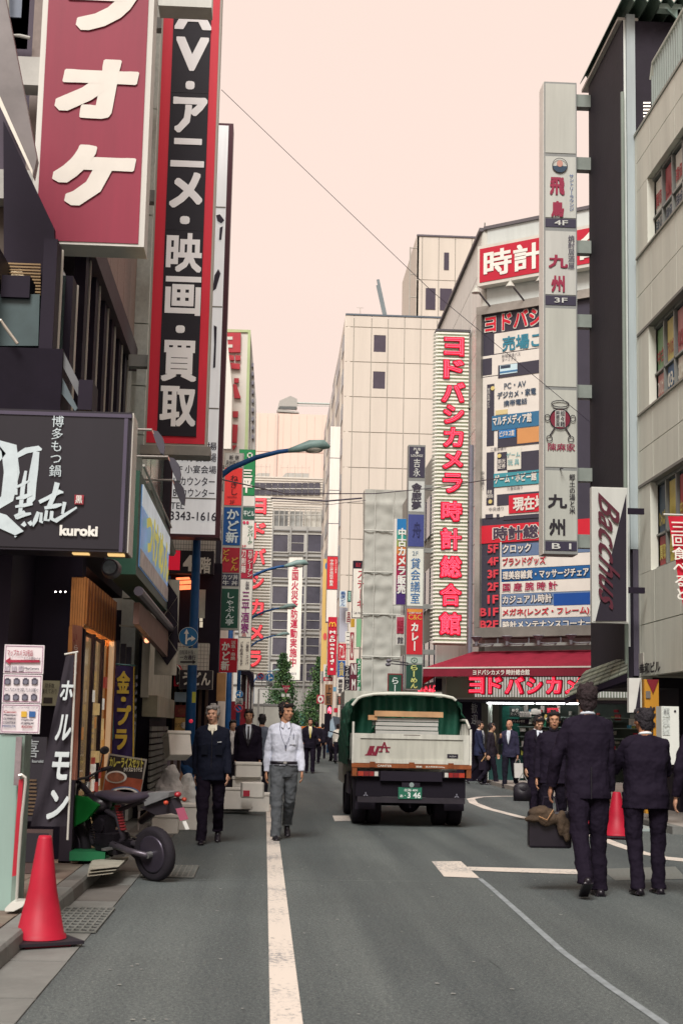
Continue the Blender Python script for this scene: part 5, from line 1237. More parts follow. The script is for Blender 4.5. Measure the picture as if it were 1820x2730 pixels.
small('dark film shop sign with white vertical katakana',917,1775,932,1880,70,'#3a3542','フィルム・コンピュータ','#e6dbce')
small('dark red sign with big white latin letters beside the truck cover',933,1768,952,1842,72,'#6b2438','NI\nM','#efe4d8',False)
small('long green narrow sign with pale characters',949,1756,962,1850,74,'#2f8a5c','メディア館','#dfe8da')
small('pale green slab sign above the truck',950,1650,962,1725,76,'#8fc79a')
small('brown timber sign with dark brush characters',866,1825,886,1880,88,'#9a6a44','上飯','#3a2c30')
small('small crimson square sign with ring emblem',844,1853,864,1876,87,'#b02840','◎','#efe4d8',False)
small('white and red two tone sign below the arches',862,1772,888,1815,101,'#dcd4c8','緑','#2f7a5c',False)
small('red strip sign under the arches sign',862,1806,886,1816,100.5,'#c83048','居酒屋','#e6dbce',False)
small('dark shop sign with red and white letters',898,1856,918,1880,86,'#3a4640','CAFE\n営業','#e66a5c',False)
small('light blue lantern sign',888,1832,896,1844,85,'#6fa8c8')
small('glowing red and yellow sign left of the truck',908,1890,918,1915,70,'#f06a3c','焼','#ffe08c',False)
small('small red sign beside the traffic light',890,1888,900,1900,80,'#c8283c')
# traffic light red figure
tl=th('pedestrian_signal','pedestrian signal box showing a red figure under the brown sign','traffic light',tuple(at(878,1890,82)))
S=SY(82); S.box('housing',871,1880,884,1920,0,.3,DK,tl); m=MB(); c=at(878,1895,81.9); m.ell(c,(.1,.05,.2)); m.go('red_lens',M('#ff4a5c',.5,emis=2),tl)
# --- steak sign
r,bx,ty=sgn('white steak restaurant sign with red katakana partly behind the netting',SY(92),939,1515,976,1648,.4,'#4a4650',[(1516,1647,'#e6dccf')],[('ステーキ',.35,1522,.8,1622,'#c02a44',dict(vert=True,bold=.02)),('Le rouge',.15,1630,.9,1640,'#4a4450')],fw=1.2)
S=SY(93); S.box('black_header',941,1495,978,1516,0,.4,DK,r); S.text(r,'飯定',948,1500,962,1512,M('#d02a40',.5),.02)
# --- rainbow sign
r,bx,ty=sgn('rainbow coloured vertical used camera sign with white characters',SY(60),1049,1383,1084,1613,.25,'#ded4ca',
 [(1383,1415,'#2a86c8',{'l':.2}),(1414,1438,'#38a89c',{'l':.2}),(1437,1458,'#9aaf58',{'l':.2}),(1457,1478,'#e08c44',{'l':.2}),(1477,1510,'#d84440',{'l':.2}),(1509,1545,'#b02858',{'l':.2}),(1544,1578,'#8a2a68',{'l':.2}),(1577,1612,'#50307c',{'l':.2})],
 [('中古カメラ販売',.28,1408,.95,1584,'#efe4d8',dict(vert=True,bold=.05))],fw=.5)
r,bx,ty=sgn('tilted rainbow street board with red characters under the rainbow sign',SY(58),1054,1640,1078,1720,.1,'#cfc7bd',[(1645,1690,'#c8506a',{'l':.1,'r':.95})],[('販売',.15,1655,.9,1690,'#c02848',dict(vert=True)),('館',.2,1698,.85,1716,'#4a4450')],fw=.5)
# --- tenant stack (PUB LOUNGE …)
S=SY(54)
r,bx,ty=sgn('tall tenant sign stack from black pub panel down to red curry panel',S,1084,1186,1130,1840,.45,'#8a8782',
 [(1190,1276,'#3a3648'),(1284,1368,'#c9c6bf'),(1374,1462,'#4a5496'),(1466,1620,'#e0dccf'),(1626,1748,'#e0303c'),(1752,1772,'#b7beb2'),(1773,1838,'#234a3e')],
 [('PUB',.3,1194,.7,1202,'#cfc8c0'),('♣',.4,1203,.6,1211,'#cfc8c0'),('LOUNGE',.15,1212,.85,1219,'#cfc8c0'),('吉永',.3,1224,.7,1272,'#d9d4cc',dict(vert=True,bold=0)),('舎廊夢',.2,1290,.8,1362,'#3f3a48',dict(vert=True,bold=.03)),('舟',.3,1395,.8,1438,'#2f3468'),
 ('2F',.3,1474,.65,1485,'#7a8a98',dict(bold=0)),('貸会議室',.22,1492,.78,1612,'#2f78b8',dict(vert=True,bold=0)),('C&C',.12,1642,.9,1656,'#f0b04c'),('CURRY SHOP',.15,1636,.85,1640,'#efe4d8'),('カレー',.3,1664,.72,1738,'#efe4d8',dict(vert=True,bold=.05)),('⊙',.3,1755,.7,1770,'#5a7a6c'),('らー',.3,1775,.7,1806,'#dfe88c',dict(vert=True,bold=.03)),('めん',.3,1808,.7,1836,'#dfe88c',dict(vert=True,bold=.03))],fw=2)
S.wbox('orange_band',bx[0]+.05,ty(0,1636),bx[2]-.05,ty(0,1628),.025,.01,M('#f0a040',.5),r)
for py in (1300,1470,1620,1740): arm(r,bx[2],6.2,54.1,ty(0,py),.09)
r,bx,ty=sgn('dark green ramen board with red border above the truck cab',SY(56),1033,1796,1072,1850,.1,'#8c2a34',[(1798,1860,'#234f40')],[('らー',.3,1806,.72,1846,'#dfe4da',dict(vert=True,bold=.02))],fw=2.5)
# small street flood lamps beside
fl_=th('twin_street_spot','pair of small spotlights on bars beside the tenant sign stack','lamp',tuple(at(1040,1770,53)))
m=MB(); m.tube([at(1088,1768,53),at(1042,1762,53)],.02,6); m.tube([at(1088,1774,53),at(1042,1770,53)],.02,6); m.go('bar',DK,fl_); m=MB(); p=at(1036,1762,53); m.ell(p,(.1,.1,.07)); m.ell(at(1034,1772,53),(.1,.1,.07)); m.go('can',M('#6a6870',.4),fl_)
# --- big tenant column right
S=SY(27.6)
r,bx,ty=sgn('tall grey column sign with chef pot emblem and red and black restaurant names',S,1450,218,1538,1477,.5,'#8c8a86',
 [(222,417,'#bcb8ad'),(424,594,'#c4c0b6'),(594,620,'#3a3648'),(628,802,'#c4bfb6'),(802,830,'#3a3648'),(836,1046,'#bdb9ad'),(1052,1256,'#bdb9ad'),(1262,1444,'#b9b6ab'),(1444,1470,'#3a3648')],
 [('飛',.16,483,.62,532,'#a83050',dict(bold=.05)),('鳥',.2,548,.6,592,'#a83050',dict(bold=.05)),('サントリーラウンジ',.76,474,.9,574,'#3f5f9c',dict(vert=True,bold=.02)),('4F',.3,600,.72,614,'#cfcac2'),
 ('九',.12,694,.72,730,'#a83050',dict(bold=.04)),('州',.2,750,.62,795,'#a83050',dict(bold=.04)),('焼酎居酒屋',.72,640,.92,732,'#4a4656',dict(vert=True)),('3F',.3,809,.7,823,'#cfcac2'),
 ('陳麻家',.1,1193,.92,1213,'#9c3450',dict(bold=.02)),('九',.1,1325,.68,1360,'#35313d',dict(bold=.03)),('州',.14,1388,.62,1430,'#35313d',dict(bold=.03)),('郷土の湯と米',.74,1272,.92,1374,'#35313d',dict(vert=True)),('B 1',.22,1450,.8,1465,'#cfcac2')],fw=3)
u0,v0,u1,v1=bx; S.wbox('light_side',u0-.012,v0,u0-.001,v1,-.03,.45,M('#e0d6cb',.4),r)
# round picture badge (plain) and chef pot emblem
cx=(u0+u1)/2-.02; sc_=(u1-u0)
def ring(R,cz,w,mat,o=.04,cxx=None,sx=1,sy=1):
    m=MB(); m.tube([S.P((cx if cxx is None else cxx)+R*sx*math.cos(k*.2618),cz+R*sy*math.sin(k*.2618),o) for k in range(25)],w,5); m.go('emblem_line',mat,r)
IK=M('#3a3344',.5); z=ty(0,451)
ring(.15,z,.006,IK); m=MB(); m.ext([S.P(cx+.145*math.cos(math.pi+k*.3142),z-.01+.14*math.sin(math.pi+k*.3142),.03) for k in range(11)],(0,.005,0)); m.go('badge_field',M('#2f4458',.5),r)
m=MB(); m.ext([S.P(cx+.06*math.cos(k*.4),z+.04+.07*math.sin(k*.4),.035) for k in range(16)],(0,.005,0)); m.go('badge_disc',M('#d8a090',.5),r)
z=ty(0,1130); m=MB(); m.ext([S.P(cx+.2*math.cos(k*.2618),z+.19*math.sin(k*.2618),.03) for k in range(24)],(0,.005,0)); m.go('pot_disc',M('#8c2a40',.5),r)
m=MB(); m.ext([S.P(cx-.1,z-.16,.036),S.P(cx+.1,z-.16,.036),S.P(cx+.1,z+.17,.036),S.P(cx-.1,z+.17,.036)],(0,.005,0)); m.go('pot_label',M('#c4bfb6',.5),r)
S.wtext(r,'担々麺',cx+.0,z-.15,cx+.09,z+.16,IK,.045,vert=True,bold=.01); S.wtext(r,'麻婆豆腐',cx-.09,z-.15,cx-.01,z+.16,IK,.045,vert=True,bold=.01)
ring(.2,z,.008,IK); ring(.05,z+.02,.008,IK,cxx=cx-.25,sy=1.2); ring(.05,z+.02,.008,IK,cxx=cx+.25,sy=1.2)
ring(.17,z+.3,.009,IK,sy=.38); m=MB(); m.tube([S.P(cx+a,z+b_,.04) for a,b_ in ((-.13,.27),(-.13,.2),(.13,.2),(.13,.27))],.008,5); m.tube([S.P(cx-.1,z-.17,.04),S.P(cx-.2,z-.33,.04)],.012,5); m.tube([S.P(cx+.1,z-.17,.04),S.P(cx+.2,z-.33,.04)],.012,5); m.go('emblem_line',IK,r)
ring(.055,z-.39,.008,IK,cxx=cx-.21); ring(.055,z-.39,.008,IK,cxx=cx+.21)
for py in (258,433,662,862,1050,1268,1440): 
    z=ty(0,py); box('bracket',u1,6.25,27.75,27.95,z-.13,z+.13,M('#8f938a',.5,.2,2),r)
# --- bacchus sign
S=SY(24.3)
r,bx,ty=sgn('white bar sign with a dark diagonal half and maroon script turned sideways',S,1577,1299,1673,1661,.14,'#cfcac2',[(1301,1659,'#c9c5bd')],[],fw=2)
S.poly('dark_diagonal',[(1668,1318),(1668,1656),(1586,1656)],.025,.012,M('#322b3d',.5),r)
S.text(r,'Bacchus',1592,1340,1650,1622,M('#5e2434',.5),.05,bold=.015,rot=1,shear=.2)
for py in (1360,1572): 
    z=ty(0,py); box('bracket',bx[2],6.35,24.35,24.42,z-.05,z+.05,DK,r)
# small lower white wedge sign + yellow janpara sign + meter boxes
S=SY(23.0)
r=th('white_wedge_sign','small white sign with a dark diagonal wedge beside the yellow sign','sign',tuple(at(1690,1850,23)))
S.poly('panel',[(1676,1808),(1708,1808),(1708,1900),(1676,1900)],0,.12,M('#d3cdc5',.5),r); S.poly('dark_wedge',[(1706,1812),(1706,1900),(1692,1900)],.01,.01,M('#322b3d',.5),r)
r,bx,ty=sgn('tall yellow sign with black hiragana and a dark red triangle by the entrance',SY(22.9),1718,1812,1757,2170,.15,'#c98f30',[(1812,2170,'#d99c34')],[('じゃんぱら',.28,1884,.8,2050,'#3a3038',dict(vert=True,bold=.05))],fw=.5)
SY(22.9).poly('red_triangle',[(1722,1812),(1754,1812),(1739,1850)],.03,.01,M('#8c2430',.5),r); SY(22.9).box('intercom_box',1720,1843,1732,1862,.03,.03,M('#6f6a66',.5),r)
r=th('white_meter_box','white metal cabinet with paper notices on the pale pilaster','cabinet',(at(1780,2030,21.4).x,21.4,1))
S=SY(21.45); S.box('body',1756,1884,1802,2038,.15,.3,M('#dcd9cf',.4,.06,2,streak=True),r)
for (t,b_) in ((1886,1912),(1914,1938),(1940,1960)): S.box('notice',1758,t,1777,b_,.16,.01,M('#d0d0c8',.5,.5,30),r)
S.text(r,'現 公',1760,1892,1774,1905,M('#5a5a60',.5),.175); S.disc('lock',1791,1897,3,.16,.01,DK,r,10); S.box('latch',1786,2048,1796,2062,.02,.05,DK,r)
# red nobori right
S=SY(21.0)
r=nobori('red cloth banner with white characters at the right edge',S,[(1780,1376),(1850,1376),(1860,1650),(1826,1655)],[('三回食べると',1790,1392,1830,1600,'#eadfd3',dict(vert=True,bold=.02,shear=-.25))],'#d8203c')
m=MB(); m.tube([S.P(*S.uv(1768,1371)),S.P(*S.uv(1860,1374))],.012); m.tube([S.P(*S.uv(1850,1376),-.05),(S.P(*S.uv(1850,1376),-.05)).xy.to_3d()+Vector((0,0,.1))],.015); m.go('pole',M('#d9d4cc',.4),r)
# ================================================================ STREET FURNITURE
BLU=M('#1d568f',.55,.25,3,spec=.25)
def lamp(px,Y,label,has=True):
    b=at(px,1940,Y); x=b.x
    t=th('street_lamp',label,'street lamp',(x,Y,0),'blue street lamps along the left side')
    def q(name,m,mat): return m.go(name,mat,t,True)
    m=MB(); m.tube([(x,Y,0),(x,Y,1.5),(x,Y,4.8)],[.085,.08,.06],12); q('post',m,BLU)
    m=MB(); m.lathe((x,Y,0),[(.12,0),(.12,.35),(.09,.42)],12); q('base_collar',m,BLU)
    m=MB(); pts=[(0,4.7),(.04,4.95),(.2,5.22),(.5,5.46),(.9,5.65),(1.25,5.75),(1.5,5.79)]; m.tube([(x+a,Y,z) for a,z in pts],[.06,.056,.05,.045,.04,.036,.034],10); q('arm',m,BLU)
    m=MB(); m.tube([(x+1.4,Y,5.77),(x+1.55,Y,5.81),(x+1.75,Y,5.87),(x+1.97,Y,5.89),(x+2.07,Y,5.85)],[.035,.06,.09,.08,.02],12); q('lamp_head',m,M('#7f958f',.5,.25,6))
    m=MB(); m.ell((x+1.8,Y,5.81),(.16,.07,.07)); q('lens',m,M('#c9bdae',.1,.1,trans=.5))
    return t
lamp(507,23.0,'nearest blue street lamp with its curved arm over the road')
lamp(607,40,'second blue street lamp reaching over the red katakana sign')
lamp(633,54.5,'third blue street lamp with its head glowing before the grey building')
lamp(650,71,'fourth blue street lamp, smaller, curving past the red katakana sign')
lamp(672,117,'farthest blue street lamp above the street end tree')
def roundsign(px,py,Y,rp,kind,label,plate=None):
    S=SY(Y); c=S.P(*S.uv(px,py)); t=th('traffic_sign',label,'traffic sign',tuple(c))
    S.disc('disc_border',px,py,rp,0,.02,M('#d9d4cc',.5),t)
    S.disc('disc',px,py,rp*.95,.01,.01,M('#1f78b4',.45),t)
    u,v=S.uv(px,py); R=(S.uv(px+rp,py)[0]-u)
    W_=M('#efe6da',.5)
    def pl(pts,name='arrow'): m=MB(); m.ext([S.P(u+a*R,v+b_*R,.02) for a,b_ in pts],-S.N*.008); m.go(name,W_,t)
    s=1 if kind=='right' else -1
    if kind in('right','left'):
        pl([(s*a,b_) for a,b_ in [(-.28,-.78),(-.1,-.78),(-.1,.3),(.06,.3),(-.19,.8),(-.46,.3),(-.28,.3)]]); pl([(s*a,b_) for a,b_ in [(-.1,-.45),(-.1,-.28),(.05,-.1),(.32,-.06),(.32,.14),(.75,-.18),(.32,-.48),(.32,-.28),(.1,-.3)]])
    else:
        m=MB(); m.tube([S.P(u+R*.85*math.cos(k*.2618),v+R*.85*math.sin(k*.2618),.03) for k in range(25)],R*.13,5); m.tube([S.P(u-R*.6,v+R*.6,.03),S.P(u+R*.6,v-R*.6,.03)],R*.1,5); m.go('red_ring',M('#c8283c',.5),t)
    if plate:
        l,tp,rr,bb_=plate; S.box('plate',l,tp,rr,bb_,0,.012,M('#a9a89e',.5,.08),t)
        h=bb_-tp; S.text(t,'自転車を除く',l+(rr-l)*.1,tp+h*.12,rr-(rr-l)*.1,tp+h*.4,M('#3a3546',.5),.012); S.text(t,'一方通行',l+(rr-l)*.1,tp+h*.42,rr-(rr-l)*.1,tp+h*.7,M('#3a3546',.5),.012,bold=.03)
        S.poly('black_arrow',[(l+(rr-l)*.12,bb_-h*.22),(rr-(rr-l)*.25,bb_-h*.22),(rr-(rr-l)*.25,bb_-h*.3),(rr-(rr-l)*.08,bb_-h*.17),(rr-(rr-l)*.25,bb_-h*.04),(rr-(rr-l)*.25,bb_-h*.12),(l+(rr-l)*.12,bb_-h*.12)],.012,.005,M('#35303d',.5),t)
    m=MB(); m.tube([c+Vector((R*.4,.06,R*.4)),c+Vector((R*.4,.06,-R*2.6))],.012,6); m.go('bracket',CON,t)
    return t
roundsign(502,1698,21.9,26,'right','round blue one-way arrow sign with grey plate on the nearest blue post',(474,1728,527,1773))
roundsign(638,1851,38,10,'left','small round blue arrow sign with plate on a blue post far left',(627,1862,647,1879))
roundsign(636,1889,37.8,11,'no','round no-parking sign below the small blue arrow sign')
roundsign(719,1806,60,11,'right','small round blue arrow sign with plate before the grey building',(709,1816,729,1830))
roundsign(695,1803,60.5,9,'no','round no-parking sign beside the tree at the street end')
# yellow notice + red lamp on nearest post
t=th('post_notice','yellow paper notice wrapped on the nearest blue post','notice',tuple(at(518,1860,22)))
SY(22.05).box('paper',512,1845,522,1874,.02,.02,M('#c9cc4c',.6),t)
t=th('alarm_lamp','small round red alarm lamp on the nearest blue post','lamp',tuple(at(509,1923,22))); m=MB(); m.ell(at(509,1923,22.0),(.03,.03,.03)); m.go('red_globe',M('#d8304a',.4,emis=.2),t)
# inverted triangle stop sign on a mast arm
S=SY(70); t=th('stop_sign','dark red inverted triangle stop sign with white plates on a mast arm','traffic sign',tuple(at(762,1840,70)))
S.poly('triangle',[(751,1828),(774,1828),(762,1850)],0,.03,M('#a82844',.5),t); S.text(t,'止まれ',754,1831,771,1838,M('#e0c8c0',.5),.01)
S.box('plate',750,1850,759,1858,0,.02,M('#d9d4c8',.5),t); S.box('plate',763,1850,772,1858,0,.02,M('#d9d4c8',.5),t)
m=MB(); m.tube([S.P(*S.uv(690,1837),-.05),S.P(*S.uv(764,1838),-.05)],.03,6); pz=S.P(*S.uv(690,1837),-.05); m.tube([(pz.x,pz.y,0),pz],.05,6); m.go('mast',M('#b0aaa4',.5),t)
# overhead wires
def wire(pts,r_,label,sag=.0):
    P=[Vector(p) for p in pts]; o=[]
    for i in range(len(P)-1):
        for k in range(12): 
            t_=k/12; q=P[i].lerp(P[i+1],t_); q.z-=sag*4*t_*(1-t_); o.append(q)
    o.append(P[-1]); m=MB(); m.tube(o,r_,5); tag(m.go('overhead_wire',dark('#453f4c')),label,'cable')
wire([at(590,238,24),at(1150,775,26),at(1572,1125,27.5)],.0055,'thin cable crossing the sky diagonally from left sign to right wall')
wire([at(590,1278,23),at(760,1316,30),at(1000,1316,36),at(1163,1300,40),at(1500,1248,27.4)],.012,'dark cable sagging across the street at the height of the lamp arm',.0)
wire([at(722,1328,60),at(870,1336,60),at(965,1328,60)],.035,'thick cable below the window band of the pale block')
wire([at(722,1335,61),at(880,1345,61),at(975,1334,61)],.012,'fine cable just under the thick one')
# ================================================================ TRUCK  (rear faces the camera)
TG=gnd(1100,2206); TX,TY=at(1092,2200,TG.y).x,TG.y-.1
tk=th('pickup_truck','white flatbed truck with green tarpaulin and panel load, seen from behind in the road','truck',(TX,TY,0))
def tb(name,x0,x1,y0,y1,z0,z1,mat,parent=None): return box(name,TX+x0,TX+x1,TY+y0,TY+y1,z0,z1,mat,parent or tk)
TWM=M('#ccc6b9',.45,.26,3,streak=True); ORG=M('#a0582c',.6,.35,8); TDK=dark('#2c2636',.6)
W2=.84
# tailgate with recessed panel
tb('tailgate_panel',-W2+.09,W2-.09,-.012,.02,.96,1.27,M('#c0baac',.45,.22,3,streak=True),tk)
m=MB(); 
for (a,b_,c,d) in ((-W2,.91,W2,.965),(-W2,1.265,W2,1.335),(-W2,.966,-W2+.09,1.264),(W2-.09,.966,W2,1.264)): m.box(TX+a,TX+c,TY-.03,TY+.025,b_,d)
m.go('tailgate',TWM,tk)
for x,z0,z1 in ((-W2-.03,.86,1.5),(W2+.005,.86,1.42)): tb('corner_post',x,x+.03,-.03,.03,z0,z1,M('#d9d2c6',.4,.2,6))
STR=Surf((TX,TY-.031,0),(1,0,0))
def R2(l,b,r,t): return l,b,r,t
m=MB()
_pz=[0]
def par(pts): 
    _pz[0]+=.0012; m=MB(); m.ext([STR.P(x,z,-.019+.02*0+_pz[0]+.0) for x,z in pts],(0,.008,0)); return m.go('logo_mark',M('#8c1f3a',.5),tk)
LX,LZ=-.66,1.015
for pts in ([(0,0),(.075,0),(.125,.14),(.05,.14)],[(-.02,0),(.10,0),(.105,.018),(-.015,.018)],[(.05,.14),(.09,.14),(.135,.0),(.10,0)],[(.10,0),(.15,0),(.20,.14),(.16,.14)],[(.15,.122),(.24,.122),(.245,.14),(.155,.14)],
            [(.2,.055),(.225,.055),(.27,.2),(.25,.2)],[(.25,.2),(.27,.2),(.325,.055),(.29,.055)],[(.19,.115),(.345,.115),(.35,.13),(.195,.13)],[(.18,.055),(.235,.055),(.235,.068),(.18,.068)],[(.28,.055),(.335,.055),(.335,.068),(.28,.068)]): par([(LX+a,LZ+b_) for a,b_ in pts])
tb('black_sticker',.52,.68,-.018,-.012,1.0,1.06,M('#3a3544',.4)); STR.wtext(tk,'•ılı•',.55,1.015,.65,1.04,M('#b9b5b0',.5),-.008)
tb('latch_slot',-.12,.12,-.031,-.029,1.315,1.325,M('#6b625c',.8,.4,30))
# chassis frame orange
tb('bed_frame',-W2-.03,W2+.03,-.05,.05,.845,.905,ORG)
STR.wtext(tk,'CANTER',-.5,.857,-.29,.89,M('#d9d0c2',.5),.03,bold=.03); STR.wtext(tk,'最大積載量2000kg',.2,.855,.48,.885,M('#d9d0c2',.5),.03,bold=.02); STR.wtext(tk,'積載',.06,.857,.15,.885,M('#d9d0c2',.5),.03,bold=.03)
for x in (-.57,0,.57): tb('hinge',x-.04,x+.04,-.065,-.05,.85,.93,M('#8f4a22',.5,.3,6))
for x in (-.86,.8): tb('frame_bracket',x,x+.07,-.04,.2,.72,.845,ORG)
for x,s in ((-.78,1),(.46,-1)):
    tb('tail_lamp_housing',x,x+.32,-.02,.1,.715,.8,M('#2b2532',.4))
    seg=[('#c0402c',.0,.09),('#8c1f24',.09,.17),('#a02a2a',.17,.24),('#c9c2b8',.24,.3)]
    for c,a,b_ in seg:
        a_,c_=(x+a,x+b_) if s>0 else (x+.32-b_,x+.32-a)
        tb('tail_lamp',a_+.004,c_-.004,-.03,-.02,.725,.79,M(c,.25,.15,10,spec=.6))
# under structure
tb('rear_crossmember',-.45,.45,-.02,.05,.66,.8,TDK); tb('bumper_bar',-.78,.78,-.06,.0,.35,.43,M('#3a3440',.6,.3,6)); tb('under_board',-.80,.8,.05,.1,.43,.72,dark('#241f2d',.8))
for x in (-.78,.52): tb('mud_flap',x-.02,x+.27,.12,.14,.24,.72,dark('#2a2433',.7)); STR.wtext(tk,'CANTER',x+.02,.36,x+.2,.39,M('#8f8a90',.6),-.1,bold=.02)
for x in (-.66,.66):
    for a in (90,210,330):
        ca,sa=math.cos(math.radians(a)),math.sin(math.radians(a)); p=[(0,0),(.02*ca-.01*sa,.02*sa+.01*ca),(.04*ca,.04*sa),(.02*ca+.01*sa,.02*sa-.01*ca)]
        m=MB(); m.ext([STR.P(x+q[0],.46+q[1],.02) for q in p],(0,.004,0)); m.go('maker_emblem',M('#7f7b84',.5),tk)
tb('plate_lamp_box',-.14,.12,-.08,-.04,.575,.64,dark('#332d3c')); m=MB(); m.lathe((TX-.0,TY-.085,.61),[(.001,0),(.035,0),(.03,.02)],14,'y'); m.go('plate_lamp',M('#8f9a96',.3),tk)
PLG=M('#2d7a60',.45,.08,3); tb('number_plate',-.19,.15,-.075,-.068,.41,.575,PLG)
for s,l,b_,r,t in (('北海 400',-.11,.515,.09,.555),('3 46',-.06,.42,.135,.505),('あ',-.17,.43,-.12,.47),('・',-.1,.45,-.085,.465)): STR.wtext(tk,s,l,b_,r,t,M('#dfe6da',.5),.05,bold=.03)
def wheel(x,y,r=.33,w=.2,name='wheel'):
    o=MB().lathe((TX+x,TY+y,r),[(r*.55,-w/2),(r*.93,-w/2),(r,-w/2+.03),(r,w/2-.03),(r*.93,w/2),(r*.55,w/2)],28,'x').go(name,M('#2e2836',.85,.2,8,bump=.3),tk,True)
    MB().lathe((TX+x,TY+y,r),[(.02,-w/2+.04),(r*.56,-w/2+.02),(r*.56,w/2-.02),(.02,w/2-.04)],20,'x').go('rim',M('#57525c',.5,.3,6,metal=.4),o,True)
    return o
for x in (-.71,-.49,.49,.71): wheel(x,.75)
for x in (-.7,.7): wheel(x,3.2)
m=MB(); m.tube([(TX-.6,TY+.75,.33),(TX+.6,TY+.75,.33)],.06); m.ell((TX+.05,TY+.75,.33),(.17,.16,.16)); m.go('axle',TDK,tk,True)
tb('chassis',-.35,.35,.1,3.9,.5,.66,TDK); tb('exhaust_drop',-.02,.0,-.0,.01,.28,.36,TDK)
tb('fuel_tank',-.82,-.5,1.5,2.2,.4,.72,M('#4a4450',.5)); tb('bed_floor',-W2,W2,.05,3.0,.84,.93,M('#6f6a66',.7))
for x in (-W2,W2-.03):
    tb('side_gate',x,x+.03,.03,2.95,.93,1.33,TWM)
    for k in range(5): tb('gate_rib',x-.012 if x<0 else x+.03,x if x<0 else x+.042,.15+k*.6,.2+k*.6,.93,1.33,TWM)
# raised side rack (right)
m=MB()
for k in range(5): m.box(TX+W2-.01,TX+W2+.02,TY+.2+k*.25,TY+.24+k*.25,1.33,1.5)
m.tube([(TX+W2,TY-.02,1.45),(TX+W2,TY+.3,1.55),(TX+W2,TY+1.3,1.56)],.02); m.go('side_rack',TWM,tk)
# cab
cabv=[(-.82,3.15),(.82,3.15),(.82,4.7),(-.82,4.7)]
m=MB(); m.ext([(TX-.82,TY+3.15,.5),(TX-.82,TY+4.75,.5),(TX-.82,TY+4.75,1.25),(TX-.82,TY+4.45,2.0),(TX-.82,TY+3.2,2.03)],(1.64,0,0)); m.go('cab',TWM,tk)
tb('rear_window',-.6,.6,3.12,3.14,1.35,1.8,GLASS); tb('side_window',-.835,-.822,3.4,4.3,1.3,1.8,GLASS)
m=MB(); m.tube([(TX-.85,TY+4.3,1.3),(TX-1.02,TY+4.45,1.35),(TX-1.02,TY+4.45,1.7)],.012); m.box(TX-1.1,TX-1.0,TY+4.42,TY+4.46,1.35,1.65); m.go('side_mirror',DK,tk)
# tarpaulin hood: arch sheet over front of the bed, flap on left side
GRN=M('#24604b',.55,.22,3,bump=.25); nxr,nyr=44,22; v=[];f=[]
prof=[(-.90,.86),(-.91,1.1),(-.90,1.3),(-.88,1.5),(-.85,1.72),(-.74,1.86),(-.5,1.91),(0,1.925),(.5,1.91),(.70,1.87),(.80,1.74),(.86,1.55),(.90,1.35)]
def psam(t):
    k=t*(len(prof)-1); i=min(int(k),len(prof)-2); a,b_=prof[i],prof[i+1]; u=k-i; return a[0]+(b_[0]-a[0])*u,a[1]+(b_[1]-a[1])*u
for j in range(nyr+1):
    y=.55+j*2.6/nyr
    for i in range(nxr+1):
        t=i/nxr; x,z=psam(t); wv=.018*math.sin(j*1.3+i*.8)+.012*math.sin(i*2.1-j*.7); lift=-.05*math.sin(min(1,j/nyr*1.2)*math.pi)
        if j==0: y0=y+.25*abs(t-.5)-(.35 if t<.3 else 0)*(1-t/.3 if t<.3 else 0)
        else: y0=y-(.35*(1-t/.3)*(1-j/nyr) if t<.3 else 0)
        v.append((TX+x*(1+wv*.8),TY+y0,z+wv+(lift if .25<t<.75 else 0)))
for j in range(nyr):
    for i in range(nxr): k=j*(nxr+1)+i; f.append((k,k+1,k+nxr+2,k+nxr+1))
tp=mk('tarpaulin',v,f,GRN,tk,True)
# pale hem on top edge
m=MB(); m.tube([(TX+psam(t)[0]*1.0,TY+.56+.25*abs(t-.5),psam(t)[1]+.012) for t in [.34+.43*k/14 for k in range(15)]],.022,8); m.go('pale_hem',M('#d8d4c6',.5),tk)
# draped curtain inside with folds
v=[];f=[]; n=60; mz=12
for j in range(mz+1):
    for i in range(n+1):
        x=-.86+1.72*i/n; top=1.89-.28*max(0,abs(x)-.62)**1.0*1.2; z=.95+(top-.95)*j/mz
        v.append((TX+x,TY+.86+.05*math.sin(i*.75+.3*math.sin(j*.5))+.05*math.sin(i*.31+1)+.1*(1-j/mz),z))
for j in range(mz):
    for i in range(n): k=j*(n+1)+i; f.append((k,k+1,k+n+2,k+n+1))
mk('tarpaulin_curtain',v,f,M('#235f4b',.6,.25,2,bump=.25),tk,True)
# crumpled green sheet over load
v=[];f=[]; n=26; mz=12
for j in range(mz+1):
    for i in range(n+1):
        u=i/n; x=-.55+1.0*u; h=1.38+.28*math.sin(min(1,u*1.15)*math.pi)**.7; z=1.2+(h-1.2)*j/mz
        v.append((TX+x+.03*math.sin(j+i),TY+.72-.03*j+.06*math.sin(i*1.7+j*1.1),z+.02*math.sin(i*2.3+j)))
for j in range(mz):
    for i in range(n): k=j*(n+1)+i; f.append((k,k+1,k+n+2,k+n+1))
mk('crumpled_sheet',v,f,M('#2f9a72',.5,.3,4,bump=.3),tk,True)
for k in range(9):
    bd=tag(tb('board_panel',-.52+.004*(k%2),.40+.004*(k%3),.15,1.0,1.02+k*.062,1.02+k*.062+.05,M('#b9b4ac',.6,.12,5)),)
bd=tb('timber_plank',-.54,.47,.1,.2,1.585,1.665,M('#dcae80',.7,.25,3,streak=False)); tb('timber_block',-.63,-.5,.12,.25,1.53,1.6,M('#d9a878',.7,.2,3))
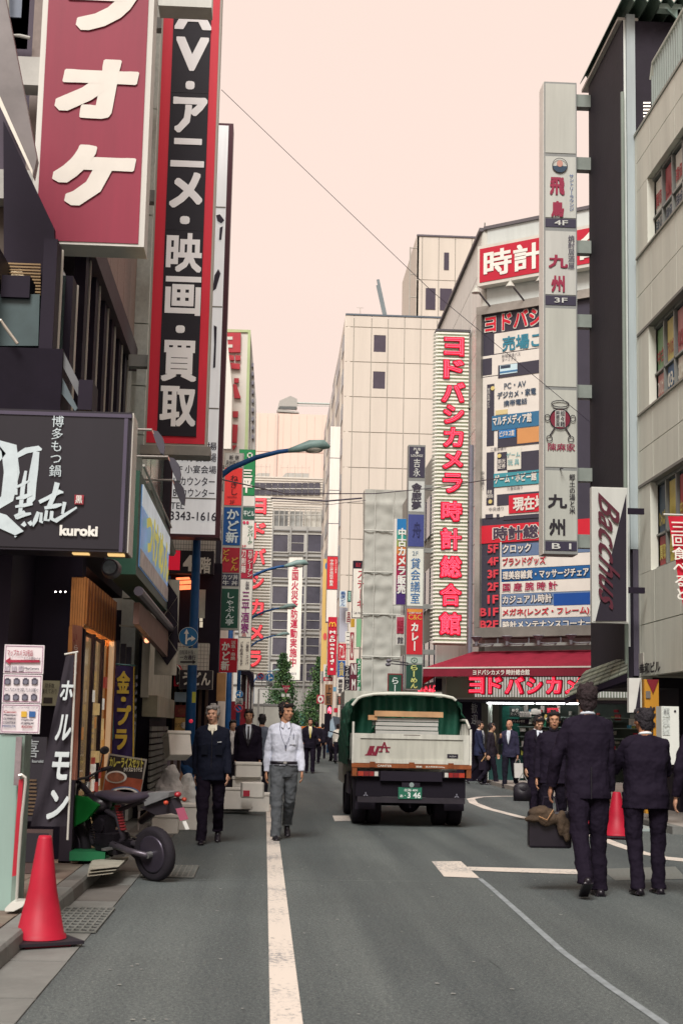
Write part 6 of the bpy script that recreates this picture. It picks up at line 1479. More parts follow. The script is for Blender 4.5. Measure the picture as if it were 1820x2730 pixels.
# ================================================================ MOTORBIKE
RW=gnd(420,2352); hd=math.radians(136)
mb=th('motorcycle','small green and black off-road style motorcycle parked facing the shops, rear wheel towards the road','motorcycle',(RW.x-.02,RW.y+.05,0))
hx=Vector((math.cos(hd),math.sin(hd),0)); sd_=Vector((-hx.y,hx.x,0)); B0=Vector((RW.x-.02,RW.y+.05,0))
LEAN=math.radians(-6)
def q(x,y,z): 
    y2=y*math.cos(LEAN)-z*math.sin(LEAN); z2=z*math.cos(LEAN)+y*math.sin(LEAN); return B0+hx*x+sd_*y2+Vector((0,0,z2))
def loc(mbx): 
    mbx.v=[tuple(q(*p)) for p in mbx.v]; return mbx
BKB=M('#312b38',.35,.2,5,spec=.5); BKM=M('#37313d',.7,.2,6); SIL=M('#a5a29e',.3,.25,6,metal=.7); GRK=M('#1a6e30',.3,.2,4,coat=.3)
R=.245
for x in (0,1.17):
    w_=MB(); w_.lathe((x,0,R),[(R*.66,-.036),(R*.84,-.05),(R*.95,-.042),(R,-.015),(R,.015),(R*.95,.042),(R*.84,.05),(R*.66,.036)],36,'y'); tyre=loc(w_).go('tyre',M('#2c2733',.8,.2,12,bump=.4),mb,True)
    w_=MB(); w_.lathe((x,0,R),[(R*.6,-.045),(R*.68,-.045),(R*.68,.045),(R*.6,.045)],30,'y'); loc(w_).go('rim',M('#45404c',.35,metal=.5),tyre,True)
    w_=MB()
    for k in range(5):
        a=k*1.2566; w_.tube([(x,0,R),(x+R*.62*math.cos(a),0,R+R*.62*math.sin(a))],[.03,.014],6)
    loc(w_).go('spoke',M('#3c3744',.4),tyre)
    w_=MB(); w_.lathe((x,-.07,R),[(.055,0),(.085,0),(.085,.008),(.055,.008)],20,'y'); w_.lathe((x,0,R),[(.03,-.09),(.03,.09)],12,'y'); loc(w_).go('hub_disc',SIL,tyre)
def P(name,mm,mat,s=False): return loc(mm).go(name,mat,mb,s)
m=MB(); m.tube([(0,-.09,R),(.25,-.1,.27),(.48,-.09,.31)],[.026,.03,.035],8); m.tube([(0,.09,R),(.25,.1,.27),(.48,.09,.31)],[.026,.03,.035],8); P('swing_arm',m,M('#57525a',.35,.2,8,metal=.5),True)
m=MB(); m.ext([(.02,-.115,.2),(.36,-.12,.24),(.36,-.12,.3),(.02,-.115,.3)],(0,.01,0)); P('chain_guard',m,BKB)
m=MB(); m.box(.46,.72,-.09,.09,.24,.4); m.box(.6,.76,-.06,.06,.4,.56); m.box(.4,.52,-.11,.11,.22,.33); m.box(.66,.7,-.1,.1,.3,.36); m.lathe((.57,-.14,.32),[(.001,0),(.09,0),(.1,.03),(.1,.1)],16,'y'); m.lathe((.68,-.0,.47),[(.07,-.08),(.07,.08)],12,'y')
for k in range(6): m.box(.64,.8,-.08,.08,.34+k*.025,.35+k*.025)
P('engine',m,M('#3d3843',.4,.4,14,metal=.5),False)
m=MB()
for k in range(9): m.lathe((.42+k*.008,.0,.44+k*.026),[(.028,-.01),(.034,0),(.028,.01)],8,'z')
P('shock_spring',m,M('#8c2a30',.4))
m=MB(); m.tube([(.03,-.1,R+.05),(.45,-.11,.36)],.008,5); m.tube([(.03,-.1,R-.05),(.45,-.11,.27)],.008,5); P('chain',m,M('#5f5a52',.4,metal=.5))
m=MB(); m.tube([(.96,-.2,.93),(1.12,-.12,.8),(1.0,-.06,.5),(.7,-.1,.4)],.006,5); m.tube([(.96,.2,.93),(1.14,.1,.78),(1.15,.08,.4)],.006,5); P('cable',m,BKM)
m=MB(); m.tube([(1.0,0,.82),(.72,0,.62),(.5,0,.55),(.42,0,.36),(.6,0,.2),(.86,0,.28),(1.0,0,.72)],.028,8); m.tube([(.5,0,.6),(.1,-.06,.72),(-.15,-.05,.74)],.018,6); m.tube([(.5,0,.6),(.1,.06,.72),(-.15,.05,.74)],.018,6); P('frame',m,BKM,True)
m=MB(); m.tube([(1.17,-.09,R),(1.0,-.08,.84)],[.03,.024],8); m.tube([(1.17,.09,R),(1.0,.08,.84)],[.03,.024],8); P('front_fork',m,SIL,True)
m=MB(); m.ell((.80,0,.66),(.2,.12,.1)); P('fuel_tank',m,BKB,True)
m=MB(); m.ext([(.62,-.12,.66),(.78,-.14,.52),(.98,-.15,.44),(1.1,-.14,.6),(1.02,-.12,.74),(.8,-.11,.73)],(0,.03,0)); m.ext([(.62,.09,.66),(.78,.11,.52),(.98,.12,.44),(1.1,.11,.6),(1.02,.09,.74),(.8,.08,.73)],(0,.03,0)); P('tank_shroud',m,GRK,False)
m=MB(); m.ext([(.62,-.165,.5),(.7,-.17,.46),(.9,-.175,.5),(.98,-.17,.6),(.8,-.17,.58)],(0,.01,0)); m.ext([(.98,-.175,.43),(.86,-.175,.41),(.84,-.175,.44),(.96,-.175,.47)],(0,.01,0)); P('shroud_decal',m,BKM)
m=MB(); m.ell((1.2,0,.56),(.2,.07,.03)); m.ext([(1.08,-.07,.6),(1.3,-.06,.55),(1.3,.06,.55),(1.08,.07,.6)],(0,0,.02)); P('front_fender',m,GRK,True)
m=MB(); rs_=[(.74,.745,.07,.03),(.62,.745,.09,.045),(.45,.725,.12,.05),(.25,.73,.13,.05),(.08,.755,.11,.045),(-.04,.77,.07,.03)]
v=[];f=[]
for (x,z,hw,hh_) in rs_:
    for k in range(12):
        a=2*math.pi*k/12; v.append((x,hw*math.cos(a),z+hh_*math.sin(a)))
for i in range(5):
    for k in range(12): f.append((i*12+k,i*12+(k+1)%12,(i+1)*12+(k+1)%12,(i+1)*12+k))
f+= [tuple(range(12)),tuple(range(71,59,-1))]
m.add(v,f); P('seat',m,M('#403a46',.5,.15,6,bump=.1),True)
m=MB(); m.ext([(.06,-.07,.76),(.02,-.05,.68),(-.32,-.035,.78),(-.33,-.035,.82),(-.02,-.07,.8)],(0,.13,0)); P('tail_cowl',m,M('#7a7878',.4,.2,5))
m=MB(); m.ext([(.3,-.11,.66),(.3,-.11,.6),(-.05,-.1,.66),(-.22,-.1,.71),(-.2,-.1,.74)],(0,.03,0)); P('side_strip',m,M('#b9b2ae',.35,.15,5,metal=.3)) 
m=MB(); m.tube([(.32,-.13,.5),(.1,-.13,.62),(-.12,-.13,.68)],[.035,.045,.04],10); P('muffler',m,BKB,True)
m=MB(); m.ext([(.12,-.05,.66),(-.3,-.05,.76),(-.37,-.05,.62),(-.3,-.05,.63),(-.1,-.05,.6)],(0,.1,0)); P('rear_fender',m,BKM)
m=MB(); m.ell((-.34,0,.79),(.03,.035,.025)); P('tail_light',m,M('#a8202c',.3,spec=.6),True)
m=MB(); m.ell((-.3,-.11,.73),(.024,.022,.02)); P('turn_signal',m,M('#b04028',.3),True); m=MB(); m.ell((-.3,.11,.73),(.024,.022,.02)); P('turn_signal',m,M('#c84c34',.3),True)
m=MB(); m.tube([(-.28,-.12,.73),(-.28,.12,.73)],.01,6); P('signal_stalk',m,BKM)
m=MB(); m.ext([(-.36,-.05,.67),(-.41,-.05,.57),(-.41,.05,.57),(-.36,.05,.67)],(.004,0,.002)); P('number_plate',m,M('#a8566e',.5,.1,5))
m=MB(); m.ext([(-.41,-.02,.56),(-.45,-.02,.49),(-.45,.02,.49),(-.41,.02,.56)],(.01,0,0)); P('mud_tab',m,M('#c9c4be',.5))
m=MB(); m.tube([(.95,-.34,.95),(.97,-.2,.93),(1.0,-.06,.88),(1.0,.06,.88),(.97,.2,.93),(.95,.34,.95)],.013,8); P('handlebar',m,BKB,True)
for s in (-1,1):
    m=MB(); m.tube([(.95,s*.33,.95),(.96,s*.22,.94)],.02,8); P('grip',m,BKM,True)
    m=MB(); m.tube([(.97,s*.2,.94),(.98,s*.25,1.08)],.007,6); m.ell((.97,s*.27,1.12),(.012,.06,.04)); P('mirror',m,BKB,True)
m=MB(); m.lathe((1.08,0,.82),[(.03,-.06),(.07,0),(.08,.05)],14,'x'); P('headlight',m,BKB,True)
m=MB(); m.tube([(.5,-.1,.24),(.42,-.28,.02),(.4,-.3,.0)],[.014,.012,.02],8); P('side_stand',m,BKM)
m=MB(); m.tube([(.9,-.06,.75),(.7,-.17,.5),(.55,-.16,.28),(.3,-.14,.4)],.018,8); P('exhaust_pipe',m,BKM,True)
for s in (-1,1):
    m=MB(); m.box(.44,.5,min(s*.1,s*.2),max(s*.1,s*.2),.27,.29); P('foot_peg',m,SIL)
# cardboard and green box behind bike
t=th('flattened_cardboard','folded pale cardboard sheets lying on the kerb under the motorcycle','cardboard',(gnd(290,2330).x,gnd(290,2330).y,0))
for k in range(3):
    o=mk('sheet',[tuple(gnd(a,b_,.12+k*.02)) for a,b_ in ((232+k*4,2338-k*9),(300+k*8,2330-k*9),(345,2290-k*3),(240+k*3,2300-k*3))]+[tuple(gnd(a,b_,.108+k*.02)) for a,b_ in ((232+k*4,2338-k*9),(300+k*8,2330-k*9),(345,2290-k*3),(240+k*3,2300-k*3))],BOXF,M('#a8a090',.8,.2,6),t)
S=SY(13.9)
t=th('green_mat','bright green plastic mat in the shop entrance behind the motorcycle','mat',(gnd(230,2280).x,13.9,.1))
S.box('mat_body',185,2272,280,2296,0,.5,M('#1f7a4c',.7,.2,6),t)
# ================================================================ CONES
def cone(label,p,h,r,rz=0,base='#2f2a36'):
    t=th('traffic_cone',label,'traffic cone',(p.x,p.y,0),'red traffic cones')
    CR=M('#b81d36',.5,.14,5,spec=.25)
    o=MB().lathe(Vector((p.x,p.y,0)),[(r*1.08,.045),(r*1.08,.065),(r*.98,.075),(r*.6,h*.5),(r*.3,h*.97),(r*.25,h),(r*.1,h)],32).go('cone_body',CR,t,True)
    for k,(c,z0,s) in enumerate((('#b8304a',.0,1.22),(base,.021,1.75))):
        a=rz; v=[]
        for z in (z0,z0+.02):
            for (x,y) in ((-1,-1),(1,-1),(1,1),(-1,1)): v.append((p.x+r*s*.8*(x*math.cos(a)-y*math.sin(a)),p.y+r*s*.8*(x*math.sin(a)+y*math.cos(a)),z))
        mk('rubber_base' if k else 'red_base',v,BOXF,M(c,.7,.2,6),t)
    return t
cp=gnd(106,2520); cone('large red traffic cone on a black rubber base beside the kerb at lower left',cp,.68,.152,.5)
cone('red traffic cone between the two suited men, farther one',gnd(1560,2210),.6,.18,.2)
cone('red traffic cone between the two suited men, nearer one with white rim below',gnd(1644,2236),.62,.19,-.2)
t=th('white_cone_band','','') if 0 else None
# ================================================================ BOXES, BAGS
FOAM=M('#e6dcd1',.6,.08,5,bump=.08)
def foam(label,px,py,w,d,h,rz=0,rx=0,open_=False,z=0,lid=True,Y=None,dk=False,grp='foam boxes piled in the road'):
    p=gnd(px,py) if z==0 else at(px,py,Y); p=Vector((p.x,p.y,z)); 
    t=th('foam_box',label,'box',tuple(p),grp)
    Rm=Matrix.Rotation(rz,3,'Z')@Matrix.Rotation(rx,3,'X')
    def bb(name,x0,x1,y0,y1,z0,z1,mt):
        o=box(name,p.x+x0,p.x+x1,p.y+y0,p.y+y1,p.z+z0,p.z+z1,mt,t)
        for vv in o.data.vertices: vv.co=Rm@vv.co
        bm=bmesh.new(); bm.from_mesh(o.data); bmesh.ops.bevel(bm,geom=bm.edges[:],offset=.008,segments=1,affect='EDGES'); bm.to_mesh(o.data); bm.free(); return o
    if open_:
        bb('floor',-w/2,w/2,-d/2,d/2,0,.03,FOAM)
        for (a,b_,c,e) in ((-w/2,-w/2+.03,-d/2,d/2),(w/2-.03,w/2,-d/2,d/2),(-w/2,w/2,-d/2,-d/2+.03),(-w/2,w/2,d/2-.03,d/2)): bb('side',a,b_,c,e,.0,h,FOAM)
    else:
        bb('body',-w/2,w/2,-d/2,d/2,0,h,FOAM)
        if lid: bb('lid',-w/2-.012,w/2+.012,-d/2-.012,d/2+.012,h+.002,h+.05,FOAM)
    return t,p,Rm
foam('large white foam box lying tilted at the left of the road pile',622,2168,.54,.4,.30,.25,-.12,z=.05,Y=24.2)
foam('white foam box with a dark printed mark, second layer of the pile',658,2120,.5,.34,.22,-.1)
t,p,_=foam('white foam box standing on end with a red label',672,2126,.36,.3,.24,.05,0,True,z=.28,Y=23.6)
box('red_label',p.x-.14,p.x-.04,p.y-.17,p.y-.152,p.z+.03,p.z+.12,M('#c9384c',.6),t)
foam('ribbed white foam box at the front right of the pile',690,2164,.34,.34,.26,0)
foam('topmost white foam box with its lid, behind the older man',660,2065,.42,.32,.2,.08,z=.56,Y=24.8)
foam('white foam box under the topmost one',658,2100,.48,.36,.22,0,z=.3,Y=24.9)
# carried big box and refuse bags at left
PLB=M('#d9d3cf',.3,.15,4,bump=.3,trans=.0)
def bag(label,px,py,w,h,c,seed,Y=None):
    p=gnd(px,py); r_=random.Random(seed); m=MB(); m.ell((p.x,p.y,h*.4),(w/2,w/2.4,h*.42),n=14,m=10); m.ell((p.x+.02,p.y,h*.72),(w/3.4,w/4,h*.26),n=12,m=8); m.ell((p.x+w*.15,p.y-.05,h*.3),(w/3,w/3,h*.3),n=12,m=8)
    o=m.go('refuse_bag',M(c,.3,.2,5,bump=.4),None); soften(o,.02,2,.09,.12); return tag(o,label,'bag','bags of rubbish by the left shops')
bag('big white plastic rubbish bag under the carried foam box',446,2200,.46,.86,'#e9e4df',1)
bag('white translucent bag leaning at the shop post',492,2198,.36,.74,'#dfdad5',2)
bag('small bright blue plastic bag beside the white bags',418,2206,.24,.42,'#2f62a8',3)
bag('little mint green bag by the motorcycle tail light',512,2196,.16,.22,'#5fbf9c',4)
foam('flat white foam crate in front of the rubbish bags',485,2212,.5,.3,.3,.1,grp='foam boxes piled by the left shops')
foam('pale blue grey foam lid box left of the older man',440,2222,.34,.26,.2,0,grp='foam boxes piled by the left shops')
# ================================================================ FAR VEHICLES
v_=th('white_box_van','plain white box truck seen from the back in the far street','truck',(at(702,1940,72).x,72,0))
cx=at(702,1940,72).x
box('cargo_box',cx-.85,cx+.85,72,76,.6,2.45,M('#cfc8bc',.4,.1,2),v_); box('door_line',cx-.01,cx+.01,71.98,72,.7,2.4,CON,v_); box('top_rail',cx-.87,cx+.87,71.97,72.1,2.4,2.5,M('#8f8a86',.5),v_); box('bumper',cx-.8,cx+.8,71.9,72.1,.4,.6,DK,v_)
for s in (-.65,.65): MB().lathe((cx+s,73,.35),[(.35,-.1),(.35,.1)],16,'x').go('wheel',DK,v_)
tx_=th('orange_taxi','orange and black taxi crossing behind the walkers at the street end','car',(at(845,1940,100).x,100,0)); cx=at(845,1940,100).x
m=MB(); m.ext([(cx-2.2,100,.3),(cx+2.2,100,.3),(cx+2.2,100,.85),(cx+1.4,100,.95),(cx+.9,100,1.45),(cx-1.0,100,1.48),(cx-1.6,100,.95),(cx-2.2,100,.85)],(0,1.6,0)); m.go('body',M('#e0803c',.4,.1),tx_)
m=MB(); m.ext([(cx-1.35,99.97,.98),(cx+1.15,99.97,.98),(cx+.8,99.97,1.38),(cx-.9,99.97,1.4)],(0,.02,0)); m.go('window',GLASS,tx_)
for s in (-1.3,1.3): MB().lathe((cx+s,99.99,.32),[(.32,-.05),(.32,.15)],16,'y').go('wheel',DK,tx_)
sc2=th('delivery_scooter','black delivery scooter with a curved clear windscreen canopy left of the truck','scooter',(at(893,1975,62).x,62,0)); cx=sc2.location.x
m=MB(); m.ext([(cx-.28,62,1.0),(cx+.1,62,.95),(cx+.3,62,1.5),(cx+.2,62,1.85),(cx-.1,62,1.9),(cx-.3,62,1.6)],(0,.3,0)); m.go('canopy',M('#4a5560',.15,.3,3,spec=.7),sc2)
m=MB(); m.ext([(cx-.3,61.98,1.05),(cx-.2,61.98,1.0),(cx+.0,61.98,1.3),(cx-.12,61.98,1.85),(cx-.26,61.98,1.6)],(0,.02,0)); m.go('windscreen',M('#a9b8c4',.1,.2,4),sc2)
m=MB(); m.ell((cx,62,.65),(.25,.5,.35)); m.go('body',DK,sc2,True); m=MB(); m.lathe((cx,61.6,.28),[(.28,-.06),(.28,.06)],16,'x'); m.go('wheel',DK,sc2)
# ================================================================ PEOPLE
SKIN='#d8a98c'
def person(label,px,pf,H=1.72,pix_top=None,face=0,lod=0,top='#2d2638',trou='#292234',shirt=None,tie=None,hair='#2e2832',skin=SKIN,legs=((8,4),(-10,22)),arms=((-6,6,10),(6,6,12)),headyaw=0,headpitch=0,bald=False,grey=False,glasses=False,style='suit',Y=None,X=None,group=None,shoes='#2a2530',fat=1.0,stance=.09,twist=0,lean=0,hs=1.0):
    """face: 0 looks at the camera, 180 walks away. legs: (swing fwd, knee bend) for (character's right, left); arms: (swing, abduct, elbow)."""
    if Y is None: g_=gnd(px,pf); X_,Y_=g_.x,g_.y
    else: Y_=Y; X_=at(px,pf,Y).x
    s=H/1.75; vox=(.0065,.009,.014)[lod]
    t=th('person',label,'person',(X_,Y_,0),group)
    rz=math.radians(face); Rz=Matrix.Rotation(rz,3,'Z')
    hipz=.93; hip=[Vector((-stance,0,hipz)),Vector((stance,0,hipz))]; kn=[];an=[];ft=[]
    for i,(a,b_) in enumerate(legs):
        a,b_=math.radians(a),math.radians(b_); sx=-1 if i==0 else 1
        k=hip[i]+Vector((sx*.012,-math.sin(a),-math.cos(a)))*.43; kn.append(k)
        n=k+Vector((0,-math.sin(a-b_),-math.cos(a-b_)))*.41; an.append(n); ft.append(a-b_)
    drop=min(an[0].z-.075-max(0,-math.sin(ft[0]))*0,an[1].z-.075)
    dz=-drop+0.0
    T=lambda p: (Rz@Vector((p[0]*s,p[1]*s,(p[2]+dz)*s)))+Vector((X_,Y_,0))
    ln=math.radians(lean)
    def U(p): # upper body lean about hips (forward = -Y)
        p=Vector(p); r=p-Vector((0,0,hipz)); c,s_=math.cos(ln),math.sin(ln); return Vector((r.x,r.y*c-r.z*s_,r.z*c+r.y*s_))+Vector((0,0,hipz))
    sh=[Vector((-.158*fat,.01,1.395)),Vector((.158*fat,.01,1.395))]; el=[];wr=[]
    for i,(a,c,b_) in enumerate(arms):
        a,c,b_=math.radians(a),math.radians(c),math.radians(b_); sx=-1 if i==0 else 1
        e=sh[i]+Vector((sx*math.sin(c),-math.sin(a)*math.cos(c),-math.cos(a)*math.cos(c)))*.29; el.append(e)
        w_=e+Vector((sx*math.sin(c*.3) - (sx*.35 if b_>1.2 else 0),-math.sin(a+b_),-math.cos(a+b_))).normalized()*.255; wr.append(w_)
    def conv(m,up=True):
        m.v=[tuple(T(U(p) if up else p)) for p in m.v]; return m
    # head
    hy=math.radians(headyaw); hp=math.radians(headpitch); nk=Vector((0,.003,1.487)); HR=Matrix.Rotation(hy,3,'Z')@Matrix.Rotation(hp,3,'X')
    hc=nk+HR@Vector((0,-.018,.13))
    def hh(m): m.v=[tuple(nk+HR@(Vector(p)-nk)) for p in m.v]; return m
    hm=MB(); c=nk+Vector((0,-.018,.13))
    hm.ell(c+Vector((0,.012,.03)),(.074,.092,.09),n=18,m=12); hm.ell(c+Vector((0,-.022,-.028)),(.06,.068,.085),n=16,m=10); hm.ell(c+Vector((0,-.042,-.085)),(.034,.034,.026),n=12,m=8)
    hm.ell(c+Vector((0,-.094,-.018)),(.013,.018,.022),n=10,m=8); hm.ell(c+Vector((0,-.088,.0)),(.009,.01,.03),n=8,m=6); hm.ell(c+Vector((0,-.082,.025)),(.05,.014,.012),n=10,m=6)
    hm.ell(c+Vector((0,-.085,-.057)),(.022,.012,.006),n=10,m=6)
    for sx in (-1,1): hm.ell(c+Vector((sx*.077,.01,-.01)),(.011,.02,.03),n=8,m=8); hm.ell(c+Vector((sx*.04,-.062,-.02)),(.024,.022,.02),n=8,m=6)
    hh(hm)
    body=MB(); body.v+=hm.v; body.f+=hm.f
    body.tube([(0,.012,1.42),(0,.008,1.5),(nk+HR@Vector((0,.005,.07)))],[.066,.06,.056],12)
    body.loft([((0,0,.95),.11,.075),((0,0,1.2),.11,.075),((0,0,1.36),.10,.07),((0,0,1.43),.07,.055)],14)
    for i in (0,1):
        body.tube([(0,0,1.36),sh[i]*1.0+Vector((0,0,-.02)),el[i],wr[i]],[.04,.036,.034,.026],10)
        d=(wr[i]-el[i]).normalized(); sx=-1 if i==0 else 1; side=Vector((0,1,0)) if abs(d.y)<.9 else Vector((0,0,1)); side=(side-d*side.dot(d)).normalized(); nrm=d.cross(side).normalized()*sx
        rot=Matrix((side,d,nrm)).transposed()
        body.ell(wr[i]+d*.045,(.040,.05,.018),rot,12,8)
        hk=1.35 if lod==2 else 1.0
        for k,(off,ln_) in enumerate(((-.03,.062),(-.01,.072),(.011,.068),(.031,.054))):
            b0=wr[i]+d*.082+side*off; b1=b0+d*ln_*.5-nrm*.008*sx*0+nrm*(-.010); b2=b1+d*ln_*.38-nrm*.026
            body.tube([b0-d*.02,b0,b1,b2],[.0095*hk,.0095*hk,.009*hk,.0075*hk],7)
        tb0=wr[i]+d*.03-side*.036; body.tube([tb0,tb0-side*.018+d*.03-nrm*.008,tb0-side*.016+d*.062-nrm*.016],[.012*hk,.011*hk,.009*hk],7)
    for i in (0,1): body.tube([hip[i],kn[i],an[i]],[.07,.045,.035],10)
    body.ell((0,0,.95),(.13,.09,.1))
    o=conv(body).go('body',M(skin,.55,.05,9,spec=.25),t,True); soften(o,vox,3)
    # hair
    hr=MB(); HC={'0':0}
    if not bald:
        hr.ell(c+Vector((0,.026,.038)),(.081*hs,.094*hs,.085*hs),n=18,m=12); hr.ell(c+Vector((0,.05,-.02)),(.072*hs,.056,.09*hs),n=14,m=10); hr.ell(c+Vector((0,.05,-.09)),(.05,.034,.045),n=12,m=8)
        hr.ell(c+Vector((-.025,-.055,.082)),(.05,.036,.028),n=12,m=8); hr.ell(c+Vector((.03,-.05,.085)),(.042,.036,.032),n=12,m=8); 
        for sx in (-1,1): hr.ell(c+Vector((sx*.07,.006,.02)),(.02,.045,.05),n=10,m=8)
        for k in range(10):
            a_=random.random()*6.28; e_=random.uniform(.1,1.3); hr.ell(c+Vector((.082*hs*math.cos(a_)*math.cos(e_),.026+.09*math.sin(a_)*math.cos(e_),.045+.085*hs*math.sin(e_))),(.02,.02,.016),n=8,m=6) if (math.sin(a_)>-.3 or e_>.8) else None
    else:
        hr.ell(c+Vector((0,.06,-.02)),(.06,.035,.04),n=12,m=8)
        for sx in (-1,1): hr.ell(c+Vector((sx*.07,.03,-.01)),(.01,.03,.03),n=10,m=8)
    hh(hr); o=conv(hr).go('hair',M('#8f8782' if grey else hair,.6,.3,40,bump=.5),t,True); soften(o,vox*1.0,1,.02 if not bald else .004,.022)
    # face details
    if abs(((face+headyaw+180)%360)-180)<100 and lod<2:
        fd=MB()
        for sx in (-1,1): fd.ell(c+Vector((sx*.03,-.079,.004)),(.011,.006,.0042),n=10,m=6)
        conv(hh(fd)).go('eyes',M('#2a2026',.3),t,True)
        fd=MB()
        for sx in (-1,1): fd.ell(c+Vector((sx*.031,-.086,.026)),(.017,.005,.0032),Matrix.Rotation(sx*.12,3,'Y'),n=10,m=6)
        conv(hh(fd)).go('eyebrows',M('#6f6660' if grey else '#2e2628',.7),t,True)
        fd=MB(); fd.ell(c+Vector((0,-.094,-.057)),(.024,.006,.0055),n=10,m=6); conv(hh(fd)).go('mouth',M('#8f4a44',.5),t,True)
        if glasses:
            fd=MB()
            for sx in (-1,1): fd.tube([c+Vector((sx*.032+.024*math.cos(a*.5236),-.098,.002+.017*math.sin(a*.5236))) for a in range(13)],.0018,5)
            fd.tube([c+Vector((-.009,-.1,.004)),c+Vector((.009,-.1,.004))],.0018,5)
            for sx in (-1,1): fd.tube([c+Vector((sx*.056,-.096,.004)),c+Vector((sx*.076,.0,.006))],.0018,5)
            conv(hh(fd)).go('glasses',M('#2a2530',.3),t)
    # trousers
    tr=MB(); tr.loft([((0,.01,.80),.12*fat,.10),((0,.005,.9),.165*fat,.118),((0,0,1.0),.155*fat,.11),((0,0,1.06),.15*fat,.105)],18)
    for i in (0,1):
        tr.tube([hip[i]+Vector((0,.005,.02)),hip[i]*.5+kn[i]*.5,kn[i],kn[i]*.5+an[i]*.5,an[i]+Vector((0,0,.02)),an[i]+Vector((0,0,-.03))],[.098*fat,.09,.074,.068,.066,.07],14)
    conv(tr,False); o=tr.go('trousers',M(trou,.85,.1,5,bump=.08,spec=.08),t,True); soften(o,vox*1.2,2,.036,.1)
    # shoes
    for i in (0,1):
        so_=MB()
        a=ft[i]; pitch=max(0,-a)*.9 if an[i].z-min(an[0].z,an[1].z)>.02 else 0
        R_=Matrix.Rotation(pitch,3,'X'); b0=an[i]
        f_=[((0,.055,-.045),(.036,.045,.035)),((0,-.02,-.04),(.036,.07,.04)),((0,-.09,-.052),(.042,.075,.026)),((0,-.15,-.056),(.036,.045,.02))]
        for c_,r__ in f_: so_.ell(b0+R_@Vector(c_),r__,R_,12,8)
        so_.v+= [tuple(b0+R_@Vector(p)) for p in boxv(-.04,.04,-.16,.08,-.078,-.06)]; k=len(so_.v)-8; so_.f+=[tuple(j+k for j in q_) for q_ in BOXF]
        conv(so_,False); o=so_.go('shoe',M(shoes,.35,.15,12,spec=.4),t,True); soften(o,vox,2)
    # upper garment
    ja=MB(); isj=style in('suit','jacket'); zb_=.80 if isj else .955; k_=1.06 if isj else 1.0
    rings=[((0,.005,zb_),.182*fat*k_,.135*fat),((0,.005,.94),.176*fat*k_,.135*fat),((0,0,1.1),.165*fat*k_,.122*fat),((0,0,1.24),.18*fat*k_,.128*fat),((0,.005,1.34),.185*fat*k_,.12),((0,.01,1.40),.15*fat,.1),((0,.012,1.45),.095,.075),((0,.012,1.485),.062,.06)]
    ja.loft(rings,22)
    for i in (0,1):
        sx=-1 if i==0 else 1
        ja.tube([(sx*.05,.012,1.44),(sx*.10*fat,.012,1.425),(sx*.14*fat,.011,1.408)],[.045,.05,.055],14)
        ja.ell(sh[i],(.058,.062,.06),n=14,m=10)
        ja.tube([sh[i],sh[i]*.5+el[i]*.5,el[i],el[i]*.5+wr[i]*.5,wr[i]-(wr[i]-el[i])*.02],[.06 if isj else .056,.06 if isj else .055,.053 if isj else .05,.05,.045 if isj else .038],14)
    o=conv(ja).go({'suit':'suit_jacket','jacket':'work_jacket','shirt':'shirt','sweater':'sweater'}[style],M(top,.8,.12,5,bump=.06,spec=.08),t,True); soften(o,vox*1.15,2,.034 if style!='shirt' else .032,.12)
    fr=-.135*fat
    def patch(name,pts,mat,o_=0,thick=.01):
        m=MB(); m.ext([(x,y-o_,z) for x,y,z in pts],(0,thick,0)); return conv(m).go(name,mat,t)
    fz=lambda z: -(np.interp(z,[.94,1.1,1.24,1.34,1.42,1.465,1.5],[.138*fat,.125*fat,.13*fat,.125,.1,.072,.06]))-.004
    if style=='suit' and shirt:
        patch('shirt_front',[(-.0,fz(1.12),1.12),(-.028,fz(1.2)+.0,1.24),(-.05,fz(1.36),1.38),(-.046,fz(1.45),1.475),(.046,fz(1.45),1.475),(.05,fz(1.36),1.38),(.028,fz(1.2),1.24)],M(shirt,.6,.05),.012,.02)
        for sx in (-1,1):
            patch('lapel',[(sx*.0,fz(1.12),1.09),(sx*.03,fz(1.24),1.24),(sx*.055,fz(1.38),1.40),(sx*.075,fz(1.42),1.43),(sx*.10,fz(1.34),1.36),(sx*.06,fz(1.24),1.24)],M(top,.6,.1,10),.018,.012)
        if tie: patch('tie',[(0,fz(1.12),1.10),(-.022,fz(1.2),1.16),(-.018,fz(1.3),1.32),(-.012,fz(1.4),1.41),(-.018,fz(1.44),1.445),(.018,fz(1.44),1.445),(.012,fz(1.4),1.41),(.018,fz(1.3),1.32),(.022,fz(1.2),1.16)],M(tie,.5,.2,20),.028,.012)
    cl=MB()
    if shirt or style=='shirt' or style=='jacket':
        cc=shirt or top
        cl.tube([(.052*math.cos(a*.3927),.012+.05*math.sin(a*.3927),1.492+.012*math.sin(a*.3927)) for a in range(17)],.014,6); conv(cl).go('collar',M(cc,.6,.05),t,True)
        if style!='suit' :
            for sx in (-1,1): patch('collar_point',[(sx*.008,-.062,1.475),(sx*.05,-.05,1.5),(sx*.058,-.09,1.43),(sx*.03,-.1,1.41)],M(cc if style!='shirt' else top,.6,.05),.004,.012)
    if style=='jacket':
        patch('shirt_front',[(0,-.105,1.36),(-.03,-.085,1.45),(-.02,-.06,1.49),(.02,-.06,1.49),(.03,-.085,1.45)],M(shirt,.6,.05),.02,.02)
    t['_h']=0; del t['_h']
    return t,T,U,wr,c,conv,patch,fz
